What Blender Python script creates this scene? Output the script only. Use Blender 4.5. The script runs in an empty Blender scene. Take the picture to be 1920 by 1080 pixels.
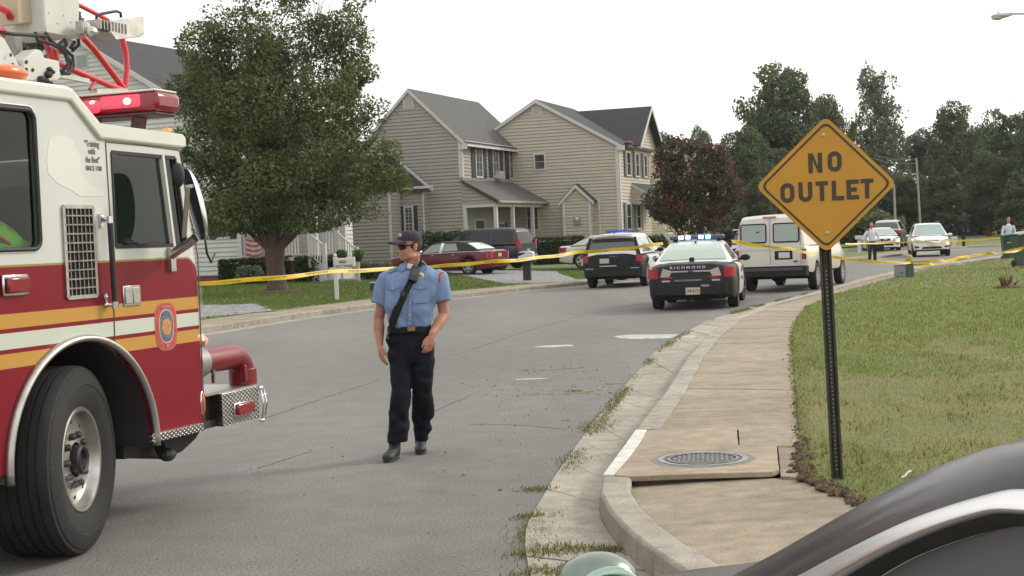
import bpy, bmesh, math, random
import numpy as np
from mathutils import Vector, Matrix
from mathutils.geometry import tessellate_polygon

# ------------------------------------------------------------------ camera, sky, sun, exposure
scene = bpy.context.scene
PI = math.pi
F = 2700.0
H = 1.7
PITCH = math.atan(91 / F)
ROLL = math.radians(-2.35)
cam_data = bpy.data.cameras.new('camera')
cam = bpy.data.objects.new('camera', cam_data)
scene.collection.objects.link(cam)
scene.camera = cam
CR = Matrix.Rotation(PI / 2 - PITCH, 3, 'X') @ Matrix.Rotation(ROLL, 3, 'Z')
cam.matrix_world = Matrix.Translation((0, 0, H)) @ CR.to_4x4()
cam_data.sensor_width = 36
cam_data.lens = 36 * F / 1920
cam_data.clip_start = 0.05
cam_data.clip_end = 3000
CO = Vector((0, 0, H))

SUN_AZ, SUN_EL = 62, 32          # degrees right of the view direction, elevation
world = bpy.data.worlds.new("World")
scene.world = world
world.use_nodes = True
wn, wl = world.node_tree.nodes, world.node_tree.links
bg = wn['Background']
sky = wn.new('ShaderNodeTexSky')
sky.sky_type = 'NISHITA'
sky.sun_disc = False
sky.sun_elevation = math.radians(SUN_EL)
sky.sun_rotation = math.radians(SUN_AZ)
sky.air_density = 1.5
sky.dust_density = 4
skm = wn.new('ShaderNodeVectorMath'); skm.operation = 'SCALE'; skm.inputs['Scale'].default_value = 0.10
wl.new(sky.outputs[0], skm.inputs[0])
wtc = wn.new('ShaderNodeTexCoord')
wno = wn.new('ShaderNodeTexNoise'); wno.inputs['Scale'].default_value = 2.2; wno.inputs['Detail'].default_value = 4
wl.new(wtc.outputs['Generated'], wno.inputs['Vector'])
wr = wn.new('ShaderNodeMapRange'); wr.inputs[3].default_value = 0.80; wr.inputs[4].default_value = 1.14
wr.inputs[1].default_value = 0.3; wr.inputs[2].default_value = 0.7
wl.new(wno.outputs[0], wr.inputs[0])
cloud = wn.new('ShaderNodeVectorMath'); cloud.operation = 'SCALE'; cloud.inputs[0].default_value = (0.80, 0.79, 0.77)
wl.new(wr.outputs[0], cloud.inputs['Scale'])
wmx = wn.new('ShaderNodeMix'); wmx.data_type = 'RGBA'; wmx.inputs[0].default_value = 0.88
wl.new(skm.outputs[0], wmx.inputs[6]); wl.new(cloud.outputs[0], wmx.inputs[7])
wl.new(wmx.outputs[2], bg.inputs['Color'])
bg.inputs['Strength'].default_value = 1.0

sun_d = bpy.data.lights.new('sun', 'SUN')
sun_d.energy = 1.1
sun_d.angle = math.radians(12)
sun_d.color = (1.0, 0.93, 0.84)
sun = bpy.data.objects.new('sun', sun_d)
scene.collection.objects.link(sun)
sd = Vector((math.sin(math.radians(SUN_AZ)) * math.cos(math.radians(SUN_EL)),
             math.cos(math.radians(SUN_AZ)) * math.cos(math.radians(SUN_EL)), math.sin(math.radians(SUN_EL))))
sun.rotation_euler = sd.to_track_quat('Z', 'Y').to_euler()

scene.view_settings.view_transform = 'Standard'
scene.view_settings.look = 'None'
scene.view_settings.gamma = 1
scene.view_settings.exposure = 0.95
scene.cycles.max_bounces = 6
scene.cycles.transparent_max_bounces = 8
scene.cycles.use_denoising = True

rng = random.Random(7)
nrng = np.random.default_rng(11)


# ------------------------------------------------------------------ picture point -> place in the world
def ray(px, py):
    return CR @ Vector(((px - 960) / F, -(py - 540) / F, -1))


def G(px, py, z=0.0):
    r = ray(px, py)
    return CO + r * ((z - H) / r.z)


def D(px, py, y):
    r = ray(px, py)
    return CO + r * (y / r.y)


def PL(px, py, p0, n):
    r = ray(px, py)
    return CO + r * ((Vector(p0) - CO).dot(n) / r.dot(n))


# ------------------------------------------------------------------ materials
MATS = {}


def setin(node, name, v):
    if name in node.inputs:
        node.inputs[name].default_value = v


def mat(name, col=(.5, .5, .5), rough=.6, metal=0., var=0., scale=4., bump=0., bscale=60., coat=0., emit=None, es=1., spec=.5,
        transl=0., island=0., alpha_glass=None, col2=None, detail=4, stretch=None, sss=0.):
    if name in MATS:
        return MATS[name]
    m = bpy.data.materials.new(name)
    m.use_nodes = True
    n, l = m.node_tree.nodes, m.node_tree.links
    b = n['Principled BSDF']
    c = (*col, 1)
    b.inputs['Base Color'].default_value = c
    b.inputs['Roughness'].default_value = rough
    b.inputs['Metallic'].default_value = metal
    setin(b, 'Specular IOR Level', spec)
    setin(b, 'Coat Weight', coat)
    setin(b, 'Coat Roughness', .05)
    if sss:
        setin(b, 'Subsurface Weight', sss); setin(b, 'Subsurface Scale', .02)
    tc = n.new('ShaderNodeTexCoord')
    vec = tc.outputs['Object']
    if stretch:
        mp = n.new('ShaderNodeMapping'); mp.inputs['Scale'].default_value = stretch
        l.new(vec, mp.inputs[0]); vec = mp.outputs[0]
    out = None
    if var or col2:
        no = n.new('ShaderNodeTexNoise'); no.inputs['Scale'].default_value = scale; no.inputs['Detail'].default_value = detail
        l.new(vec, no.inputs['Vector'])
        mr = n.new('ShaderNodeMapRange'); mr.inputs[1].default_value = .3; mr.inputs[2].default_value = .7
        l.new(no.outputs[0], mr.inputs[0])
        mx = n.new('ShaderNodeMix'); mx.data_type = 'RGBA'
        l.new(mr.outputs[0], mx.inputs[0])
        if col2:
            mx.inputs[6].default_value = c; mx.inputs[7].default_value = (*col2, 1)
        else:
            mx.inputs[6].default_value = (*[max(0, x * (1 - var)) for x in col], 1)
            mx.inputs[7].default_value = (*[min(1, x * (1 + var)) for x in col], 1)
        out = mx.outputs[2]
    if island:
        ge = n.new('ShaderNodeNewGeometry')
        hs = n.new('ShaderNodeHueSaturation')
        mr2 = n.new('ShaderNodeMapRange'); mr2.inputs[3].default_value = 1 - island; mr2.inputs[4].default_value = 1 + island
        l.new(ge.outputs['Random Per Island'], mr2.inputs[0]); l.new(mr2.outputs[0], hs.inputs['Value'])
        if out is not None:
            l.new(out, hs.inputs['Color'])
        else:
            hs.inputs['Color'].default_value = c
        out = hs.outputs[0]
    if out is not None:
        l.new(out, b.inputs['Base Color'])
    if bump:
        nb = n.new('ShaderNodeTexNoise'); nb.inputs['Scale'].default_value = bscale; nb.inputs['Detail'].default_value = 5
        l.new(vec, nb.inputs['Vector'])
        bu = n.new('ShaderNodeBump'); bu.inputs['Strength'].default_value = min(1, bump); bu.inputs['Distance'].default_value = .01
        l.new(nb.outputs[0], bu.inputs['Height']); l.new(bu.outputs[0], b.inputs['Normal'])
    if emit:
        b.inputs['Emission Color'].default_value = (*emit, 1); b.inputs['Emission Strength'].default_value = es
    if transl:
        tr = n.new('ShaderNodeBsdfTranslucent')
        if out is not None:
            l.new(out, tr.inputs[0])
        else:
            tr.inputs[0].default_value = c
        ms = n.new('ShaderNodeMixShader'); ms.inputs[0].default_value = transl
        l.new(b.outputs[0], ms.inputs[1]); l.new(tr.outputs[0], ms.inputs[2])
        l.new(ms.outputs[0], n['Material Output'].inputs[0])
    if alpha_glass is not None:
        tp = n.new('ShaderNodeBsdfTransparent'); tp.inputs[0].default_value = (*col, 1)
        gl = n.new('ShaderNodeBsdfGlossy'); gl.inputs['Roughness'].default_value = rough; gl.inputs[0].default_value = (.9, .95, .95, 1)
        lw_ = n.new('ShaderNodeLayerWeight'); lw_.inputs[0].default_value = .5
        fr = n.new('ShaderNodeMath'); fr.operation = 'POWER'; fr.inputs[1].default_value = 4.5; l.new(lw_.outputs['Facing'], fr.inputs[0])
        ad = n.new('ShaderNodeMath'); ad.operation = 'ADD'; ad.inputs[1].default_value = alpha_glass
        l.new(fr.outputs[0], ad.inputs[0])
        ms = n.new('ShaderNodeMixShader')
        l.new(ad.outputs[0], ms.inputs[0]); l.new(tp.outputs[0], ms.inputs[1]); l.new(gl.outputs[0], ms.inputs[2])
        l.new(ms.outputs[0], n['Material Output'].inputs[0])
    MATS[name] = m
    return m


# ------------------------------------------------------------------ mesh builder
class MB:
    def __init__(s):
        s.v = []; s.f = []

    def add(s, vs, fs, T=None):
        o = len(s.v)
        if T is not None:
            vs = [T @ Vector(v) for v in vs]
        s.v += [tuple(v) for v in vs]
        s.f += [tuple(i + o for i in f) for f in fs]
        return s

    def box(s, c, sz, rot=None, T=None):
        x, y, z = sz[0] / 2, sz[1] / 2, sz[2] / 2
        vs = [(-x, -y, -z), (x, -y, -z), (x, y, -z), (-x, y, -z), (-x, -y, z), (x, -y, z), (x, y, z), (-x, y, z)]
        M = Matrix.Translation(c) @ (rot.to_4x4() if rot is not None else Matrix.Identity(4))
        if T is not None:
            M = T @ M
        return s.add(vs, [(0, 3, 2, 1), (4, 5, 6, 7), (0, 1, 5, 4), (1, 2, 6, 5), (2, 3, 7, 6), (3, 0, 4, 7)], M)

    def bb(s, x0, x1, y0, y1, z0, z1, T=None):
        return s.box(((x0 + x1) / 2, (y0 + y1) / 2, (z0 + z1) / 2), (x1 - x0, y1 - y0, z1 - z0), T=T)

    def bar(s, a, b, w, h=None, up=(0, 0, 1)):
        a, b = Vector(a), Vector(b)
        h = w if h is None else h
        d = (b - a); L = d.length
        if L < 1e-9:
            return s
        d.normalize(); u = Vector(up)
        if abs(d.dot(u)) > .98:
            u = Vector((0, 1, 0)) if abs(d.y) < .9 else Vector((1, 0, 0))
        sx = d.cross(u).normalized(); u = sx.cross(d).normalized()
        vs = []
        for p in (a, b):
            for i, j in ((-1, -1), (1, -1), (1, 1), (-1, 1)):
                vs.append(p + sx * (i * w / 2) + u * (j * h / 2))
        return s.add(vs, [(0, 3, 2, 1), (4, 5, 6, 7), (0, 1, 5, 4), (1, 2, 6, 5), (2, 3, 7, 6), (3, 0, 4, 7)])

    def tube(s, pts, r, n=10, cap=True, closed=False):
        pts = [Vector(p) for p in pts]
        m = len(pts)
        rs = r if isinstance(r, (list, tuple)) else [r] * m
        vs, fs = [], []
        prev = None
        for i, p in enumerate(pts):
            if closed:
                t = pts[(i + 1) % m] - pts[i - 1]
            else:
                t = pts[min(i + 1, m - 1)] - pts[max(i - 1, 0)]
            if t.length < 1e-9:
                t = Vector((0, 0, 1))
            t.normalize()
            if prev is None:
                u = Vector((0, 0, 1)) if abs(t.z) < .9 else Vector((1, 0, 0))
                u = (u - t * u.dot(t)).normalized()
            else:
                u = prev - t * prev.dot(t)
                u = u.normalized() if u.length > 1e-6 else t.orthogonal().normalized()
            prev = u
            w = t.cross(u)
            for k in range(n):
                a = 2 * PI * k / n
                rr = rs[i]
                if isinstance(rr, (tuple, list)):
                    vs.append(p + u * (math.cos(a) * rr[0]) + w * (math.sin(a) * rr[1]))
                else:
                    vs.append(p + (u * math.cos(a) + w * math.sin(a)) * rr)
        for i in range(m if closed else m - 1):
            for k in range(n):
                a, b = i * n + k, i * n + (k + 1) % n
                j = (i + 1) % m
                fs.append((a, b, j * n + (k + 1) % n, j * n + k))
        if cap and not closed:
            fs.append(tuple(range(n - 1, -1, -1))); fs.append(tuple((m - 1) * n + k for k in range(n)))
        return s.add(vs, fs)

    def lathe(s, prof, T=None, n=32, cap=True):
        """prof: list of (radius, height) turned about local z"""
        vs, fs = [], []
        for r, h in prof:
            for k in range(n):
                a = 2 * PI * k / n
                vs.append((r * math.cos(a), r * math.sin(a), h))
        for i in range(len(prof) - 1):
            for k in range(n):
                fs.append((i * n + k, i * n + (k + 1) % n, (i + 1) * n + (k + 1) % n, (i + 1) * n + k))
        if cap:
            fs.append(tuple(range(n - 1, -1, -1))); fs.append(tuple((len(prof) - 1) * n + k for k in range(n)))
        return s.add(vs, fs, T)

    def prism(s, poly, a, b, fn):
        """poly: 2D outline, fn(u,v,w) -> 3D, extruded w from a to b"""
        n = len(poly)
        vs = [fn(u, v, a) for u, v in poly] + [fn(u, v, b) for u, v in poly]
        tris = tessellate_polygon([[Vector((u, v, 0)) for u, v in poly]])
        fs = [tuple(t) for t in tris] + [tuple(i + n for i in reversed(t)) for t in tris]
        fs += [(i, (i + 1) % n, n + (i + 1) % n, n + i) for i in range(n)]
        return s.add(vs, fs)

    def holed(s, outer, holes, a, b, fn):
        loops = [outer] + holes
        flat = [p for lp in loops for p in lp]
        n = len(flat)
        tris = tessellate_polygon([[Vector((u, v, 0)) for u, v in lp] for lp in loops])
        vs = [fn(u, v, a) for u, v in flat] + [fn(u, v, b) for u, v in flat]
        fs = [tuple(t) for t in tris] + [tuple(i + n for i in reversed(t)) for t in tris]
        o = 0
        for lp in loops:
            m = len(lp)
            fs += [(o + i, o + (i + 1) % m, n + o + (i + 1) % m, n + o + i) for i in range(m)]
            o += m
        return s.add(vs, fs)

    def ell(s, c, r, n=16, m=10, T=None):
        vs, fs = [], []
        c = Vector(c)
        for i in range(m + 1):
            th = PI * i / m
            for k in range(n):
                a = 2 * PI * k / n
                vs.append((c.x + r[0] * math.sin(th) * math.cos(a), c.y + r[1] * math.sin(th) * math.sin(a), c.z + r[2] * math.cos(th)))
        for i in range(m):
            for k in range(n):
                fs.append((i * n + k, (i + 1) * n + k, (i + 1) * n + (k + 1) % n, i * n + (k + 1) % n))
        return s.add(vs, fs, T)

    def grid(s, rows, close=False):
        n = len(rows[0]); vs = [p for r in rows for p in r]; fs = []
        for i in range(len(rows) - 1):
            for k in range(n if close else n - 1):
                fs.append((i * n + k, i * n + (k + 1) % n, (i + 1) * n + (k + 1) % n, (i + 1) * n + k))
        return s.add(vs, fs)

    def mesh(s, name, m=None, smooth=False, clean=True, recalc=True):
        me = bpy.data.meshes.new(name)
        me.from_pydata(s.v, [], s.f)
        if clean:
            bm = bmesh.new(); bm.from_mesh(me)
            bmesh.ops.remove_doubles(bm, verts=bm.verts, dist=1e-5)
            if recalc:
                bmesh.ops.recalc_face_normals(bm, faces=bm.faces)
            bm.to_mesh(me); bm.free()
        if m is not None:
            for x in (m if isinstance(m, (list, tuple)) else [m]):
                me.materials.append(x)
        if smooth:
            for p in me.polygons:
                p.use_smooth = True
            if smooth is not True:
                me.set_sharp_from_angle(angle=math.radians(smooth))
        return me


def link(name, me, parent=None):
    o = bpy.data.objects.new(name, me)
    scene.collection.objects.link(o)
    if parent is not None:
        o.parent = parent
    return o


def tag(o, label=None, cat=None, group=None, kind=None):
    if label: o['label'] = label
    if cat: o['category'] = cat
    if group: o['group'] = group
    if kind: o['kind'] = kind
    return o


def part(name, mb, m, parent=None, smooth=False, bevel=0., seg=2, **kw):
    o = link(name, mb.mesh(name, m, smooth, **kw), parent)
    if bevel:
        md = o.modifiers.new('bevel', 'BEVEL'); md.width = bevel; md.segments = seg; md.limit_method = 'ANGLE'
        md.angle_limit = math.radians(40); md.harden_normals = False
        for p in o.data.polygons:
            p.use_smooth = True
        o.data.set_sharp_from_angle(angle=math.radians(50))
    return o


def part_split(name, mb, m, parent=None, **k):
    """every loose piece of mb as a part of its own"""
    n = len(mb.v); root = list(range(n))
    def find(i):
        while root[i] != i:
            root[i] = root[root[i]]; i = root[i]
        return i
    for f in mb.f:
        a = find(f[0])
        for j in f[1:]: root[find(j)] = a
    groups = {}
    for f in mb.f: groups.setdefault(find(f[0]), []).append(f)
    out = []
    for g in groups.values():
        ids = sorted({i for f in g for i in f}); mp = {v: i for i, v in enumerate(ids)}
        q = MB(); q.v = [mb.v[i] for i in ids]; q.f = [tuple(mp[i] for i in f) for f in g]
        out.append(part(name, q, m, parent, **k))
    return out


def thing(name, label, cat, M=None, group=None):
    o = bpy.data.objects.new(name, None)
    o.empty_display_size = .2
    scene.collection.objects.link(o)
    if M is not None:
        o.matrix_world = M
    return tag(o, label, cat, group)


def frame(loc, az):
    """local X right of heading, Y along heading az (degrees right of +Y)"""
    return Matrix.Translation(loc) @ Matrix.Rotation(-math.radians(az), 4, 'Z')


def copy_tree(o, parent=None):
    c = o.copy(); scene.collection.objects.link(c)
    if parent is not None:
        c.parent = parent
    for ch in list(o.children):
        copy_tree(ch, c)
    return c


def text_mb(txt, size, fn=None, depth=.002, xs=1.0, align='CENTER', bold=0.0):
    cu = bpy.data.curves.new('t', 'FONT')
    cu.body = txt; cu.size = size; cu.extrude = depth / 2; cu.align_x = align; cu.align_y = 'CENTER'; cu.offset = bold
    cu.resolution_u = 3
    ob = bpy.data.objects.new('t', cu)
    scene.collection.objects.link(ob)
    dg = bpy.context.evaluated_depsgraph_get()
    me = bpy.data.meshes.new_from_object(ob.evaluated_get(dg))
    mb = MB()
    vs = [(v.co.x * xs, v.co.y, v.co.z) for v in me.vertices]
    if fn:
        vs = [fn(*v) for v in vs]
    mb.add(vs, [tuple(p.vertices) for p in me.polygons])
    bpy.data.objects.remove(ob); bpy.data.curves.remove(cu); bpy.data.meshes.remove(me)
    return mb


def vnoise(p, seed=0):
    """value noise on an (n,3) array, 0..1"""
    p = np.asarray(p, float)
    i = np.floor(p).astype(np.int64); f = p - i
    f = f * f * (3 - 2 * f)

    def h(a):
        x = (a[:, 0] * 73856093) ^ (a[:, 1] * 19349663) ^ (a[:, 2] * 83492791) ^ (seed * 2654435)
        x = (x ^ (x >> 13)) * 1274126177
        return ((x ^ (x >> 16)) & 0xffff) / 65535.0
    r = 0
    for dx in (0, 1):
        for dy in (0, 1):
            for dz in (0, 1):
                w = (f[:, 0] if dx else 1 - f[:, 0]) * (f[:, 1] if dy else 1 - f[:, 1]) * (f[:, 2] if dz else 1 - f[:, 2])
                r = r + w * h(i + np.array([dx, dy, dz]))
    return r


def fast_mesh(name, verts, k, m):
    """verts (n*k,3), every k of them one face"""
    me = bpy.data.meshes.new(name)
    nv = len(verts); nf = nv // k
    me.vertices.add(nv); me.vertices.foreach_set('co', np.asarray(verts, np.float32).ravel())
    me.loops.add(nv); me.loops.foreach_set('vertex_index', np.arange(nv, dtype=np.int32))
    me.polygons.add(nf); me.polygons.foreach_set('loop_start', np.arange(0, nv, k, dtype=np.int32))
    me.polygons.foreach_set('loop_total', np.full(nf, k, np.int32))
    me.update(calc_edges=True)
    me.materials.append(m)
    return me


def inpoly(x, y, poly):
    x = np.asarray(x); y = np.asarray(y); c = np.zeros(x.shape, bool)
    n = len(poly)
    for i in range(n):
        x0, y0 = poly[i]; x1, y1 = poly[(i + 1) % n]
        cond = ((y0 > y) != (y1 > y)) & (x < (x1 - x0) * (y - y0) / ((y1 - y0) + 1e-12) + x0)
        c ^= cond
    return c


def resample(pts, n):
    pts = [Vector(p) for p in pts]
    L = [0]
    for a, b in zip(pts, pts[1:]):
        L.append(L[-1] + (b - a).length)
    out = []
    for i in range(n):
        t = L[-1] * i / (n - 1)
        k = 0
        while k < len(L) - 2 and L[k + 1] < t:
            k += 1
        u = (t - L[k]) / max(1e-9, L[k + 1] - L[k])
        out.append(pts[k].lerp(pts[k + 1], u))
    return out


def smooth_line(pts, it=2):
    pts = [Vector(p) for p in pts]
    for _ in range(it):
        q = [pts[0]]
        for a, b in zip(pts, pts[1:]):
            q += [a.lerp(b, .25), a.lerp(b, .75)]
        q.append(pts[-1]); pts = q
    return pts
# ================================================================== SETTING: ground, road, kerbs, pavements, lawns
def asphalt_mat():
    m = mat('asphalt', (.115, .112, .105), .9)
    n, l = m.node_tree.nodes, m.node_tree.links
    b = n['Principled BSDF']; tc = n['Texture Coordinate']
    def noise(s, d=4, st=None):
        t = n.new('ShaderNodeTexNoise'); t.inputs['Scale'].default_value = s; t.inputs['Detail'].default_value = d
        if st:
            mp = n.new('ShaderNodeMapping'); mp.inputs['Scale'].default_value = st
            mp.inputs['Rotation'].default_value = (0, 0, math.radians(25)); l.new(tc.outputs['Object'], mp.inputs[0]); l.new(mp.outputs[0], t.inputs['Vector'])
        else:
            l.new(tc.outputs['Object'], t.inputs['Vector'])
        return t.outputs[0]
    def rng_(x, a, c, lo, hi):
        r = n.new('ShaderNodeMapRange'); r.inputs[1].default_value = a; r.inputs[2].default_value = c
        r.inputs[3].default_value = lo; r.inputs[4].default_value = hi; l.new(x, r.inputs[0]); return r.outputs[0]
    def mul(a, c):
        r = n.new('ShaderNodeMath'); r.operation = 'MULTIPLY'; l.new(a, r.inputs[0]); l.new(c, r.inputs[1]); return r.outputs[0]
    v = mul(rng_(noise(.35, 5, (1.0, .25, 1)), .3, .7, .78, 1.16), rng_(noise(3.0, 6), .3, .7, .9, 1.09))
    v = mul(v, rng_(noise(110, 3), .35, .65, .62, 1.38))
    v = mul(v, rng_(noise(45, 2), .62, .74, 1.0, 1.6))
    v = mul(v, rng_(noise(58, 2), .30, .70, .70, 1.30))
    v = mul(v, rng_(noise(30, 2), .28, .40, .72, 1.0))
    s = n.new('ShaderNodeVectorMath'); s.operation = 'SCALE'; s.inputs[0].default_value = (.150, .146, .133)
    l.new(v, s.inputs['Scale']); l.new(s.outputs[0], b.inputs['Base Color'])
    bu = n.new('ShaderNodeBump'); bu.inputs['Strength'].default_value = .6; bu.inputs['Distance'].default_value = .006
    l.new(noise(180, 3), bu.inputs['Height']); l.new(bu.outputs[0], b.inputs['Normal'])
    return m


def concrete_mat(name, col, streak=1.0):
    m = mat(name, col, .9)
    n, l = m.node_tree.nodes, m.node_tree.links
    b = n['Principled BSDF']; tc = n['Texture Coordinate']
    outs = []
    for sc_, d, st, lo, hi in ((.8, 5, None, .80, 1.12), (6, 6, None, .80, 1.14), (7, 5, (.12, 1, 1), 1 - .22 * streak, 1 + .12 * streak), (90, 3, None, .80, 1.18), (26, 2, None, 1, 1)):
        t = n.new('ShaderNodeTexNoise'); t.inputs['Scale'].default_value = sc_; t.inputs['Detail'].default_value = d
        if st:
            mp = n.new('ShaderNodeMapping'); mp.inputs['Scale'].default_value = st
            l.new(tc.outputs['Object'], mp.inputs[0]); l.new(mp.outputs[0], t.inputs['Vector'])
        else:
            l.new(tc.outputs['Object'], t.inputs['Vector'])
        r = n.new('ShaderNodeMapRange'); r.inputs[1].default_value = .32; r.inputs[2].default_value = .68
        if sc_ == 26:
            r.inputs[1].default_value = .27; r.inputs[2].default_value = .34; lo = .6
        r.inputs[3].default_value = lo; r.inputs[4].default_value = hi; l.new(t.outputs[0], r.inputs[0]); outs.append(r.outputs[0])
    v = outs[0]
    for o in outs[1:]:
        r = n.new('ShaderNodeMath'); r.operation = 'MULTIPLY'; l.new(v, r.inputs[0]); l.new(o, r.inputs[1]); v = r.outputs[0]
    s = n.new('ShaderNodeVectorMath'); s.operation = 'SCALE'; s.inputs[0].default_value = col
    l.new(v, s.inputs['Scale']); l.new(s.outputs[0], b.inputs['Base Color'])
    nb = n.new('ShaderNodeTexNoise'); nb.inputs['Scale'].default_value = 120; nb.inputs['Detail'].default_value = 4
    l.new(tc.outputs['Object'], nb.inputs['Vector'])
    bu = n.new('ShaderNodeBump'); bu.inputs['Strength'].default_value = .5; bu.inputs['Distance'].default_value = .005
    l.new(nb.outputs[0], bu.inputs['Height']); l.new(bu.outputs[0], b.inputs['Normal'])
    return m


M_asph = asphalt_mat()
M_walk = concrete_mat('sidewalk_concrete', (.272, .228, .162), .6)
M_kerb = concrete_mat('kerb_concrete', (.300, .275, .225), .3)
M_gut = concrete_mat('gutter_concrete', (.305, .278, .225), .3)
M_slab = concrete_mat('slab_concrete', (.305, .248, .178), .4)
M_lawn = mat('lawn_soil', (.090, .120, .028), .95, scale=.45, col2=(.15, .145, .050), bump=1, bscale=25, detail=8)
M_lawnL = mat('lawn_far', (.095, .125, .032), .95, scale=1.2, col2=(.115, .135, .045), bump=1, bscale=15, detail=8)
M_gravel = mat('gravel', (.20, .20, .195), .95, var=.65, scale=9, bump=1, bscale=30)
M_dirt = mat('dirt', (.085, .052, .030), .98, var=.5, scale=20, bump=1, bscale=50)
M_paint = mat('worn_white_paint', (.50, .50, .46), .8, scale=9, col2=(.22, .22, .20), detail=6)
M_dark = mat('black_gap', (.012, .012, .011), .95)

tag(part('ground', MB().add([(-410, -55, -.06), (510, -55, -.06), (510, 410, -.06), (-410, 410, -.06)], [(0, 1, 2, 3)]), M_lawnL, recalc=False), kind='structure')

# outer (left, far) kerb line and inner (right) kerb line, near to far
KL = [Vector((-18.5, -12, 0)), G(410, 626), G(560, 601), G(700, 582), G(845, 562), G(1090, 537), G(1240, 523), G(1400, 509), G(1560, 494), G(1650, 487),
      G(1740, 475), G(1800, 466), G(1920, 461)]
KL.append(KL[-1] + Vector((30, 12, 0))); KL.append(KL[-1] + Vector((80, 10, 0)))
KL = smooth_line(KL, 2)

KRT_px = [(1920, 476), (1820, 488), (1720, 500), (1620, 523), (1540, 544), (1440, 569), (1372, 596), (1325, 630), (1290, 668), (1245, 737), (1190, 804), (1130, 890), (1121, 905),
          (1125, 928), (1145, 960), (1180, 995), (1225, 1030), (1272, 1062), (1340, 1105), (1450, 1160), (1700, 1260)]
AE_px = [(1920, 474), (1820, 486), (1718, 499), (1612, 523), (1525, 548), (1400, 578), (1320, 604), (1270, 632), (1232, 655), (1160, 737), (1112, 792), (1040, 893), (1022, 925),
         (1003, 955), (988, 985), (984, 1020), (990, 1060), (1004, 1110), (1050, 1180), (1150, 1290), (1450, 1500)]
KRT = [G(x, y, .15) for x, y in KRT_px]
AE = [G(x, y, .008) for x, y in AE_px]
road = [Vector((-18.5, -12, 0))] + [Vector((p.x - .1, p.y + .1, 0)) for p in KL[1:]]
far_r = [AE[0] + Vector((60, 15, 0)), AE[0] + Vector((.2, 0, 0))] + [Vector((p.x + .15, p.y - .02, 0)) for p in AE[1:]] + [Vector((14, -2, 0)), Vector((14, -12, 0))]
poly = [(p.x, p.y) for p in road + far_r]
tag(part('road', MB().prism(poly, -.05, 0, lambda u, v, w: (u, v, w)), M_asph), kind='structure')


def slabs(a, b, z0, z1, step, gap, lat=1, za=0, zb=0):
    """paired edge lines -> row of slabs with open joints between them"""
    mb = MB()
    L = [0]
    for p, q, r, s in zip(a, a[1:], b, b[1:]):
        L.append(L[-1] + max((q - p).length, (s - r).length) * .5 + min((q - p).length, (s - r).length) * .5)
    n = max(1, round(L[-1] / step))
    def at(t, side):
        t = min(max(t, 0), L[-1] - 1e-6); k = 0
        while k < len(L) - 2 and L[k + 1] <= t:
            k += 1
        return side[k].lerp(side[k + 1], (t - L[k]) / (L[k + 1] - L[k]))
    for i in range(n):
        t0, t1 = L[-1] * i / n + gap / 2, L[-1] * (i + 1) / n - gap / 2
        dz = rng.uniform(-.004, .004)
        ts = [t0 + (t1 - t0) * k / 4 for k in range(5)]
        A = [at(t, a) for t in ts]; B = [at(t, b) for t in ts]
        vs = [(p.x, p.y, z1 + dz + za) for p in A] + [(p.x, p.y, z1 + dz + zb) for p in B] + [(p.x, p.y, z0) for p in A] + [(p.x, p.y, z0) for p in B]
        fs = []
        for k in range(4):
            fs += [(k, k + 1, 6 + k, 5 + k), (10 + k, 15 + k, 16 + k, 11 + k), (k, 10 + k, 11 + k, k + 1), (5 + k, 6 + k, 16 + k, 15 + k)]
        fs += [(0, 5, 15, 10), (4, 14, 19, 9)]
        mb.add(vs, fs)
    return mb


def offset(line, d):
    out = []
    for i, p in enumerate(line):
        t = line[min(i + 1, len(line) - 1)] - line[max(i - 1, 0)]; t.z = 0; t.normalize()
        out.append(p + Vector((-t.y, t.x, 0)) * d)
    return out


# outer side: gutter, kerb, pavement (left of travel = +offset)
tag(part('gutter_far_side', slabs(KL, offset(KL, .45), -.04, .006, 3, .012), M_gut), kind='structure')
tag(part('kerb_far_side', slabs(offset(KL, .45), offset(KL, .61), -.04, .13, 3, .012), M_kerb, bevel=.02), kind='structure')
tag(part('sidewalk_far_side', slabs(offset(KL, .612), offset(KL, 2.05), -.04, .125, 1.5, .015), M_walk), kind='structure')


def kdist(x, y):
    """distance of points to the outer kerb line"""
    x = np.asarray(x, float); y = np.asarray(y, float); best = np.full(x.shape, 1e9)
    for a, b in zip(KL, KL[1:]):
        dx, dy = b.x - a.x, b.y - a.y; L2 = dx * dx + dy * dy
        t = np.clip(((x - a.x) * dx + (y - a.y) * dy) / L2, 0, 1)
        best = np.minimum(best, np.hypot(x - a.x - t * dx, y - a.y - t * dy))
    return best


def terr(x, y):
    d = float(kdist(np.array([x]), np.array([y]))[0])
    t = min(max((d - 2) / 14, 0), 1)
    return .13 + .22 * t * t * (3 - 2 * t)


def GT(px, py):
    """ground point on the left terrain seen at this picture point"""
    z = .2
    for _ in range(6):
        p = G(px, py, z); z = terr(p.x, p.y)
    return p


rows = []
KC = resample(smooth_line([Vector((-18.5, -12, 0)), Vector((-3.6, 38, 0)), Vector((20, 73, 0)), Vector((57, 103, 0)), KL[-1]], 2), len(KL))
for d in (2.04, 3, 5, 8, 12, 40, 120, 250):
    ln = offset(KL, d) if d < 15 else offset(KC, d)
    rows.append([(p.x, p.y, terr(p.x, p.y) if d < 30 else .35) for p in ln])
tag(part('lawn_far_side', MB().grid(rows), M_lawnL, recalc=False), kind='structure')

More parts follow.
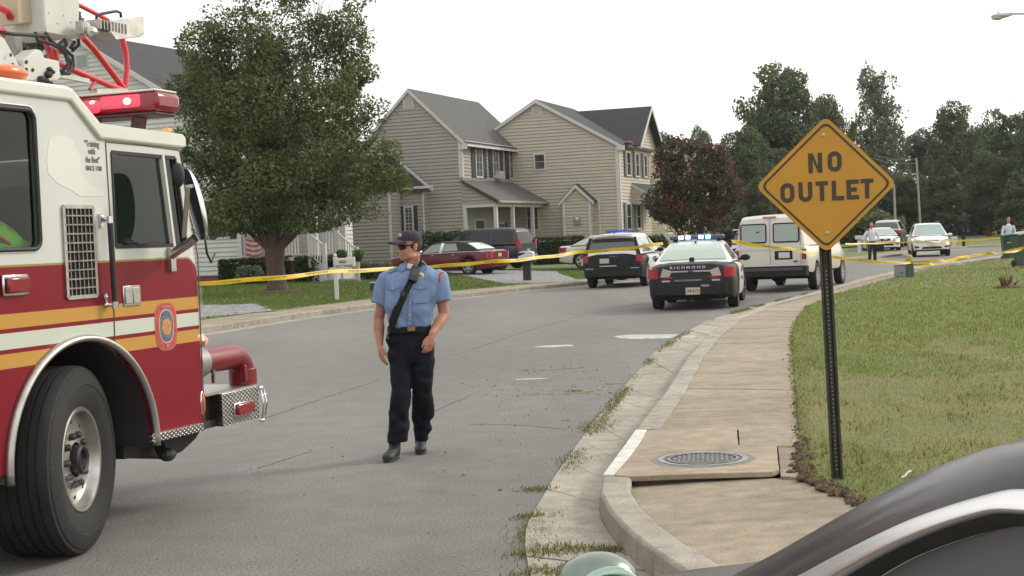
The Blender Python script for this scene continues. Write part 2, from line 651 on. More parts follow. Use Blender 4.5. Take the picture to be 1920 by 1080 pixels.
# inner side: kerb, gutter, pavement
kerb_in = offset(KRT, .19)
tag(part('gutter', slabs(AE, [Vector((p.x, p.y, 0)) for p in offset(KRT, .0)], -.04, .008, .98, .014, za=.004, zb=-.004), M_gut), kind='structure')
kf = slabs(KRT[:11], kerb_in[:11], -.04, .15, 2.2, .010)
tag(part('kerb', kf, M_kerb, bevel=.018), kind='structure')
kn = slabs(KRT[11:], kerb_in[11:], -.04, .15, 2.6, .010)
tag(part('kerb_corner', kn, M_kerb, bevel=.022), kind='structure')
gl = MB()
for a, b, c, d in zip(AE, AE[1:], KRT, KRT[1:]):
    gl.add([(a.x + .05, a.y, .002), (b.x + .05, b.y, .002), (d.x, d.y, .002), (c.x, c.y, .002)], [(0, 1, 2, 3)])
tag(part('gutter_bed', gl, M_dirt), kind='structure')

WA = [G(x, y, .14) for x, y in [(1720, 505), (1620, 528), (1545, 549), (1450, 574), (1385, 601), (1345, 623), (1312, 656), (1290, 691), (1262, 746), (1225, 803)]]
WB = [G(x, y, .14) for x, y in [(1722, 508), (1622, 535), (1562, 552), (1515, 573), (1493, 600), (1488, 620), (1487, 650), (1490, 700), (1495, 746), (1500, 803)]]
WA = [p + Vector((-.04, 0, 0)) for p in WA]; WB2 = [p + Vector((.05, 0, 0)) for p in WB]
tag(part('sidewalk', slabs(WA, WB2, -.02, .128, 1.45, .018), M_walk), kind='structure')
# pavement beside and in front of the drain slab
for q_, z_ in (([(1385, 803), (1506, 803), (1508, 838), (1387, 837)], .1395), ([(1459, 838), (1508, 838), (1518, 896), (1464, 892)], .136)):
    q_ = [G(x, y, .138) for x, y in q_]
    tag(part('sidewalk_beside_slab', MB().prism([(p.x, p.y) for p in q_], -.02, z_, lambda u, v, w: (u, v, w)), M_walk), kind='structure')
fr = [(1170, 898, .075), (1180, 930, .085), (1232, 990, .11), (1320, 1062, .14), (1430, 1120, .14), (1600, 1200, .14)]
fb = [(1516, 897, .12), (1565, 925, .135), (1625, 955, .14), (1710, 998, .14), (1830, 1050, .14), (2000, 1110, .14)]
FA = [G(*p) for p in fr]; FB = [G(*p) for p in fb]
mbf = MB()
seg = [(0, 3), (3, 5)]
A2, B2 = smooth_line(FA, 2), smooth_line(FB, 2)
cut = int(len(A2) * .62)
for i0, i1 in ((0, cut), (cut, len(A2) - 1)):
    rows_t = [[A2[i].lerp(B2[i], k / 6) + Vector((0, (.008 if i == i0 and i0 else 0), 0)) for k in range(7)] for i in range(i0, i1 + 1)]
    if i0:
        rows_t[0] = [p - Vector((0, .012, 0)) for p in rows_t[0]]
    mbf.grid(rows_t)
tag(part('sidewalk_front', mbf, M_walk, smooth=True), kind='structure')
tag(part('sidewalk_bed', MB().prism([(p.x, p.y) for p in A2] + [(p.x, p.y) for p in reversed(B2)], -.01, .06, lambda u, v, w: (u, v, w)), M_dirt), kind='structure')

# drain slab with cast nosing and manhole cover
zs = .155
base = G(1300, 850, zs)
sl = thing('drain_slab', 'raised tan concrete drain slab with a stepped corner and white kerb nosing', 'concrete slab', Matrix.Translation((base.x, base.y, 0)))
sp = [G(x, y, zs) - Vector((base.x, base.y, 0)) for x, y in [(1214, 806), (1381, 801), (1384, 834), (1456, 832), (1459, 866), (1461, 879), (1448, 884), (1300, 888), (1182, 893), (1152, 891)]]
part('slab', MB().prism([(p.x, p.y) for p in sp], .118, zs, lambda u, v, w: (u, v, w)), M_slab, sl, bevel=.006)
ns = [G(x, y, zs) - Vector((base.x, base.y, 0)) for x, y in [(1192, 806), (1213, 806), (1200, 830), (1178, 860), (1151, 890), (1130, 891)]]
part('nosing', MB().prism([(p.x, p.y) for p in ns], .0, zs + .003, lambda u, v, w: (u, v, w)), mat('white_nosing', (.62, .62, .56), .7, scale=10, col2=(.42, .40, .33), bump=.5), sl, bevel=.004)
# set-back block below the slab, dark of the gap put into its colour
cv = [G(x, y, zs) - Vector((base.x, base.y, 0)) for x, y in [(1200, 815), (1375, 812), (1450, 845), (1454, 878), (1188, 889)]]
part('underside', MB().prism([(p.x, p.y) for p in cv], -.02, .119, lambda u, v, w: (u, v, w)), mat('slab_gap_dark', (.13, .105, .075), .95, var=.4, scale=8), sl)
mc = G(1318, 861, zs)
mh = thing('manhole_cover', 'round cast iron manhole cover set in the tan drain slab', 'manhole cover', Matrix.Translation((mc.x, mc.y, zs)) @ Matrix.Rotation(.35, 4, 'Z'))
M_iron = mat('cast_iron', (.10, .10, .098), .65, .3, var=.35, scale=30, bump=.4)
M_iron2 = mat('worn_iron', (.25, .25, .24), .5, .4, var=.3, scale=25)
part('mortar_ring', MB().lathe([(.30, -.02), (.355, -.02), (.355, .001), (.30, .002)], cap=False, n=40), mat('grey_mortar', (.17, .168, .155), .9, var=.2, scale=15), mh)
part('frame', MB().lathe([(.268, -.02), (.305, -.02), (.305, .006), (.268, .006)], cap=False, n=40), M_iron2, mh)
part('cover_plate', MB().lathe([(0.001, -.01), (.26, -.01), (.26, .002), (.001, .002)], n=40, cap=False), M_iron, mh)
st = MB()
st.lathe([(.225, .0), (.24, .0), (.24, .009), (.225, .009)], cap=False, n=40)
for i in range(-6, 7):
    for j in range(-6, 7):
        x, y = i * .036 + (j % 2) * .018, j * .034
        if math.hypot(x, y) < .205:
            st.box((x, y, .005), (.024, .013, .009), Matrix.Rotation(.6 if (i + j) % 2 else -.6, 3, 'Z'))
part('raised_pattern', st, M_iron2, mh)

# inner lawn
le_px = [(1722, 508), (1622, 535), (1562, 552), (1515, 573), (1493, 600), (1488, 620), (1487, 650), (1490, 700), (1495, 746), (1500, 803), (1502, 840), (1508, 893),
         (1555, 914), (1620, 945), (1700, 988), (1830, 1042), (2000, 1100)]
LE = [G(x, y, .15) for x, y in le_px]
lawnpoly = [(p.x, p.y) for p in [G(1920, 481, .15) + Vector((60, 15, 0)), G(1920, 481, .15), G(1820, 493, .15)] + LE] + [(14, 4), (90, 4)]
tag(part('lawn', MB().prism(lawnpoly, 0, .15, lambda u, v, w: (u, v, w)), M_lawn), kind='structure')

# road marks and cracks
def blob(c, rx, ry, z, n=18, jit=.18, rot=0):
    p = []
    for k in range(n):
        a = 2 * PI * k / n; r = 1 + rng.uniform(-jit, jit)
        x, y = rx * r * math.cos(a), ry * r * math.sin(a)
        p.append((c.x + x * math.cos(rot) - y * math.sin(rot), c.y + x * math.sin(rot) + y * math.cos(rot)))
    return MB().prism(p, 0, z, lambda u, v, w: (u, v, w))


pc = [G(x, y) for x, y in [(1150, 631), (1175, 628), (1272, 627), (1262, 634), (1200, 636), (1165, 635)]]
tag(part('white_paint_on_road', MB().prism([(p.x, p.y) for p in pc], 0, .004, lambda u, v, w: (u, v, w)), M_paint), kind='structure')
pc = [G(x, y, .012) for x, y in [(1278, 629), (1308, 630), (1308, 633), (1278, 634)]]
tag(part('white_paint_on_gutter', MB().prism([(p.x, p.y) for p in pc], 0.006, .0165, lambda u, v, w: (u, v, w)), M_paint), kind='structure')
tag(part('white_spot_on_road', blob(G(1042, 649), .32, .22, .004), M_paint), kind='structure')
tag(part('pale_spot_on_road', blob(G(995, 711), .2, .06, .004), M_paint), kind='structure')
ck = MB()
for pts in ([(498, 784), (560, 762), (640, 735), (717, 710)], [(813, 771), (850, 755), (893, 737)], [(850, 667), (915, 645), (980, 623), (1110, 586)],
            [(480, 878), (540, 860), (597, 841)], [(880, 795), (980, 796), (1090, 808)]):
    w = smooth_line([G(x, y, .004) for x, y in pts], 1)
    q = []
    for a, b in zip(w, w[1:]):
        m = max(1, int((b - a).length / .12))
        q += [a.lerp(b, k / m) + Vector((rng.uniform(-.012, .012), rng.uniform(-.02, .02), 0)) for k in range(m)]
    for a, b in zip(q, q[1:]):
        ck.bar(a, b, rng.uniform(.002, .008), .002)
tag(part('road_cracks', ck, mat('crack', (.090, .087, .080), .95)), kind='structure')
sand = MB()
for x, y, n, sx, sy in ((1050, 735, 420, .9, .35), (1030, 693, 300, .8, .3), (1000, 715, 200, .8, .3), (1180, 718, 60, .5, .4), (1080, 770, 120, 1.6, .8), (850, 900, 60, 3, 1.2), (1000, 800, 90, 1.5, 1.5), (1100, 665, 120, 1.4, 1.2), (760, 960, 50, 2, 1)):
    c = G(x, y)
    for _ in range(n // 2):
        r = rng.uniform(.003, .008) * (1.5 if rng.random() < .1 else 1)
        sand.box((c.x + rng.gauss(0, sx / 2), c.y + rng.gauss(0, sy), r * .4), (r * 2, r * 1.6, r), Matrix.Rotation(rng.uniform(0, 3), 3, 'Z'))
o = part('road_grit', sand, mat('grit', (.27, .24, .18), .95, island=.7), clean=False)
tag(o, 'scattered sandy grit and small stones on the asphalt', 'grit', kind='stuff')
for k, (x, y, rx, ry) in enumerate(((1055, 737, .42, .10), (1035, 692, .35, .10), (1170, 719, .2, .05))):
    tag(part('sand_patch', blob(G(x, y), rx, ry, .003 + .001 * k, jit=.4), mat('sand', (.20, .155, .085), .95, scale=30, col2=(.13, .12, .10), detail=6)), kind='structure')


# ------------------------------------------------------------------ grass blades
def blades(pts, z, length, width, seed=1, lean=.5):
    """pts (n,2); length,width arrays or scalars -> (n*3,3)"""
    r = np.random.default_rng(seed); n = len(pts)
    a = r.uniform(0, 2 * PI, n); ln = np.asarray(length) * r.uniform(.5, 1.3, n); wd = np.asarray(width) * r.uniform(.7, 1.3, n)
    zz = np.broadcast_to(np.asarray(z, float), (n,))
    b = np.stack([pts[:, 0], pts[:, 1], zz - .005], 1)
    s = np.stack([np.cos(a) * wd / 2, np.sin(a) * wd / 2, np.zeros(n)], 1)
    la = r.uniform(0, 2 * PI, n); le = r.uniform(.1, 1, n) * lean
    t = b + np.stack([np.cos(la) * le * ln, np.sin(la) * le * ln, ln * np.sqrt(np.clip(1 - le * le, .05, 1))], 1)
    return np.stack([b - s, b + s, t], 1).reshape(-1, 3)


M_gb = mat('grass_green', (.185, .225, .052), .8, island=.45, transl=.35, spec=.2)
M_gd = mat('grass_dry', (.34, .29, .14), .85, island=.4, transl=.25, spec=.2)
lp = lawnpoly
r_ = np.random.default_rng(5)
green, dry = [], []
for y0, y1, n, k in ((5.5, 12, 70000, 1.0), (12, 20, 60000, 1.3), (20, 34, 50000, 2.0), (34, 62, 30000, 3.2)):
    y = y0 + (y1 - y0) * r_.random(n); x = r_.uniform(.12, .40, n) * (y + 1)
    ok = inpoly(x, y, lp); x, y = x[ok], y[ok]
    nz = vnoise(np.stack([x * 1.3, y * .8, 0 * x], 1), 3) * .6 + vnoise(np.stack([x * 5, y * 3, 0 * x], 1), 4) * .4
    dryness = np.clip(1.22 - (y - 9) / 12, .08, .84)
    isd = (nz + r_.normal(0, .18, len(x))) < dryness * .75
    ln = .032 * k ** .7
    green.append(blades(np.stack([x[~isd], y[~isd]], 1), .15, ln, .0065 * k, 3, .8))
    dry.append(blades(np.stack([x[isd], y[isd]], 1), .15, ln * .8, .0065 * k, 4, 1.0))
tag(link('grass', fast_mesh('grass', np.concatenate(green), 3, M_gb)), 'green blades of the mown lawn on the right', 'grass', kind='stuff')
tag(link('dry_grass', fast_mesh('dry_grass', np.concatenate(dry), 3, M_gd)), 'straw coloured dry blades scattered through the lawn', 'grass', kind='stuff')
# taller tufts in clumps and an overhanging fringe along the pavement edge
n_ = 15000; y = 6 + 22 * r_.random(n_) ** 1.3; x = r_.uniform(.12, .40, n_) * (y + 1)
ok = inpoly(x, y, lp) & (vnoise(np.stack([x * 3.2, y * 2.4, 0 * x], 1), 14) > .62); x, y = x[ok], y[ok]
tf = [blades(np.stack([x, y], 1), .15, .042 + .0015 * y, .010 + .0006 * y, 12, .8)]
for p in resample(smooth_line(LE[3:], 1), 900):
    m = (3 if p.y < 10.3 else 7) if p.y < 14 else 3
    tf.append(blades(np.stack([p.x + r_.normal(.015, .035, m), p.y + r_.normal(0, .02, m)], 1), .148, .030, .009 if p.y < 14 else .018, int(p.y * 90 + p.x * 31), 1.0))
tag(link('grass_tufts', fast_mesh('grass_tufts', np.concatenate(tf), 3, mat('grass_tuft', (.205, .215, .072), .8, island=.5, transl=.35, spec=.2))), 'taller grass tufts and fringe hanging over the pavement edge', 'grass', kind='stuff')
# left lawn blades, none on the gravel drives
DRIVES = [(nm, [GT(a, b) for a, b in q4]) for nm, q4 in (('gravel_drive', [(340, 601), (515, 583), (480, 570), (330, 574)]), ('gravel_drive_by_cars', [(950, 533), (1095, 528), (1040, 508), (820, 508)]))]
green = []
for px0, px1, n in ((395, 1100, 90000),):
    y = r_.uniform(30, 66, n); x = r_.uniform(-.215, .07, n) * y
    d = kdist(x, y)
    # left of the kerb line only
    P = [(p.x, p.y) for p in offset(KL, 2.1)] + [(300, 400), (-300, 400), (-300, -12)]
    ok = inpoly(x, y, P) & (d > 2.1)
    for _, gp4 in DRIVES: ok &= ~inpoly(x, y, [(p.x, p.y) for p in gp4])
    x, y = x[ok], y[ok]; d = d[ok]
    t = np.clip((d - 2) / 14, 0, 1); z = .13 + .22 * t * t * (3 - 2 * t)
    green.append(blades(np.stack([x, y], 1), z, .08, .028, 6, .8))
LG = np.concatenate(green)

# weeds along the gutter edge
wv = []
aer = resample(smooth_line([Vector((p.x, p.y, 0)) for p in AE[4:18]], 2), 500)
for p in aer:
    nz = vnoise(np.array([[p.x * 1.7, p.y * 1.1, 0]]), 9)[0] + (.28 if 7.1 < p.y < 8.6 else 0)
    if nz > .42 and p.y > 3:
        m = int((nz - .36) * 100 * (1 if p.y < 16 else .5)); k = 1 + max(0, p.y - 10) * .05
        w = .035 + .04 * (nz > .8)
        q = np.stack([p.x + r_.normal(.05, w, m), p.y + r_.normal(0, .06, m)], 1)
        wv.append(blades(q, .008, .022 * k, .009 * k, int(p.y * 50), .95))
for px, py, n, s in ((1110, 1035, 350, .09), (1060, 1030, 300, .10), (1010, 920, 160, .07), (1020, 1040, 500, .09), (1040, 1075, 500, .10), (1000, 970, 200, .07), (1235, 690, 30, .05), (1150, 1034, 160, .06), (1075, 735, 60, .06)):
    c = G(px, py); wv.append(blades(np.stack([c.x + r_.normal(0, s, n), c.y + r_.normal(0, s * .7, n)], 1), .008, .03, .010, px, .95))
W = np.concatenate(wv)
tag(link('weeds', fast_mesh('weeds', W, 3, mat('weed_green', (.17, .175, .06), .85, island=.5, transl=.3, spec=.2))), 'low weeds growing along the seam between asphalt and gutter', 'weeds', kind='stuff')
# soil clods along the lawn edge
cl = MB()
ler = resample(smooth_line(LE[5:], 1), 330)
for p in ler:
    for _ in range(10 if p.y < 10.3 else (3 if p.y < 13 else 1)):
        if rng.random() < .75:
            s = rng.uniform(.008, .034) * (1.15 if p.y < 10.5 else .6)
            c = (p.x + rng.gauss(.012, .03), p.y + rng.gauss(0, .03), .14 + rng.uniform(-.01, .012))
            mbx = MB().ell((0, 0, 0), (s, s * rng.uniform(.6, 1), s * rng.uniform(.5, .8)), 7, 5)
            mbx.v = [(v[0] * rng.uniform(.75, 1.2), v[1] * rng.uniform(.75, 1.2), v[2] * rng.uniform(.7, 1.2)) for v in mbx.v]
            cl.add(mbx.v, mbx.f, Matrix.Translation(c) @ Matrix.Rotation(rng.uniform(0, 6), 4, 'Z'))
tag(part('soil_clods', cl, mat('soil', (.100, .066, .040), .98, island=.45, bump=1, bscale=60), clean=False, smooth=True), 'crumbled brown soil clods along the lawn edge', 'soil', kind='stuff')
# ================================================================== FIRE TRUCK
TAZ = 20.0
w0 = D(163, 857, 8.2)
TM = Matrix(((math.sin(math.radians(TAZ)), -math.cos(math.radians(TAZ)), 0, w0.x),
             (math.cos(math.radians(TAZ)), math.sin(math.radians(TAZ)), 0, w0.y), (0, 0, 1, 0), (0, 0, 0, 1)))
TI = TM.inverted()
TN = Vector((math.cos(math.radians(TAZ)), -math.sin(math.radians(TAZ)), 0))


def TP(px, py, off=0.0):
    """picture point -> (x, z) on the truck's plane `off` metres outside its right side"""
    p = TI @ PL(px, py, Vector((w0.x, w0.y, 0)) + TN * off, TN)
    return (p.x, p.z)


def T3(px, py, off=0.0):
    x, z = TP(px, py, off)
    return Vector((x, -off, z))


sidefn = lambda u, v, w: (u, w, v)


def truck_paint():
    m = mat('fire_truck_paint', (.6, .6, .5), .36, coat=.10, spec=.25)
    n, l = m.node_tree.nodes, m.node_tree.links
    b = n['Principled BSDF']; tc = n['Texture Coordinate']
    sx = n.new('ShaderNodeSeparateXYZ'); l.new(tc.outputs['Object'], sx.inputs[0])
    # beltline dips at the front corner
    r0 = n.new('ShaderNodeMapRange'); r0.inputs[1].default_value = 1.12; r0.inputs[2].default_value = 1.42; r0.inputs[3].default_value = 0; r0.inputs[4].default_value = .17
    r0.interpolation_type = 'SMOOTHSTEP'
    l.new(sx.outputs['X'], r0.inputs[0])
    ad = n.new('ShaderNodeMath'); ad.operation = 'ADD'; l.new(sx.outputs['Z'], ad.inputs[0]); l.new(r0.outputs[0], ad.inputs[1])
    gt = n.new('ShaderNodeMath'); gt.operation = 'GREATER_THAN'; gt.inputs[1].default_value = 1.665; l.new(ad.outputs[0], gt.inputs[0])
    ramp = n.new('ShaderNodeValToRGB'); ramp.color_ramp.interpolation = 'CONSTANT'
    dv = n.new('ShaderNodeMath'); dv.operation = 'DIVIDE'; dv.inputs[1].default_value = 2.0; l.new(sx.outputs['Z'], dv.inputs[0]); l.new(dv.outputs[0], ramp.inputs[0])
    red = (.185, .003, .013, 1); gold = (.47, .25, .055, 1); wh = (.50, .53, .45, 1)
    els = [(0, red), (1.125, gold), (1.198, red), (1.224, wh), (1.306, red), (1.33, gold), (1.412, red)]
    cr = ramp.color_ramp
    cr.elements[0].position = 0; cr.elements[0].color = red
    cr.elements[1].position = els[1][0] / 2; cr.elements[1].color = gold
    for z, c in els[2:]:
        e = cr.elements.new(z / 2); e.color = c
    # bare white upper body, slight grime
    no = n.new('ShaderNodeTexNoise'); no.inputs['Scale'].default_value = 1.6; no.inputs['Detail'].default_value = 6; l.new(tc.outputs['Object'], no.inputs['Vector'])
    mw = n.new('ShaderNodeMix'); mw.data_type = 'RGBA'; l.new(no.outputs[0], mw.inputs[0])
    mw.inputs[6].default_value = (.47, .49, .45, 1); mw.inputs[7].default_value = (.62, .63, .58, 1)
    mx = n.new('ShaderNodeMix'); mx.data_type = 'RGBA'; l.new(gt.outputs[0], mx.inputs[0]); l.new(ramp.outputs[0], mx.inputs[6]); l.new(mw.outputs[2], mx.inputs[7])
    # thin gold pin line at the belt
    cmpn = n.new('ShaderNodeMath'); cmpn.operation = 'COMPARE'; cmpn.inputs[1].default_value = 1.668; cmpn.inputs[2].default_value = .006; l.new(ad.outputs[0], cmpn.inputs[0])
    mg = n.new('ShaderNodeMix'); mg.data_type = 'RGBA'; l.new(cmpn.outputs[0], mg.inputs[0]); l.new(mx.outputs[2], mg.inputs[6]); mg.inputs[7].default_value = (.30, .22, .06, 1)
    l.new(mg.outputs[2], b.inputs['Base Color'])
    return m


M_tp = truck_paint()
M_white = mat('truck_white', (.60, .60, .53), .35, var=.06, scale=2, coat=.3)
M_chrome = mat('chrome', (.62, .63, .64), .16, 1.0)
M_brush = mat('brushed_steel', (.45, .44, .41), .38, 1.0, var=.15, scale=12)
M_blk = mat('black_rubber', (.018, .018, .019), .65, var=.2, scale=8)
M_tyre = mat('tyre', (.016, .016, .016), .85, var=.35, scale=4, bump=.5, bscale=60)
M_tglass = mat('truck_glass', (.42, .50, .47), .03, alpha_glass=.035)
M_seat = mat('seat_vinyl', (.020, .050, .030), .6)
M_int = mat('cab_interior', (.03, .031, .03), .8)
M_redlens = mat('red_lens', (.20, .004, .014), .15, coat=.4, var=.2, scale=30)
M_redglow = mat('red_beacon', (.6, .02, .03), .2, emit=(1, .03, .055), es=1.25)
M_hot = mat('lit_bulb', (1, .3, .2), .3, emit=(1, .30, .20), es=3.5)
M_ladder = mat('ladder_red', (.62, .03, .04), .4, coat=.3)
M_amber = mat('amber_lens', (.45, .12, .02), .2, coat=.5)


def diamond_plate():
    m = mat('diamond_plate', (.50, .48, .44), .3, 1.0)
    n, l = m.node_tree.nodes, m.node_tree.links
    tc = n['Texture Coordinate']
    w1 = n.new('ShaderNodeTexVoronoi'); w1.inputs['Scale'].default_value = 30; w1.inputs['Randomness'].default_value = .0
    mp = n.new('ShaderNodeMapping'); mp.inputs['Rotation'].default_value = (0, .78, 0); mp.inputs['Scale'].default_value = (1, .2, 1.6)
    l.new(tc.outputs['Object'], mp.inputs[0]); l.new(mp.outputs[0], w1.inputs['Vector'])
    mr = n.new('ShaderNodeMapRange'); mr.inputs[1].default_value = .1; mr.inputs[2].default_value = .5; mr.inputs[3].default_value = 1; mr.inputs[4].default_value = 0
    l.new(w1.outputs[0], mr.inputs[0])
    cm_ = n.new('ShaderNodeMix'); cm_.data_type = 'RGBA'; l.new(mr.outputs[0], cm_.inputs[0]); cm_.inputs[6].default_value = (.22, .20, .18, 1); cm_.inputs[7].default_value = (.85, .83, .78, 1)  # bright ridges and darker hollows painted into the plate colour
    l.new(cm_.outputs[2], n['Principled BSDF'].inputs['Base Color'])
    bu = n.new('ShaderNodeBump'); bu.inputs['Distance'].default_value = .012; bu.inputs['Strength'].default_value = 1
    l.new(mr.outputs[0], bu.inputs['Height']); l.new(bu.outputs[0], n['Principled BSDF'].inputs['Normal'])
    return m


M_dia = diamond_plate()
truck = thing('fire_truck', 'large white over red fire truck with gold stripes and lit red light bar', 'fire truck', TM)

ARC = (0.0, .56, .665)
def arc_pts(r, a0, a1, n=22):
    return [(ARC[0] + r * math.cos(math.radians(a0 + (a1 - a0) * k / n)), ARC[1] + r * math.sin(math.radians(a0 + (a1 - a0) * k / n))) for k in range(n + 1)]


T_REAR = -4.6
p_kink, p_low, p_fr = TP(128, 190), TP(184, 262), TP(345, 280)
front_top = (1.16, p_fr[1]); front_belt = (1.34, 1.60)
xb = 1.34
side_out = [(T_REAR, .57), (-ARC[2], .57)] + arc_pts(ARC[2], 179, 1)[1:-1] + [(ARC[2], .565), (1.20, .575), (1.20, 1.55), (1.085, p_fr[1]), (p_low[0], p_low[1]), (p_kink[0], p_kink[1]), (T_REAR, p_kink[1] + .01)]


def rrect(x0, x1, z0, z1, r=.06, n=5):
    out = []
    for cx, cz, a in ((x1 - r, z1 - r, 0), (x0 + r, z1 - r, 90), (x0 + r, z0 + r, 180), (x1 - r, z0 + r, 270)):
        for k in range(n + 1):
            t = math.radians(a + 90 * k / n); out.append((cx + r * math.cos(t), cz + r * math.sin(t)))
    return out


rw0 = TP(75, 467); rw1 = TP(66, 208)
rearwin = rrect(-1.75, rw0[0] - .0, rw0[1], rw1[1], .055)
dwin = [TP(217, 463), TP(350, 459), TP(328, 296), TP(208, 285)]
WID = 2.44
mb = MB().holed(side_out, [rearwin, dwin], 0, .03, sidefn)
part('side_panel', mb, M_tp, truck)
mb = MB().holed(side_out, [rearwin, dwin], WID - .03, WID, sidefn)
part('side_panel', mb, M_tp, truck)
for ya, yb in ((.032, .045), (WID - .045, WID - .032)):
    part('cab_lining', MB().holed([(x, min(z, 2.4)) if x > 1.0 else (x, z) for x, z in side_out[:-4]] + [(1.05, 2.38), (p_low[0], p_low[1] - .02), (p_kink[0], p_kink[1] - .02), (T_REAR, p_kink[1] - .02)], [rearwin, dwin], ya, yb, sidefn), M_int, truck)
# rounded front corner + front face, swept over heights
def front_x(z):
    # front outline of the cab at height z
    if z > 1.55:
        return xb - (z - 1.55) / (p_fr[1] - 1.55) * .115
    return xb
rows = []
for z in [.575, .9, 1.2, 1.5, 1.55, 1.7, 1.9, 2.1, 2.3, p_fr[1]]:
    fx = front_x(z); r = fx - (1.20 if z <= 1.55 else 1.20 + (1.085 - 1.20) * (z - 1.55) / (p_fr[1] - 1.55))
    row = []
    for k in range(7):
        a = math.radians(90 * k / 6)
        row.append((fx - r + r * math.sin(a), r - r * math.cos(a), z))
    for k in range(7):
        a = math.radians(90 * k / 6)
        row.append((fx - r + r * math.cos(a), WID - r + r * math.sin(a), z))
    rows.append(row)
part('front_panel', MB().grid(rows), M_tp, truck, smooth=40)
# windshield on the front
ws = []
for z in (1.72, 2.32):
    fx = front_x(z) + .004
    ws.append([(fx, .22 + k * .5, z) for k in range(5)])
part('windshield', MB().grid(ws), mat('dark_glass', (.02, .025, .025), .05, coat=.5), truck)
# floor, bulkheads
fl = MB(); fl.bb(T_REAR, -.68, .05, WID - .05, .58, .70); fl.bb(.68, 1.2, .05, WID - .05, .6, .75); fl.bb(-.68, .68, .75, WID - .75, .58, 1.24)
fl.bb(-.675, .675, .03, .75, 1.235, 1.26); fl.bb(-.72, -.675, .03, .75, .6, 1.26); fl.bb(.675, .72, .03, .75, .6, 1.26)
part('chassis_floor', fl, M_blk, truck)
inn = MB(); inn.bb(T_REAR, -1.95, .04, WID - .04, .7, 2.55); inn.bb(-.35, -.25, .5, WID - .5, .8, 2.0)
inn.bb(1.0, 1.18, .1, WID - .1, 1.2, 1.78)
part('interior_bulkhead', inn, M_int, truck)
for yy in (.35, 1.35):
    s = MB(); s.bb(.05, .55, yy, yy + .5, 1.15, 1.4); s.bb(-.02, .12, yy, yy + .5, 1.4, 2.12)
    part('driver_seat', s, M_seat, truck, bevel=.04)
s = MB(); s.bb(-1.3, -.85, .25, 2.1, 1.2, 1.40)
part('rear_seat', s, M_seat, truck, bevel=.03)
# folded high visibility vest behind the rear window
vest = MB()
a, b, c_, d = TP(0, 466), TP(60, 464), TP(20, 422), TP(-30, 440)
n_ = 10
rws = []
for i in range(n_ + 1):
    u = i / n_; x = -1.45 + u * (b[0] + 1.45 + .10)
    zt = a[1] + .02 + max(0, .135 * (1 - abs(x - c_[0] - .09) / .16)) + .05 * (x < c_[0] + .09)
    rws.append([(x, .07 + .012 * math.sin(i * 2.1), a[1] - .02), (x, .065 + .012 * math.cos(i * 1.7), (a[1] + zt) / 2), (x, .10, zt), (x, .18, a[1] + .01)])
vst = part('safety_vest', MB().grid(rws), mat('hi_vis_yellow', (.30, .62, .04), .7, var=.2, scale=9), None, smooth=True)
vst.matrix_world = TM
tag(vst, 'lime yellow safety vest with orange bands behind the truck rear window', 'safety vest')
vb = MB()
for i, x in enumerate((-1.05, -.82, -.70)):
    vb.tube([(x, .055, a[1] + .0), (x + .05, .055, a[1] + .04), (x + .13, .065, a[1] + .065), (x + .22, .07, a[1] + .02)], .013, 6)
part('orange_band', vb, mat('hi_vis_orange', (.75, .09, .04), .6), vst)
# glass panes and frames
o = part('rear_window', MB().add([(x, .014, z) for x, z in rearwin], [tuple(range(len(rearwin)))]), M_tglass, truck)
loop = [(x, -.004, z) for x, z in rearwin]
part('window_frame', MB().tube(loop, .014, 8, closed=True), M_blk, o)
part('window_trim', MB().tube([(x + (x + .9) * .012, -.003, z + (z - 2.0) * .045) for x, z in rearwin], .006, 6, closed=True), M_chrome, o)
o = part('door_window', MB().add([(x, .016, z) for x, z in dwin], [(0, 1, 2, 3)]), M_tglass, truck)
fr_ = MB()
dd = [Vector((x, .004, z)) for x, z in dwin]
for p, q in zip(dd, dd[1:] + dd[:1]):
    fr_.bar(p, q, .014, .022)
part('window_frame', fr_, M_blk, o)
a, b = TP(303, 291), TP(325, 462)
part('window_divider', MB().bar((a[0], .002, a[1]), (b[0], .002, b[1]), .022, .03), M_white, o)
# seams
sm = MB()
def seam(pts, w=.007):
    q = [T3(x, y, .0015) for x, y in pts]
    for p, r in zip(q, q[1:]):
        sm.bar(p, r, w, .004)
seam([(198, 268), (206, 400), (213, 560), (216, 668)]); seam([(197, 266), (270, 273), (338, 282)])
seam([(338, 282), (352, 365), (371, 484), (377, 640), (384, 800)], .009)
seam([(134, 640), (136, 634)])
part_split('door_seam', sm, mat('seam', (.07, .05, .045), .8), truck)
# roof caps
zr = TP(0, 172)[1]
rc = MB()
prof = [(T_REAR, zr + .0), (p_kink[0] + .0, p_kink[1]), (p_low[0] + .0, p_low[1]), (1.10, p_fr[1]), (1.17, p_fr[1] + .02), (1.165, p_fr[1] + .075), (1.13, p_fr[1] + .095),
        (p_low[0] + .015, p_low[1] + .095), (p_kink[0] + .02, p_kink[1] + .075), (p_kink[0] - .03, p_kink[1] + .085), (T_REAR, zr + .085)]
rc.prism(prof, -.022, WID + .022, sidefn)
part('roof', rc, M_white, truck, bevel=.03, seg=4)
# irregular patch of slightly lighter, glossier white on the side
pt_ = [TP(x, y) for x, y in [(92, 262), (100, 255), (122, 254), (136, 262), (140, 275), (150, 292), (150, 318), (165, 345), (196, 362), (192, 368), (150, 368), (130, 355), (105, 342), (90, 325), (87, 300)]]
part('side_patch', MB().prism([(p[0], p[1]) for p in pt_], -.0015, .001, sidefn), mat('patch_white', (.60, .61, .54), .3, coat=.4), truck)
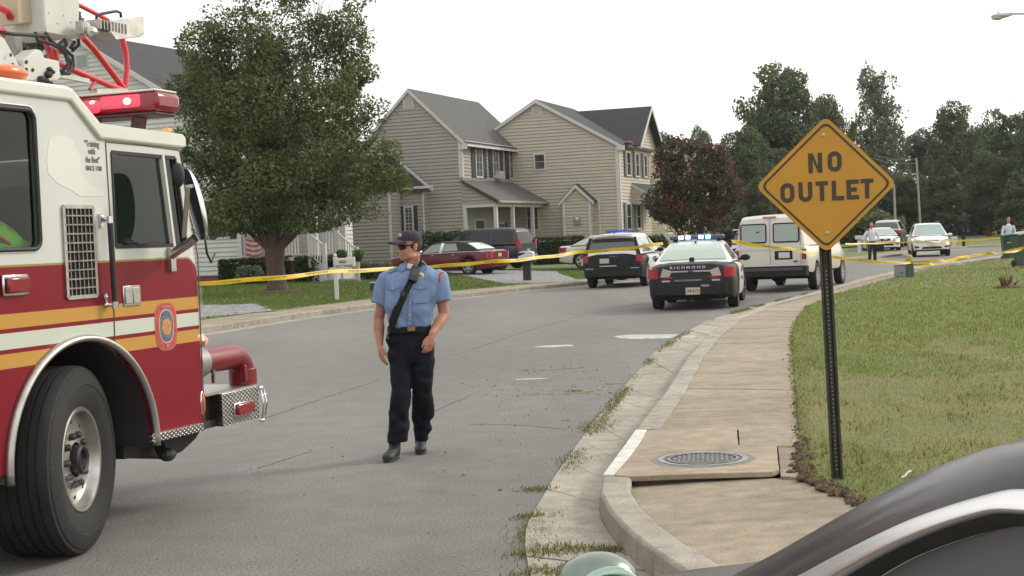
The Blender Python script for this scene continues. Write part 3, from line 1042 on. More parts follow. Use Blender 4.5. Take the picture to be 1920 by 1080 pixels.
# arch liner and trim
al = MB()
al.grid([[(x, y, z) for x, z in arc_pts(ARC[2] + .004, 184, -4)] for y in (.0, .74)])
part('wheel_arch_liner', al, mat('arch_liner', (.03, .028, .026), .9), truck, smooth=True)
tr = MB()
pts = [(x, -.012, z) for x, z in arc_pts(ARC[2] + .012, 184, -3, 40)]
tr.tube(pts, [(.022, .030)] * len(pts), 10)
part('arch_trim', tr, M_brush, truck, smooth=True)
tr = MB(); tr.grid([[(x, y, z) for x, z in arc_pts(ARC[2] + .01, 184, -3, 40)] for y in (.001, .055)])
part('arch_lip', tr, mat('lip', (.28, .26, .2), .5, .6), truck, smooth=True)
# front wheel, steered left
def big_wheel(parent, loc, steer):
    R = Matrix.Translation(loc) @ Matrix.Rotation(steer, 4, 'Z') @ Matrix.Rotation(PI / 2, 4, 'X')
    ty = MB()
    prof = [(.30, -.22), (.40, -.26), (.49, -.255), (.53, -.235), (.54, -.21)]
    for g in (-.15, -.09, -.03, .03, .08):
        prof += [(.541, g - .008), (.530, g - .006), (.530, g + .006), (.541, g + .008)]
    prof += [(.538, .118), (.528, .138), (.512, .143), (.506, .150), (.47, .165), (.43, .170), (.425, .166), (.38, .164), (.34, .150), (.30, .128)]
    ty.lathe([(r, h) for r, h in prof], R, 72, cap=False)
    w = part('wheel', ty, M_tyre, parent, smooth=25)
    w.name = 'wheel'
    rim = MB()
    rim.lathe([(.296, .118), (.302, .130), (.296, .138), (.280, .136), (.270, .120), (.264, .098), (.255, .080), (.240, .076), (.13, .092), (.10, .098), (.10, .0)], R, 56, cap=False)
    rim.lathe([(.296, -.21), (.28, -.22), (.25, .02)], R, 56, cap=False)
    part('rim', rim, M_brush, w, smooth=30)
    hub = MB(); hub.lathe([(.088, .05), (.086, .135), (.075, .148), (.06, .142), (.052, .12), (.0005, .118)], R, 28, cap=False)
    part('hub', hub, mat('hub_dark', (.05, .05, .05), .4, .6), w, smooth=35)
    lg = []; ho = MB()
    for k in range(10):
        a = 2 * PI * k / 10
        lg.append(MB()); lg[-1].lathe([(.021, .08), (.021, .108), (.014, .120), (.001, .122)], R @ Matrix.Translation((.145 * math.cos(a), .145 * math.sin(a), 0)), 8, cap=False)
        a += PI / 10
        ho.lathe([(.016, .084), (.016, .0865), (.0005, .0866)], R @ Matrix.Translation((.212 * math.cos(a), .212 * math.sin(a), -.006)), 12, cap=False)
    for q_ in lg: part('lug_nut', q_, mat('lug', (.10, .10, .10), .4, .8), w, smooth=30)
    part_split('hand_hole', ho, M_dark, w)
    return w
big_wheel(truck, (-.02, .175, .54), math.radians(16))
# grille vent
g0, g1, g2, g3 = T3(119, 388, .01), T3(173, 387, .01), T3(182, 553, .01), T3(128, 560, .01)
gx0, gx1, gz0, gz1 = g0.x, g1.x + .005, (g2.z + g3.z) / 2, (g0.z + g1.z) / 2
v = MB()
v.bar((gx0, -.006, gz0), (gx0, -.006, gz1), .022, .016); v.bar((gx1, -.006, gz0), (gx1, -.006, gz1), .022, .016)
v.bar((gx0, -.006, gz0), (gx1, -.006, gz0), .016, .022); v.bar((gx0, -.006, gz1), (gx1, -.006, gz1), .016, .022)
vent = part('engine_vent', v, M_brush, truck)
part('vent_backing', MB().bb(gx0, gx1, -.003, .002, gz0, gz1), M_dark, vent)
bars = MB()
for k in range(1, 10):
    bars.bar((gx0, -.010, gz0 + (gz1 - gz0) * k / 10), (gx1, -.010, gz0 + (gz1 - gz0) * k / 10), .010, .008)
for k in range(1, 7):
    bars.bar((gx0 + (gx1 - gx0) * k / 7, -.008, gz0), (gx0 + (gx1 - gx0) * k / 7, -.008, gz1), .006, .006)
part('vent_bars', bars, mat('grille_steel', (.30, .27, .24), .45, .8, var=.3, scale=20), vent)
# square marker light
m0, m1 = T3(8, 556, .02), T3(54, 513, .02)
o = part('marker_light', MB().bb(m0.x, m1.x, -.02, 0, m0.z, m1.z), M_chrome, truck, bevel=.008)
part('lens', MB().bb(m0.x + .016, m1.x - .004, -.040, -.018, m0.z + .012, m1.z - .016), M_redlens, o, bevel=.01)
# grab handle with standoffs
h0, h1 = T3(206, 412, .06), T3(216, 572, .06)
o = part('grab_handle', MB().tube([h0, h1], .017, 12), M_blk, truck, smooth=40)
e = MB()
for p in (h0, h1):
    e.tube([p + Vector((0, 0, .02)), p - Vector((0, 0, .02))], .021, 12); e.tube([p, p + Vector((0, .06, 0))], .012, 8)
for px, py in ((190, 413), (197, 562)):
    q = T3(px, py, .012); e.box((q.x, -.008, q.z), (.03, .02, .075)); e.ell((q.x, -.022, q.z + .015), (.012, .012, .016), 8, 6)
part_split('handle_bracket', e, M_chrome, o, smooth=40)
# door latch box
m0, m1 = T3(233, 575, .008), T3(263, 534, .008)
o = part('door_latch', MB().bb(m0.x, m1.x, -.008, .0, m0.z, m1.z), M_chrome, truck, bevel=.004)
part('latch_paddle', MB().bb(m0.x + .014, (m0.x + m1.x) / 2 - .004, -.016, -.007, m0.z + .014, m1.z - .012).bb((m0.x + m1.x) / 2 + .004, m1.x - .012, -.016, -.007, m0.z + .014, m1.z - .012), M_brush, o, bevel=.003)
# crest
cx, cz = (TP(290, 610)[0] + TP(331, 610)[0]) / 2, (TP(311, 566)[1] + TP(311, 657)[1]) / 2
rw, rh = (TP(331, 610)[0] - TP(290, 610)[0]) / 2, (TP(311, 566)[1] - TP(311, 657)[1]) / 2
def sup(cx, cz, a, b, e=3.0, n=36):
    out = []
    for k in range(n):
        t = 2 * PI * k / n; c, s = math.cos(t), math.sin(t)
        out.append((cx + a * abs(c) ** (2 / e) * (1 if c > 0 else -1) * (1 - .10 * abs(s) ** 3), cz + b * abs(s) ** (2 / e) * (1 if s > 0 else -1)))
    return out
c_red = mat('crest_red', (.45, .045, .04), .5, var=.3, scale=40); c_blue = mat('crest_slate', (.055, .08, .10), .5, col2=(.16, .18, .20), scale=50)
c_or = mat('crest_orange', (.42, .13, .05), .5, col2=(.55, .32, .12), scale=60); c_pink = mat('crest_pink', (.50, .22, .22), .5); c_cr = mat('crest_cream', (.5, .45, .35), .5)
crest = part('door_crest', MB().prism(sup(cx, cz, rw, rh, 3.4), -.003, .0, sidefn), mat('crest_rim', (.40, .17, .10), .5), truck)
part('crest_field', MB().prism(sup(cx, cz, rw * .93, rh * .95, 3.4), -.0045, -.001, sidefn), c_red, crest)
part('crest_ring', MB().prism(sup(cx, cz, rw * .66, rh * .70, 2.6), -.006, -.001, sidefn), c_cr, crest)
part('crest_shield', MB().prism(sup(cx, cz, rw * .60, rh * .655, 2.6), -.0075, -.001, sidefn), c_blue, crest)
part('crest_center', MB().prism(sup(cx, cz - .004, rw * .42, rh * .33, 2.2), -.009, -.001, sidefn), c_or, crest)
e = MB(); e.box((cx, -.0095, cz + rh * .50), (rw * .7, .002, rh * .09)); e.box((cx, -.0095, cz - rh * .50), (rw * .55, .002, rh * .09))
part('crest_tools', e, mat('crest_blue', (.06, .12, .20), .5), crest)
for txt, zz, s in (('RICHMOND', cz + rh * .80, rh * .19), ('FIRE', cz - rh * .83, rh * .2)):
    part('crest_lettering', text_mb(txt, s, lambda x, y, z, zz=zz: (cx + x, -.0075 - z, zz + y - .6 * abs(x) ** 1.5), .002, .62, bold=.001), c_pink, crest)
# motto
mtx = MB()
for txt, px, py, s, xs in (('“Training', 172, 270, .052, .72), ('with', 172, 284, .050, .75), ('the Best”', 174, 300, .050, .72), ('SINCE 1788', 176, 316, .038, .80)):
    q = T3(px, py, .002)
    t = text_mb(txt, s, lambda x, y, z, q=q: (q.x + x, -.002 - z, q.z + y), .001, xs, bold=.0008)
    mtx.add(t.v, t.f)
part('motto_lettering', mtx, mat('motto_ink', (.12, .10, .09), .6), truck)
# sill strip, corner lights
a, b = T3(283, 822, .01), T3(379, 800, .01)
part('step_trim', MB().bar((a.x, -.01, a.z - .0), (b.x, -.01, b.z), .03, .052), M_dia, truck, bevel=.004)
q = T3(398, 636, -.02)
R = Matrix.Translation((1.30, .03, q.z)) @ Matrix.Rotation(PI / 2, 4, 'X') @ Matrix.Rotation(.9, 4, 'Y')
o = part('corner_beacon', MB().lathe([(.045, -.02), (.045, .012), (.036, .018), (.001, .018)], R, 20, cap=False), M_chrome, truck, smooth=40)
part('lens', MB().ell((0, 0, .022), (.030, .030, .020), 14, 8, R), mat('corner_glow', (.8, .08, .03), .3, emit=(1, .10, .04), es=1.6), o, smooth=True)
part('bulb', MB().ell((0, 0, .040), (.007, .012, .005), 8, 6, R), M_hot, o, smooth=True)
q = T3(387, 755, .0)
part('amber_marker', MB().ell((1.235, -.002, q.z), (.018, .016, .072), 12, 10), M_amber, truck, smooth=True)
part('marker_rim', MB().ell((1.235, .003, q.z), (.025, .012, .082), 12, 10), M_chrome, truck, smooth=True)
# front bumper
bz0, bz1 = .57, .80
b0 = TP(418, 770)[0]; b1 = TP(486, 760)[0]
bz0 = TP(450, 792)[1]; bz1 = TP(450, 731)[1]
part('bumper', MB().bb(b0, b1, .0, WID, bz0, bz1), M_dia, truck, bevel=.006)
part('bumper_deck', MB().bb(1.30, b1, .02, WID, bz1, bz1 + .012), M_brush, truck)
part('bumper_frame', MB().bb(1.25, b0, .06, .12, bz0 - .0, bz0 + .05).bb(1.25, b0, .10, WID - .1, bz0 + .05, bz1 - .01), M_blk, truck)
m0, m1 = TP(438, 782), TP(470, 749)
o = part('bumper_light', MB().bb(m0[0], m1[0], -.014, .002, m0[1], m1[1]), M_chrome, truck, bevel=.005)
part('lens', MB().bb(m0[0] + .018, m1[0] + .004, -.034, -.012, m0[1] + .008, m1[1] - .008), M_redlens, o, bevel=.01)
# tow rail at bumper end
p, q = TP(490, 727), TP(492, 787)
tw = MB()
for s_ in (-.018, .018):
    tw.tube([(b1 + .03 + s_, -.01, p[1]), (b1 + .035 + s_ * 1.2, -.03, (p[1] + q[1]) / 2), (b1 + .03 + s_, -.01, q[1])], .006, 8)
for zz in (p[1], q[1]):
    tw.ell((b1 + .028, -.005, zz), (.034, .018, .016), 10, 6)
part('bumper_rail', tw, M_chrome, truck, smooth=True)
# suction elbow
yo = .13
cz_ = TP(415, 672, -yo)[1]; xe = TP(455, 700, -yo)[0]; x0 = 1.30
rr = .086
pts = [(x0 + .02, yo, cz_), (x0 + .09, yo, cz_)]
cb = .15
for k in range(9):
    a = math.radians(90 * k / 8)
    pts.append((xe - cb + cb * math.sin(a), yo, cz_ - cb + cb * math.cos(a)))
pts.append((xe, yo, bz1 + .09))
elb = part('suction_elbow', MB().tube(pts, [rr * .96, rr] + [rr * 1.0] * 9 + [rr], 22), mat('hydrant_red', (.17, .008, .016), .4, coat=.15), truck, smooth=40)
o = MB(); o.lathe([(rr * 1.13, 0), (rr * 1.13, .11), (rr, .115)], Matrix.Translation((xe, yo, bz1 + .012)), 24); o.lathe([(rr * 1.12, 0), (rr * 1.12, .02)], Matrix.Translation((x0 + .115, yo, cz_)) @ Matrix.Rotation(PI / 2, 4, 'Y'), 24)
o.box((xe - .10, yo - .07, bz1 + .10), (.035, .04, .11))
part_split('elbow_collar', o, MATS['hydrant_red'], elb, smooth=40, bevel=.004)
part('elbow_flange', MB().lathe([(rr * 1.22, 0), (rr * 1.22, .11), (rr, .115)], Matrix.Translation((x0 + .005, yo, cz_)) @ Matrix.Rotation(PI / 2, 4, 'Y'), 24), mat('grey_cast', (.25, .25, .23), .5, .4), elb, smooth=40)
part('elbow_lever', MB().box((x0 + .16, yo - .08, cz_ - .10), (.02, .02, .09)), M_chrome, elb)
# dark chin and underbody
ch = MB()
prof = [(.70, .56), (.70, .43), (1.0, .41), (1.15, .36), (1.35, .38), (1.52, .44), (1.63, .52), (b1 - .02, bz0), (1.3, bz0), (1.2, .56)]
ch.prism(prof, .25, WID - .25, sidefn)
part('underbody_chin', ch, mat('underbody', (.022, .022, .022), .7), truck, smooth=30)
ax = MB(); ax.tube([(0, .3, .5), (0, WID - .3, .5)], .06); ax.bb(T_REAR, .7, .6, .75, .35, .58); ax.bb(T_REAR, .7, WID - .75, WID - .6, .35, .58)
q = T3(315, 858, -.12); ax.ell((q.x, .12, q.z + .02), (.07, .05, .045), 10, 6); ax.bar((q.x - .05, .12, q.z + .02), (q.x + .12, .3, q.z + .14), .05)
part('front_axle', ax, M_blk, truck)
# far front wheel
big_wheel(truck, (-.02, WID - .175, .54), math.radians(16))
# mirror
mr_ = MB()
br = [T3(316, 462, .01), T3(322, 505, .01)]
mr_.box(((br[0].x + br[1].x) / 2 + .01, -.014, (br[0].z + br[1].z) / 2 - .01), (.055, .03, .15))
mr_.tube([T3(322, 478, .05), T3(336, 468, .12), T3(352, 458, .18), T3(366, 446, .24)], [(.030, .020)] * 4, 12)
mirror = part('wing_mirror', mr_, M_brush, truck, smooth=40)
# chrome shell: half ellipsoid, back side facing forward
off = .26
top, bot = T3(352, 310, off), T3(374, 456, off)
cxm, czm = (top.x + bot.x) / 2, (top.z + bot.z) / 2; hh = (top.z - bot.z) / 2 * .92
shell = MB(); rws = []
for i in range(17):
    th = PI * i / 16; z = czm + hh * math.cos(th); w = max(.004, math.sin(th) ** .55)
    lean = (bot.x - top.x) * (1 - math.cos(th)) / 2
    xo = top.x + lean
    rws.append([(xo + .060 * w * math.sin(math.radians(a)) * math.sin(th) ** .3 - .0, -off + .105 * w * -math.cos(math.radians(a)), z) for a in range(0, 181, 15)])
shell.grid(rws)
RZ = Matrix.Translation((cxm, -off, 0)) @ Matrix.Rotation(math.radians(-38), 4, 'Z') @ Matrix.Translation((-cxm, off, 0))
rws = [[tuple(RZ @ Vector(p)) for p in r] for r in rws]
shell = MB().grid(rws)
o = part('mirror_shell', shell, M_chrome, mirror, smooth=True)
gl_ = MB(); ring = [(r[0][0] + .004, 0, r[0][2]) for r in rws]
gl_.grid([[tuple(Vector(r[0]).lerp(Vector(r[len(r) // 2]), .04)), tuple(Vector(r[-1]).lerp(Vector(r[len(r) // 2]), .04))] for r in rws])
part('mirror_glass', gl_, mat('mirror_glass', (.06, .065, .07), .06, .3), mirror)
part('mirror_brace', MB().bar(T3(352, 350, off + .10), T3(345, 445, off + .02), .028, .01).bar(T3(350, 350, off + .1), T3(372, 347, off - .02), .02, .02), M_brush, mirror)
part('convex_mirror', MB().ell(tuple(T3(334, 328, off + .02)), (.035, .04, .075), 12, 10), M_blk, mirror, smooth=True)
# wiper arm curl seen past the corner
part('wiper_arm', MB().tube([T3(384, 445, -.1), T3(388, 475, -.1), T3(396, 492, -.12), T3(403, 476, -.15)], .008, 6), M_blk, truck, smooth=True)

# light bar across the roof
def TT(px, py, y):
    return T3(px, py, -y)
lz = T3(335, 196, -.12).z
lx = 1.06
bar = MB().bb(lx - .14, lx + .14, .03, 2.35, lz - .07, lz + .055)
lb = part('light_bar', bar, M_redlens, truck, bevel=.035, seg=3)
part('light_bar_top', MB().bb(lx - .13, lx + .13, .05, 2.33, lz + .055, lz + .07), M_white, lb, bevel=.01)
part('light_bar_base', MB().bb(lx - .12, lx + .12, .06, 2.30, lz - .095, lz - .068), mat('base_maroon', (.06, .01, .015), .4), lb, bevel=.01)
gm = MB(); gm.bb(lx - .148, lx + .1, .14, .46, lz - .048, lz + .045); gm.bb(lx - .145, lx + .1, .66, 1.0, lz - .045, lz + .042)
part_split('lit_module', gm, M_redglow, lb, bevel=.03, seg=3)
hb = MB()
for yy in (.24, .50, .84):
    hb.ell((lx - .150, yy, lz), (.008, .030, .022), 10, 8)
gm2 = MB().bb(lx - .16, lx + .05, .44, .60, lz - .06, lz + .03)
part('rotating_beacon', gm2, M_redglow, lb, bevel=.04, seg=3)
part_split('beacon_bulb', hb, M_hot, lb, smooth=True)
part_split('light_bar_mount', MB().bar((lx + .02, .30, p_fr[1] + .08), (lx - .02, .24, lz - .09), .09, .03).bar((lx - .25, .55, p_fr[1] + .08), (lx - .1, .55, lz - .09), .14, .04).bar((lx - .3, .9, p_fr[1] + .08), (lx - .1, 1.0, lz - .09), .14, .04), mat('mount_grey', (.10, .05, .05), .5), lb)
sm_ = MB().bb(.72, .95, .25, .40, p_fr[1] + .08, p_fr[1] + .15).bb(.62, .9, .6, .9, p_fr[1] + .08, p_fr[1] + .20)
part_split('siren_housing', sm_, M_brush, truck, bevel=.02)
part('clearance_lamp', MB().ell((1.13, .10, p_fr[1] + .125), (.02, .03, .018), 10, 6), mat('clearance_amber', (.8, .15, .04), .4, emit=(1, .15, .05), es=1.2), truck, smooth=True)
part('clearance_lamp', MB().ell((p_kink[0] - .42, .05, zr + .12), (.13, .06, .045), 12, 8), mat('orange_dome', (.7, .14, .03), .3, coat=.4), truck, smooth=True)

# aerial ladder tip and platform above the cab
LY = 1.0
def LP(px, py, y=LY):
    return T3(px, py, -y)
lad = MB()
for pts, r in (([(229, 72), (236, 100), (238, 130), (234, 170)], .022), ([(155, 70), (176, 92), (205, 130), (232, 166)], .022), ([(134, 130), (170, 145), (205, 160), (234, 170)], .022),
               ([(145, 8), (165, 18), (200, 36), (229, 72)], .016), ([(-5, 12), (14, 22), (20, 35)], .022), ([(2, 55), (14, 72), (26, 92)], .024), ([(72, 62), (86, 82), (100, 108)], .018),
               ([(90, 92), (100, 115), (134, 130)], .022), ([(179, 150), (168, 168)], .012), ([(92, 92), (120, 98)], .018), ([(105, 118), (100, 95)], .03), ([(-30, -20), (-5, 12)], .02)):
    lad.tube([LP(x, y) for x, y in pts], r, 10)
ladder = part('aerial_ladder', MB().tube([LP(-30, 5), LP(-5, 12), LP(14, 22), LP(20, 35)], .022, 10), M_ladder, truck, smooth=40)
part_split('ladder_tube', lad, M_ladder, ladder, smooth=40)
part('ladder_foot', MB().bar(LP(175, 172), LP(234, 171), .06, .035).bar(LP(112, 142), LP(165, 152), .03, .03), M_brush, ladder)
def plate(pts, y0, y1, m, name, parent, bev=.01):
    return part(name, MB().prism([TP(x, y, -y0) for x, y in pts], y0, y1, sidefn), m, parent, bevel=bev)
M_bw = mat('platform_white', (.50, .51, .46), .5, var=.08, scale=3)
pf = plate([(84, 45), (79, -60), (150, -60), (149, 40), (146, 72), (86, 60)], .85, 1.25, M_bw, 'rescue_platform', truck)
bt = MB()
for x, y in ((92, 24), (120, 29), (133, 41), (135, 56), (108, 44)):
    q = LP(x, y, .848); bt.ell(tuple(q), (.006, .004, .006), 8, 6)
part_split('platform_bolt', bt, M_brush, pf)
plate([(0, -60), (60, -60), (88, 45), (60, 62), (28, 60), (18, 40), (6, 0)], 1.3, 1.5, M_bw, 'platform_side', pf)
plate([(31, -60), (62, -60), (66, 44), (34, 46)], .95, 1.1, mat('tan_box', (.42, .35, .24), .7), 'control_box', pf)
plate([(66, -30), (80, -20), (82, 52), (68, 60)], 1.1, 1.28, mat('hinge_grey', (.16, .16, .15), .7), 'platform_hinge', pf)  # even grey plate between control box and platform panel
plate([(-10, 65), (8, 70), (45, 138), (46, 155), (20, 155), (-10, 110)], .8, .92, M_bw, 'support_arm', truck)
plate([(26, 62), (40, 62), (48, 150), (38, 150)], .92, 1.0, mat('arm_grey', (.22, .22, .20), .6), 'support_strut', truck)
br_ = plate([(42, 112), (52, 106), (68, 92), (78, 94), (84, 108), (112, 114), (114, 146), (108, 152), (48, 152)], .78, .9, M_bw, 'mount_bracket', truck)
bt = MB()
for x, y in ((50, 116), (62, 131), (50, 130), (20, 103), (24, 121)):
    bt.ell(tuple(LP(x, y, .775)), (.012, .006, .012), 8, 6)
for x, y, r in ((90, 140, .03), (98, 135, .02), (77, 149, .03), (86, 152, .025), (93, 130, .02)):
    bt.ell(tuple(LP(x, y, .77)), (r, r, r * .8), 8, 6)
part_split('bracket_bolt', bt, M_blk, br_)
hs = MB()
for pts in ([(0, 60), (25, 64), (60, 66), (90, 68), (105, 85), (122, 100), (134, 118), (130, 138), (116, 138)], [(85, 62), (98, 80), (118, 90), (136, 105), (138, 125), (126, 138), (112, 132)],
            [(146, 72), (148, 84), (136, 95)], [(60, 150), (75, 142), (90, 150), (100, 160)], [(66, 60), (70, 75), (95, 82), (120, 95), (128, 120), (118, 132)], [(120, 72), (125, 84), (116, 92)], [(140, 78), (132, 90)]):
    hs.tube([LP(x, y, .8) for x, y in pts], .012, 7)
part_split('hydraulic_hose', hs, M_blk, truck, smooth=True)
# spotlight
s0 = LP(200, 55, .7)
sp_ = part('spotlight', MB().prism([TP(x, y, -.7) for x, y in [(192, 44), (252, 32), (252, 66), (245, 71), (198, 77), (188, 62)]], .62, .80, sidefn), M_brush, truck, bevel=.008)
part('lamp_glass', MB().bb(TP(251, 50, -.7)[0], TP(251, 50, -.7)[0] + .012, .63, .79, TP(251, 66, -.7)[1], TP(251, 35, -.7)[1]), mat('lamp_glass', (.5, .5, .5), .1, .2), sp_)
hf = MB()
for k in range(9):
    x = TP(168 + k * 6, 50, -.7)[0]; hf.bb(x, x + .006, .61, .81, TP(180, 58, -.7)[1], TP(180, 40, -.7)[1])
hf.ell(tuple(LP(172, 60, .66)), (.05, .04, .04), 12, 8); hf.ell(tuple(LP(158, 53, .7)), (.03, .05, .05), 12, 8); hf.bar(LP(150, 55, .7), LP(196, 55, .7), .05)
part('lamp_fins', hf, M_brush, sp_)
part('lamp_handle', MB().tube([LP(181, 38, .7), LP(181, 30, .7), LP(190, 26, .7), LP(218, 21, .7), LP(226, 24, .7), LP(227, 33, .7)], .010, 8), M_blk, sp_, smooth=True)
# ================================================================== NO OUTLET SIGN
sb = G(1570, 899, .15)
tilt = math.radians(1.1)
SM = Matrix.Translation((sb.x, sb.y, .15)) @ Matrix.Rotation(math.radians(-9), 4, 'Z') @ Matrix.Rotation(-tilt, 4, 'Y')
sign = thing('traffic_sign', 'yellow diamond NO OUTLET sign on a perforated dark steel post', 'road sign', SM)
SI = SM.inverted()
sn = SM.to_3x3() @ Vector((0, -1, 0))
def SP(px, py, off=.05):
    return SI @ PL(px, py, SM @ Vector((0, -off, 0)), sn)
c4 = [SP(1548, 222), SP(1677, 343), SP(1550, 470), SP(1421, 350)]
cc = sum(c4, Vector()) / 4
M_post = mat('post_green_steel', (.045, .045, .036), .6, .3, var=.25, scale=12, bump=.2)
hw = .036
pz = cc.z + .34
po = MB()
# U channel with flanges, centre web set back
for x0, x1, y0, y1 in ((-hw, -hw + .013, -.012, .010), (hw - .013, hw, -.012, .010), (-.014, .014, .018, .024)):
    po.bb(x0, x1, y0, y1, -.3, pz)
po.add([(-hw + .013, -.002, -.3), (-.014, .020, -.3), (-.014, .020, pz), (-hw + .013, -.002, pz)], [(0, 1, 2, 3)])
po.add([(hw - .013, -.002, -.3), (.014, .020, -.3), (.014, .020, pz), (hw - .013, -.002, pz)], [(3, 2, 1, 0)])
post = part('post', po, M_post, sign)
ho = MB(); z = .06
while z < cc.z - .5:
    ho.lathe([(.0052, 0), (.0052, .001), (.0003, .001)], Matrix.Translation((0, .0175, z)) @ Matrix.Rotation(PI / 2, 4, 'X'), 8, cap=False)
    z += .0254
part('post_holes', ho, mat('hole_light', (.32, .30, .24), .8), post)
# diamond plate
def rdiamond(c, corners, r, n=6):
    out = []
    m = len(corners)
    for i in range(m):
        p, a, b = corners[i], corners[i - 1], corners[(i + 1) % m]
        d1 = (a - p).normalized(); d2 = (b - p).normalized()
        s, e = p + d1 * r, p + d2 * r
        for k in range(n + 1):
            t = k / n; out.append(s.lerp(p, t).lerp(p.lerp(e, t), t))
    return out
def ins(corners, d):
    c = sum(corners, Vector((0, 0))) / 4
    return [p - (p - c).normalized() * d for p in corners]
# corners from picture are of the rounded outline: push out a little to get the sharp diamond
c2 = [Vector((p.x, p.z)) for p in c4]
c0 = sum(c2, Vector((0, 0))) / 4
sharp = [c0 + (p - c0) * 1.035 for p in c2]
sf = lambda u, v, w: (u, w, v)
def toxy(l): return [(p.x, p.y) for p in l]
M_yel = mat('sign_yellow', (.47, .235, .028), .42, var=.07, scale=3, spec=.3)
M_ink = mat('sign_black', (.038, .030, .018), .5)
panel = part('panel', MB().prism(toxy(rdiamond(c0, sharp, .05)), -.052, -.049, sf), M_yel, sign)
b_out = rdiamond(c0, ins(sharp, .030), .045); b_in = rdiamond(c0, ins(sharp, .047), .040)
part('border', MB().holed(toxy(b_out), [toxy(b_in)], -.0545, -.051, sf), M_ink, panel)
part('panel_backing', MB().prism(toxy(rdiamond(c0, sharp, .05)), -.0488, -.046, sf), mat('sign_back', (.30, .28, .22), .5, .5), panel)
# lettering, drawn as strokes of even weight
def stroke_letter(ch, w, h, t):
    """polygons (outer, holes) in a box w x h with stroke t"""
    def rr(x0, x1, y0, y1, r, n=6):
        out = []
        for cx, cy, a in ((x1 - r, y1 - r, 0), (x0 + r, y1 - r, 90), (x0 + r, y0 + r, 180), (x1 - r, y0 + r, 270)):
            for k in range(n + 1):
                q = math.radians(a + 90 * k / n); out.append((cx + r * math.cos(q), cy + r * math.sin(q)))
        return out
    if ch == 'O': return [(rr(0, w, 0, h, w * .48), [rr(t, w - t, t, h - t, (w - 2 * t) * .48)])]
    if ch == 'U':
        o = [(0, h)] + [(w / 2 - w / 2 * math.cos(q), w / 2 - w / 2 * math.sin(q)) for q in [PI * k / 14 for k in range(15)]] + [(w, h), (w - t, h)]
        r = w / 2 - t
        o += [(w / 2 + r * math.cos(q), w / 2 - r * math.sin(q)) for q in [PI * k / 12 for k in range(13)]] + [(t, h)]
        return [(o, [])]
    if ch == 'T': return [([(0, h), (0, h - t), (w / 2 - t / 2, h - t), (w / 2 - t / 2, 0), (w / 2 + t / 2, 0), (w / 2 + t / 2, h - t), (w, h - t), (w, h)], [])]
    if ch == 'L': return [([(0, h), (0, 0), (w, 0), (w, t), (t, t), (t, h)], [])]
    if ch == 'E': return [([(0, h), (0, 0), (w, 0), (w, t), (t, t), (t, h / 2 - t / 2), (w * .82, h / 2 - t / 2), (w * .82, h / 2 + t / 2), (t, h / 2 + t / 2), (t, h - t), (w, h - t), (w, h)], [])]
    if ch == 'N': return [([(0, h), (0, 0), (t, 0), (t, h * .68), (w - t * 1.05, 0), (w, 0), (w, h), (w - t, h), (w - t, h * .32), (t * 1.05, h)], [])]


def sign_word(word, quad):
    """quad: picture corners (left-bottom, left-top, right-top, right-bottom) of each letter's box"""
    for ch, q in zip(word, quad):
        lb, lt, rt, rb = [SP(x, y, .0535) for x, y in q]
        w, h = ((rb - lb).length + (rt - lt).length) / 2, ((lt - lb).length + (rt - rb).length) / 2
        for outer, holes in stroke_letter(ch, w, h, .026):
            def m(u, v, wz):
                a, b = u / w, v / h
                p = lb.lerp(rb, a).lerp(lt.lerp(rt, a), b)
                return (p.x, wz, p.z)
            part('letter', MB().holed(outer, holes, -.0545, -.051, m), M_ink, panel)


def Z3(x, y): return (1400 + x / 3.6, 200 + y / 3.6)
sign_word('NO', [[Z3(418, 450), Z3(414, 316), Z3(508, 310), Z3(512, 444)], [Z3(548, 440), Z3(545, 303), Z3(640, 300), Z3(642, 436)]])
sign_word('OUTLET', [[Z3(229, 650), Z3(226, 518), Z3(322, 514), Z3(324, 648)], [Z3(352, 645), Z3(348, 511), Z3(441, 507), Z3(446, 640)], [Z3(468, 638), Z3(465, 505), Z3(548, 501), Z3(552, 634)],
                     [Z3(576, 634), Z3(573, 500), Z3(656, 497), Z3(659, 630)], [Z3(676, 628), Z3(672, 494), Z3(757, 490), Z3(760, 624)], [Z3(771, 622), Z3(768, 488), Z3(854, 484), Z3(857, 618)]])
for px, py in ((1544, 253), (1551, 437)):
    q = SP(px, py, .055)
    part('bolt', MB().lathe([(.012, 0), (.012, .002), (.007, .003), (.006, .008), (.001, .009)], Matrix.Translation((q.x, -.0525, q.z)) @ Matrix.Rotation(PI / 2, 4, 'X'), 12, cap=False), mat('bolt_zinc', (.45, .40, .34), .4, .7), panel, smooth=30)
# ================================================================== PEOPLE
def remeshed(name, mb, voxel, m, parent=None, smooth_it=4, factor=.5, disp=None):
    """one continuous surface grown round the overlapping volumes in mb"""
    me = mb.mesh(name + '_src', None)
    o = bpy.data.objects.new('t', me); scene.collection.objects.link(o)
    md = o.modifiers.new('r', 'REMESH'); md.mode = 'VOXEL'; md.voxel_size = voxel
    if smooth_it:
        s = o.modifiers.new('s', 'SMOOTH'); s.factor = factor; s.iterations = smooth_it
    dg = bpy.context.evaluated_depsgraph_get()
    res = bpy.data.meshes.new_from_object(o.evaluated_get(dg))
    bpy.data.objects.remove(o); bpy.data.meshes.remove(me)
    res.name = name
    if disp:
        n = len(res.vertices)
        co = np.empty(n * 3, np.float32); res.vertices.foreach_get('co', co); co = co.reshape(-1, 3)
        no = np.empty(n * 3, np.float32); res.vertices.foreach_get('normal', no); no = no.reshape(-1, 3)
        co = co + no * disp(co)[:, None]
        res.vertices.foreach_set('co', co.astype(np.float32).ravel()); res.update()
    res.materials.clear(); res.materials.append(m)
    for p in res.polygons: p.use_smooth = True
    return link(name, res, parent)


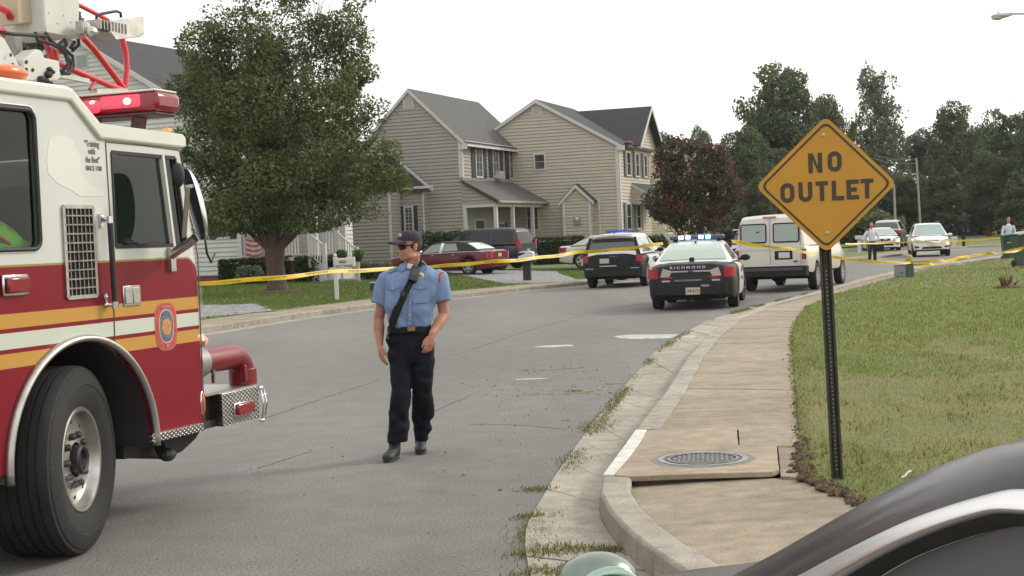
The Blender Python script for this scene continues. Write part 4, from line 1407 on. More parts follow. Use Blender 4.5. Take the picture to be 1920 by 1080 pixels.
def sec(cx, cy, z, a, b, e=2.3, n=28, rot=0.):
    out = []
    for k in range(n):
        t = 2 * PI * k / n; c, s = math.cos(t), math.sin(t)
        x = a * abs(c) ** (2 / e) * (1 if c > 0 else -1); y = b * abs(s) ** (2 / e) * (1 if s > 0 else -1)
        out.append((cx + x * math.cos(rot) - y * math.sin(rot), cy + x * math.sin(rot) + y * math.cos(rot), z))
    return out


def loft(mb, secs):
    rows = secs; n = len(rows[0])
    o = len(mb.v)
    mb.grid(rows, close=True)
    mb.f.append(tuple(o + k for k in range(n - 1, -1, -1)))
    mb.f.append(tuple(o + (len(rows) - 1) * n + k for k in range(n)))
    return mb


def hand(mb, wrist, dirv, palm_n, thumb_side, s=1.0, curl=.5, fist=False):
    """palm, four fingers of unequal length and a thumb, as overlapping tapered tubes; palm_n points out of the palm"""
    d = Vector(dirv).normalized(); n = (Vector(palm_n) - d * d.dot(Vector(palm_n))).normalized(); t = d.cross(n).normalized() * thumb_side
    w = Vector(wrist)
    mb.tube([w - d * .03, w, w + d * .03, w + d * .085], [(.026, .019), (.026, .018), (.036, .015), (.038, .012)] if abs(t.x) > 2 else [.024, .022, .026, .020], 10)
    for k in range(4):
        o = (k - 1.5) * .0185
        mb.tube([w + d * .015 + t * (-o) * .6, w + d * .09 - t * o], [.014, .0115], 8)
        L = (.068, .077, .072, .055)[k]
        p = w + d * .088 - t * o; dd = d.copy(); pts = [p]
        for j, fr_ in enumerate((.42, .32, .26)):
            ang = curl * (.5, .8, .7)[j] * (1 + .12 * k)
            dd = (dd * math.cos(ang) + n * math.sin(ang)).normalized()
            p = p + dd * L * fr_ * 1.15; pts.append(p)
        mb.tube(pts, [.0098, .0092, .0085, .0068], 8); mb.ell(tuple(pts[-1]), (.007, .007, .007), 8, 6)
    p0 = w + d * .022 + t * .022; p1 = w + d * .060 + t * .044 + n * .012; p2 = w + d * .088 + t * .043 + n * .024; p3 = p2 + (d * .8 + n * .3).normalized() * .022
    mb.tube([p0, p1, p2, p3], [.015, .0125, .0105, .0085], 8); mb.ell(tuple(p3), (.0085, .0085, .0085), 8, 6)


MD = 11.5
def MW(px, py, dy=0.):
    return D(px, py, MD + dy)


foot = G(770, 856)
ROOT = Matrix.Translation((foot.x, foot.y, 0))
man = thing('person', 'man in light blue uniform shirt, navy cap and sunglasses walking down the road', 'person', ROOT)
RI = ROOT.inverted()
def ml(mb):
    mb.v = [tuple(RI @ Vector(v)) for v in mb.v]; return mb
M_skin = mat('skin', (.42, .205, .140), .55, var=.20, scale=11, sss=.12, spec=.35)
M_shirt = mat('uniform_blue', (.185, .262, .42), .85, var=.10, scale=6, bump=.3, bscale=120, spec=.15)
M_trous = mat('navy_trousers', (.011, .012, .017), .85, var=.2, scale=8, spec=.15)
M_boot = mat('boot_leather', (.022, .022, .020), .65, var=.3, scale=20)
M_cap = mat('navy_cap', (.022, .020, .032), .85, bump=.4, bscale=150)
M_web = mat('black_webbing', (.013, .014, .016), .7, spec=.25)

# --- key points
sh_l, sh_r = MW(723, 513, .0), MW(824, 511, .02)
el_l, wr_l = MW(710, 598, .04), MW(712, 647, -.02)
el_r, wr_r = MW(833, 590, .05), MW(809, 628, -.13)
hipc = MW(768, 645, 0)
kn_l, an_l = MW(750, 738, -.12), MW(746, 826, -.12)
kn_r, an_r = MW(793, 738, .0), MW(791, 822, .20)
headc = MW(767, 462, -.02)
neckb = MW(772, 500, .02)


def px_sec(py, x0, x1, b, dy=0., e=2.5, rot=0.):
    a, c = MW(x0, py, dy), MW(x1, py, dy)
    return sec((a.x + c.x) / 2, MD + dy, (a.z + c.z) / 2, (c.x - a.x) / 2, b, e, rot=rot)


# --- continuous body: torso, legs, arms, neck, head, hands
bd = MB()
loft(bd, [px_sec(640, 736, 800, .09), px_sec(613, 738, 797, .095), px_sec(575, 735, 806, .10), px_sec(540, 730, 812, .105), px_sec(515, 730, 815, .085), px_sec(503, 750, 795, .06)])
for h, k, a in ((MW(752, 645, 0), kn_l, an_l), (MW(786, 645, 0), kn_r, an_r)):
    bd.tube([h, h.lerp(k, .5), k, k.lerp(a, .4) + Vector((0, .03, 0)), a], [.078, .066, .046, .036, .028], 14)
for s, e, w, ln in ((sh_l, el_l, wr_l, 1), (sh_r, el_r, wr_r, -1)):
    s2 = s + Vector((.018 * ln, 0, -.02))
    bd.tube([s2, s2.lerp(e, .5), e], [.052, .047, .043], 14)
    f = e.lerp(w, .35)
    bd.tube([e, f, e.lerp(w, .75), w], [.043, .046, .034, .028], 14)
    bd.ell(tuple(e), (.043, .043, .043), 12, 8)
hand(bd, wr_l + Vector((.0, -.005, .0)), MW(718, 682, -.05) - wr_l, (.9, .5, 0), 1, curl=.35)
hand(bd, wr_r, MW(802, 662, -.16) - wr_r, (-.5, .85, -.1), -1, curl=.75)
# neck and head
psi = math.radians(57)
hf = Vector((-math.sin(psi), -math.cos(psi), -.06)).normalized(); hs = Vector((-hf.y, hf.x, 0)).normalized()   # hs: his left
hu = hf.cross(hs) * -1
if hu.z < 0: hu = -hu
def HP(f, s, u): return headc + hf * f + hs * s + hu * u
HR = Matrix((( hf.x, hs.x, hu.x, headc.x), (hf.y, hs.y, hu.y, headc.y), (hf.z, hs.z, hu.z, headc.z), (0, 0, 0, 1)))
bd.tube([neckb + Vector((0, .03, -.05)), neckb + Vector((-.0, .015, .02)), HP(-.025, 0, -.055)], [.075, .063, .060], 18)
hd = MB()
hd.ell((-.012, 0, .035), (.097, .078, .092), 24, 16)          # cranium
hd.ell((.018, 0, -.028), (.072, .066, .085), 22, 14)          # face
hd.ell((.030, 0, -.078), (.050, .052, .036), 18, 12)          # jaw
hd.ell((.066, 0, -.094), (.020, .024, .018), 12, 8)           # chin
for s_ in (-1, 1):
    hd.ell((.052, s_ * .034, -.030), (.024, .022, .026), 12, 8)   # cheeks
    hd.ell((.020, s_ * .052, -.070), (.036, .014, .030), 12, 8)   # jaw corners
    hd.ell((-.012, s_ * .078, -.012), (.017, .009, .031), 12, 8)  # ears
    hd.ell((-.018, s_ * .083, .002), (.016, .007, .018), 10, 8)
    hd.ell((.072, s_ * .022, .022), (.014, .024, .009), 10, 6)    # brows
hd.tube([(.078, 0, .012), (.092, 0, -.012), (.103, 0, -.030), (.094, 0, -.040)], [.009, .011, .015, .012], 10)
hd.ell((.086, .011, -.036), (.011, .008, .008), 8, 6); hd.ell((.086, -.011, -.036), (.011, .008, .008), 8, 6)
hd.ell((.083, 0, -.058), (.010, .024, .006), 12, 6); hd.ell((.081, 0, -.067), (.010, .021, .007), 12, 6)
bd.add([HR @ Vector(v) for v in hd.v], hd.f)
body = remeshed('body', ml(bd), .0052, M_skin, man, 3, .5)
def hp_part(name, mb, m, parent=man, smooth=True, **k):
    mb.v = [tuple(RI @ (HR @ Vector(v))) for v in mb.v]
    return part(name, mb, m, parent, smooth=smooth, **k)
e = MB()
for s_ in (-1, 1): e.ell((.070, s_ * .030, .002), (.012, .013, .012), 10, 8)
for s_ in (-1, 1): hp_part('eye', MB().ell((.070, s_ * .030, .002), (.012, .013, .012), 10, 8), mat('eye_white', (.6, .58, .55), .3))
hr = MB(); hr.ell((-.022, 0, .020), (.092, .081, .080), 24, 14)
hr.v = [v if v[0] < .03 and v[2] > -.05 else (v[0] * .7, v[1] * .8, max(v[2], -.05)) for v in hr.v]
hp_part('hair', hr, mat('hair_brown', (.05, .03, .02), .8))
# cap: dome, button, brim, badge
cp = MB(); rws = []
for i in range(9):
    th = math.radians(90 * i / 8)
    rws.append([(-.010 + .104 * math.sin(th) ** .75 * math.cos(a), .088 * math.sin(th) ** .75 * math.sin(a), .044 + .086 * math.cos(th) + (.006 if math.cos(a) > .3 else 0) * math.sin(th)) for a in [2 * PI * k / 28 for k in range(28)]])
cp.grid(rws, close=True)
cap = hp_part('cap', cp, M_cap)
bm_ = MB(); rws = []
for j in range(6):
    t = j / 5
    rws.append([(.055 + t * .105 * math.cos(a) ** .8 * (1 - .12 * abs(math.sin(a))) + (.035 * math.cos(a)), .078 * math.sin(a) * (1 - .12 * t), .058 - .014 * t * t - .024 * math.sin(a) ** 2 + .006) for a in [math.radians(-84 + 168 * k / 16) for k in range(17)]])
rw2 = [[(x, y, z - .004) for x, y, z in r] for r in rws]
bm_.grid(rws); bm_.grid(rw2); bm_.grid([rws[-1], rw2[-1]])
hp_part('cap_brim', bm_, mat('cap_brim', (.055, .045, .055), .8), cap)
hp_part('cap_button', MB().ell((-.01, 0, .131), (.008, .008, .005), 10, 6), M_cap, cap)
bg_ = MB(); bg_.ell((.076, .008, .092), (.012, .028, .018), 12, 8)
hp_part('cap_badge', bg_, mat('cap_badge', (.55, .42, .44), .6, col2=(.35, .08, .10), scale=60), cap)
# sunglasses
sg = MB()
for s_ in (-1, 1):
    rws = []
    for j in range(5):
        v_ = j / 4
        rws.append([(.094 - .028 * ((y_ - .004) / .06) ** 2 * 1.4, s_ * y_, .014 - v_ * .036 * (1 - .25 * (y_ / .062) ** 2)) for y_ in [.006 + .056 * k / 8 for k in range(9)]])
    sg.grid(rws)
gls = hp_part('sunglasses', sg, mat('sunglass_lens', (.008, .008, .010), .08, coat=.5), smooth=True)
tm = MB()
for s_ in (-1, 1):
    tm.tube([(.060, s_ * .064, .012), (.03, s_ * .078, .012), (-.012, s_ * .083, .010)], .0038, 6)
tm.tube([(.092, -.012, .012), (.097, 0, .013), (.092, .012, .012)], .003, 6)
tm.tube([(.062, -.062, .016), (.092, -.03, .0175), (.094, .0, .016), (.092, .03, .0175), (.062, .062, .016)], .003, 6)
hp_part('sunglass_frame', tm, M_web, gls)

# --- shirt
st_ = MB()
loft(st_, [px_sec(619, 729, 806, .118, 0), px_sec(611, 727, 808, .130, -.01), px_sec(600, 726, 809, .140, -.012), px_sec(580, 724, 813, .142, -.01), px_sec(555, 722, 820, .138), px_sec(535, 719, 825, .130),
           px_sec(520, 717, 828, .115, .005), px_sec(511, 722, 824, .098, .01), px_sec(504, 738, 810, .080, .015), px_sec(498, 752, 797, .070, .02)])
for s, e_, hem, ln in ((sh_l, el_l, (MW(696, 562), MW(723, 576)), 1), (sh_r, el_r, (MW(848, 560), MW(818, 570)), -1)):
    c = (hem[0] + hem[1]) / 2 + Vector((0, .01, 0)); r = (hem[0] - hem[1]).length / 2
    s0 = s + Vector((.030 * ln, 0, .0)); s1 = s + Vector((-.004 * ln, 0, -.025))
    dn = (c - s1).normalized()
    st_.tube([s0, s1, s1.lerp(c, .5), c - dn * .002], [(.040, .058), (.058, .068), (.064, .072), (r * 1.04, .074)], 18)
def wrinkle(co):
    w = co + np.array([ROOT.translation.x, ROOT.translation.y, 0])
    n1 = vnoise(np.stack([w[:, 0] * 14 + w[:, 2] * 9, w[:, 1] * 10, w[:, 2] * 9 - w[:, 0] * 8], 1), 2)
    n2 = vnoise(np.stack([w[:, 0] * 34, w[:, 1] * 30, w[:, 2] * 16], 1), 5)
    low = np.clip((1.42 - w[:, 2]) / .3, .35, 1)
    return ((n1 - .5) * .046 + (n2 - .5) * .018) * low
shirt = remeshed('shirt', ml(st_), .0085, M_shirt, man, 5, .5, wrinkle)
# front details sit on the shirt's chest surface: y from the loft
def chest(px, py, out=.004):
    """point on the shirt front seen at this picture point"""
    p = MW(px, py); cx = MW(770, py).x
    prof = [(504, .075), (511, .092), (520, .112), (535, .128), (555, .138), (580, .146), (600, .15), (611, .14), (625, .13)]
    b = np.interp(py, [q[0] for q in prof], [q[1] for q in prof])
    w = .22; t = min(1, abs(p.x - cx) / w)
    y = MD - b * (1 - t ** 2.5) ** (1 / 2.5) - out + np.interp(py, [500, 535, 600], [.015, 0, -.012])
    return D(px, py, y)
def mpart(name, mb, m, parent=man, **k):
    return part(name, ml(mb), m, parent, **k)
def patch(pts, out=.006, th=.004):
    top = [chest(x, y, out) for x, y in pts]; bot = [p + Vector((0, .02, 0)) for p in top]
    n = len(top); mb = MB()
    mb.add([tuple(p) for p in top + bot], [tuple(range(n))] + [(i, (i + 1) % n, n + (i + 1) % n, n + i) for i in range(n)])
    return mb
M_shd = mat('shirt_trim', (.165, .238, .39), .85, spec=.15)
for q_ in ([(760, 492), (764, 500), (752, 511), (742, 504), (752, 494)], [(776, 504), (792, 488), (799, 494), (801, 503), (784, 516)]): mpart('collar', patch(q_, .014), M_shd, shirt)
for pts in ([(722, 533), (750, 533), (750, 538), (737, 544), (722, 541)], [(772, 533), (803, 532), (803, 539), (788, 543), (773, 539)]):
    mpart('pocket_flap', patch(pts, .010), M_shd, shirt)
for pts in ([(722, 541), (751, 538), (750, 569), (724, 570)], [(772, 540), (804, 539), (802, 567), (774, 569)]):
    mpart('pocket', patch(pts, .006), MATS['uniform_blue'], shirt)
b_ = MB()
for y in (520, 545, 568, 590, 606): b_.ell(tuple(chest(769 - (y - 520) * .02, y, .010)), (.006, .003, .006), 8, 6)
for x, y in ((736, 540), (788, 539)): b_.ell(tuple(chest(x, y, .014)), (.006, .003, .006), 8, 6)
part_split('button', ml(b_), mat('button', (.4, .45, .5), .3), shirt)
pl_ = MB()
pp = [chest(x, y, .008) for x, y in ((766, 512), (766, 540), (766, 570), (765, 600), (765, 611))]; qq = [chest(x, y, .008) for x, y in ((773, 512), (773, 540), (772, 570), (772, 600), (771, 611))]
pl_.grid([[tuple(a), tuple(b)] for a, b in zip(pp, qq)])
mpart('placket', pl_, M_shd, shirt)
for pts in ([(727, 506), (752, 498), (755, 502), (728, 511)], [(796, 500), (822, 507), (820, 512), (794, 505)]):
    mpart('epaulette', patch(pts, .012), M_shd, shirt)
mpart('undershirt', MB().tube([MW(768, 506, -.06), MW(771, 498, -.045)], [.030, .038], 12), mat('white_cotton', (.6, .6, .6), .8), shirt)
c = chest(789, 517, .012)
bdg = mpart('badge', MB().ell(tuple(c), (.026, .006, .026), 18, 8), mat('badge_silver', (.62, .60, .52), .35, .3), shirt, smooth=True)
mpart('badge_center', MB().ell(tuple(c + Vector((0, -.006, .0))), (.014, .004, .013), 12, 8), mat('badge_gold', (.50, .20, .04), .4, .3), bdg, smooth=True)
c = MW(828, 521, -.040)
Rp = Matrix.Translation(c) @ Matrix.Rotation(math.radians(38), 4, 'Z') @ Matrix.Rotation(math.radians(14), 4, 'Y')
pt = mpart('shoulder_patch', MB().ell((0, 0, 0), (.032, .005, .050), 18, 12, Rp), mat('patch_red', (.38, .07, .055), .8), shirt, smooth=True)
mpart('patch_center', MB().ell((0, -.005, 0), (.019, .006, .034), 14, 10, Rp), mat('patch_cream', (.5, .36, .26), .8, col2=(.2, .07, .07), scale=90), pt, smooth=True)

# --- belt, trousers
blt = MB(); a = [px_sec(622, 726, 809, .136, -.006), px_sec(611, 726, 809, .137, -.006)]
blt.grid(a, close=True); b2 = [px_sec(622, 728, 807, .12, -.006), px_sec(611, 728, 807, .12, -.006)]; blt.grid(b2, close=True); blt.grid([a[0], b2[0]], close=True); blt.grid([a[1], b2[1]], close=True)
belt = mpart('belt', blt, M_web, man, smooth=40)
c = chest(771, 617, .012); c.y = MD - .152
mpart('belt_buckle', MB().box(tuple(c), (.062, .012, .036)), mat('brass', (.30, .17, .06), .4, .7), belt, bevel=.004)
tz = MB()
loft(tz, [px_sec(616, 728, 807, .122), px_sec(630, 725, 813, .128), px_sec(650, 726, 817, .130), px_sec(668, 728, 816, .122), px_sec(680, 731, 814, .11)])
def leg(secs):
    loft(tz, [px_sec(py, x0, x1, b, dy, 2.3) for py, x0, x1, b, dy in secs])
leg([(655, 726, 772, .115, 0), (690, 731, 773, .100, -.03), (715, 732, 772, .092, -.07), (740, 732, 771, .088, -.11), (765, 730, 769, .082, -.12), (795, 729, 767, .078, -.12), (822, 728, 766, .080, -.12), (830, 727, 764, .080, -.12)])
leg([(655, 768, 817, .115, 0), (690, 773, 815, .100, -.01), (715, 773, 813, .090, -.01), (740, 772, 812, .085, .0), (765, 772, 812, .080, .06), (785, 772, 812, .078, .12), (797, 775, 809, .074, .16), (815, 779, 805, .070, .20), (825, 780, 804, .068, .22)])
def wr2(co):
    w = co + np.array([ROOT.translation.x, ROOT.translation.y, 0])
    n1 = vnoise(np.stack([w[:, 0] * 10, w[:, 1] * 10, w[:, 2] * 16], 1), 8); n2 = vnoise(w * 35, 9)
    return (n1 - .5) * .030 + (n2 - .5) * .008
mpants = remeshed('trousers', ml(tz), .009, M_trous, man, 4, .5, wr2)
# --- boots
def boot(heel, toe, name='boot', lift=0.):
    d = (toe - heel); L = d.length; d.normalize(); s = Vector((-d.y, d.x, 0)).normalized()
    mb = MB(); z0 = lift
    def P(f, y, z): q = heel + d * (f * L) + s * y; return (q.x, q.y, z0 + z + d.z * f * L)
    mb.tube([P(.12, 0, .27), P(.14, 0, .20), P(.16, 0, .13), P(.22, 0, .07)], [(.05, .045), (.050, .045), (.047, .045), (.050, .043)], 16)
    for f, y, z, r in ((.18, 0, .055, (.055, .043, .048)), (.42, 0, .058, (.085, .044, .046)), (.72, 0, .046, (.075, .050, .038)), (.86, 0, .040, (.050, .046, .032))):
        R = Matrix.Translation(P(f, y, z)) @ Matrix(((d.x, s.x, 0, 0), (d.y, s.y, 0, 0), (0, 0, 1, 0), (0, 0, 0, 1)))
        mb.ell((0, 0, 0), r, 16, 10, R)
    o = remeshed(name, ml(mb), .008, M_boot, man, 3)
    sl_ = MB(); top, bot = [], []
    for k in range(26):
        a = 2 * PI * k / 26; f = .5 + .52 * math.cos(a); w = .048 * abs(math.sin(a)) ** .75 * (1 if math.sin(a) > 0 else -1) * (.86 + .22 * f)
        top.append(P(f, w, .034)); bot.append(P(f, w, .0))
    sl_.grid([bot, top], close=True); n = len(sl_.v); sl_.f += [tuple(range(25, -1, -1)), tuple(range(26, 52))]
    part('boot_sole', ml(sl_), mat('sole', (.015, .015, .014), .6), o)
    lc = MB()
    for k in range(4): lc.tube([P(.34 + k * .08, -.028, .098 - k * .010), P(.36 + k * .08, 0, .110 - k * .013), P(.38 + k * .08, .028, .098 - k * .010)], .0035, 5)
    part_split('boot_lace', ml(lc), mat('lace', (.10, .10, .09), .7), o)
f1 = G(747, 846); boot(Vector((f1.x + .015, MD - .04, 0)), Vector((f1.x - .045, MD - .33, 0)))
f2 = G(789, 846); boot(Vector((f2.x + .0, MD + .30, 0)), Vector((f2.x + .01, MD + .02, 0)))
# --- radio strap, radio microphone, buckle
def strap(pts, w, th, out):
    mb = MB(); P = [chest(x, y, out) for x, y in pts]; P = smooth_line(P, 1)
    rows = []
    for i, p in enumerate(P):
        t = (P[min(i + 1, len(P) - 1)] - P[max(i - 1, 0)]).normalized(); s = t.cross(Vector((0, -1, 0))).normalized(); n = Vector((0, -1, 0))
        rows.append([tuple(p + s * w / 2), tuple(p + s * w / 2 + n * th), tuple(p - s * w / 2 + n * th), tuple(p - s * w / 2)])
    mb.grid(rows, close=True)
    return mb
s_ = strap([(792, 492), (789, 498), (779, 512), (768, 532), (757, 555), (747, 577), (739, 598), (733, 616)], .050, .008, .012)
sp__ = mpart('radio_strap', s_, M_web, man, smooth=30)
mpart('strap_keeper', strap([(760, 546), (756, 555)], .058, .020, .014), mat('keeper', (.03, .03, .032), .5), sp__)
mpart('radio_pouch', strap([(747, 575), (741, 590), (735, 606)], .064, .030, .014), M_web, sp__, bevel=.006)
mpart('strap_buckle', strap([(743, 574), (740, 581)], .040, .026, .022), mat('buckle_grey', (.20, .20, .17), .4, .5), sp__)
c0_, c1_ = chest(781, 500, .03), chest(772, 528, .04)
mic = mpart('radio_microphone', MB().bar(c0_, c1_, .070, .045, up=(0, -1, 0)), mat('mic_black', (.016, .018, .020), .45), man, bevel=.012, seg=3)
mpart('radio_antenna', MB().tube([chest(786, 505, .03), chest(791, 493, .02)], .009, 8), M_web, mic)
mpart('microphone_grille', MB().bar(c0_.lerp(c1_, .15) + Vector((0, -.026, 0)), c0_.lerp(c1_, .6) + Vector((0, -.026, 0)), .045, .006, up=(0, -1, 0)), mat('mic_grey', (.05, .055, .06), .6), mic, bevel=.003)
mpart('coiled_cord', MB().tube([c1_, chest(762, 548, .05), chest(748, 580, .05), chest(736, 612, .04), MW(727, 632, -.10)], .006, 6), M_web, mic, smooth=True)
mpart('key_clip', MB().box(tuple(MW(727, 629, -.09)), (.02, .03, .05)), mat('clip', (.2, .2, .19), .4, .6), belt, bevel=.004)


# ---- distant standing people
def far_person(label, px, py_foot, dist, pose, shirt_c, trouser_c, hair_c, extras=None):
    base = D(px, py_foot, dist); base.z = terr(base.x, base.y) if False else .02
    T = Matrix.Translation(base)
    p = thing('person', label, 'person', T)
    b = MB()
    b.tube([(0, 0, .80), (0, .0, 1.0), (0, 0, 1.25), (0, 0, 1.42), (0, 0, 1.48)], [(.10, .14), (.10, .14), (.10, .15), (.08, .14), (.05, .06)], 14)
    for s in (-1, 1):
        b.tube([(s * .09, 0, .86), (s * .11, -.01, .48), (s * .12, .02, .08)], [.085, .058, .042], 12)
        b.tube([(s * .12, 0, .05), (s * .13, -.14, .03)], [.04, .035], 8)
        a = pose[0 if s < 0 else 1]
        sh = Vector((s * .19, 0, 1.40)); el = Vector((s * a[0], a[1], a[2])); wr = Vector((s * a[3], a[4], a[5]))
        b.tube([sh, el, wr], [.05, .04, .028], 10); hd_ = (wr - el).normalized()
        for k in range(4): b.tube([wr, wr + hd_ * (.15 + .02 * (k == 1)) + Vector((0, (k - 1.5) * .02, 0))], [.015, .009], 6)
        b.tube([wr, wr + hd_ * .09 + Vector((-s * .04, -.02, 0))], [.014, .01], 6)
    b.tube([(0, 0, 1.46), (0, -.01, 1.56)], [.055, .052], 10); b.ell((0, -.01, 1.66), (.075, .095, .115), 14, 10); b.ell((0, -.105, 1.65), (.014, .02, .02), 8, 6)
    body = remeshed('body', b, .016, M_skin, p, 2)
    s_ = MB(); s_.tube([(0, 0, .93), (0, 0, 1.1), (0, 0, 1.3), (0, 0, 1.42), (0, 0, 1.47)], [(.135, .19), (.14, .19), (.13, .21), (.10, .19), (.06, .08)], 16)
    for s in (-1, 1):
        a = pose[0 if s < 0 else 1]
        sh = Vector((s * .18, 0, 1.39)); el = Vector((s * a[0], a[1], a[2])); wr = Vector((s * a[3], a[4], a[5]))
        s_.tube([sh, el, el.lerp(wr, .8)], [.075, .062, .045], 10)
    remeshed('shirt', s_, .02, mat('shirt_%s' % label[:8], shirt_c, .8), p, 2)
    t_ = MB(); t_.tube([(0, 0, .78), (0, 0, .98)], [(.12, .18), (.13, .185)], 14)
    for s in (-1, 1): t_.tube([(s * .09, 0, .88), (s * .11, -.01, .5), (s * .12, .02, .06)], [.105, .085, .075], 10)
    remeshed('trousers', t_, .02, mat('trousers_%s' % label[:8], trouser_c, .85), p, 2)
    part('hair', MB().ell((0, .012, 1.69), (.078, .092, .10), 12, 8), mat('hair_%s' % label[:8], hair_c, .8), p, smooth=True)
    sh_ = MB()
    for s in (-1, 1): part('shoe', MB().ell((s * .13, -.06, .035), (.045, .13, .04), 12, 8), M_boot, p, smooth=True)
    if extras: extras(p)
    return p


def tie(p):
    part('necktie', MB().prism([(-.028, 1.02), (0, .97), (.028, 1.02), (.02, 1.38), (.03, 1.43), (-.03, 1.43), (-.02, 1.38)], -.175, -.13, lambda u, v, w: (u, w, v)), mat('tie_blue', (.03, .03, .10), .6), p)
far_person('bald man in white shirt and dark tie standing by the far road', 1636, 489, 65.0, [(.34, .02, 1.15, .42, .03, .93), (.30, .02, 1.12, .34, -.08, .88)], (.60, .60, .68), (.02, .02, .024), (.16, .09, .06), tie)
far_person('man in pale shirt standing behind the green wheeled bin', 1893, 494, 62.0, [(.26, 0, 1.15, .28, -.05, .95), (.26, 0, 1.15, .28, -.05, .95)], (.50, .54, .62), (.02, .02, .03), (.04, .03, .025))
bag = thing('shoulder_bag', 'dark bag held at the side of the bald man in white shirt', 'bag', Matrix.Translation(D(1650, 489, 64.8) * 1.0))
part('bag_body', MB().box((.02, 0, .62), (.34, .14, .42)), M_web, bag, bevel=.03)
part('bag_handle', MB().tube([(-.1, 0, .80), (-.08, 0, .93), (.08, 0, .93), (.12, 0, .80)], .014, 6), M_web, bag, smooth=True)
# ================================================================== VEHICLES
M_cglass = mat('car_glass', (.035, .045, .042), .04, coat=.6, spec=.7)
M_cglass_g = mat('car_glass_green', (.16, .22, .18), .05, coat=.8, spec=.8)
M_ctyre = mat('car_tyre', (.013, .013, .013), .85, var=.3, scale=10)
M_under = mat('car_underbody', (.012, .012, .012), .9)
M_alloy = mat('alloy', (.42, .42, .41), .35, .8)
M_steelw = mat('dark_wheel', (.06, .06, .06), .5, .5)
M_taillens = mat('tail_lens', (.33, .006, .022), .25, coat=.3)
M_clear = mat('clear_lens', (.45, .42, .42), .15, .3, coat=.6)
M_plate = mat('number_plate', (.42, .39, .28), .5)
M_trimblk = mat('black_trim', (.013, .013, .014), .65, spec=.25)
M_pink = None


def interp(tab, y):
    return float(np.interp(y, [t[0] for t in tab], [t[1] for t in tab]))


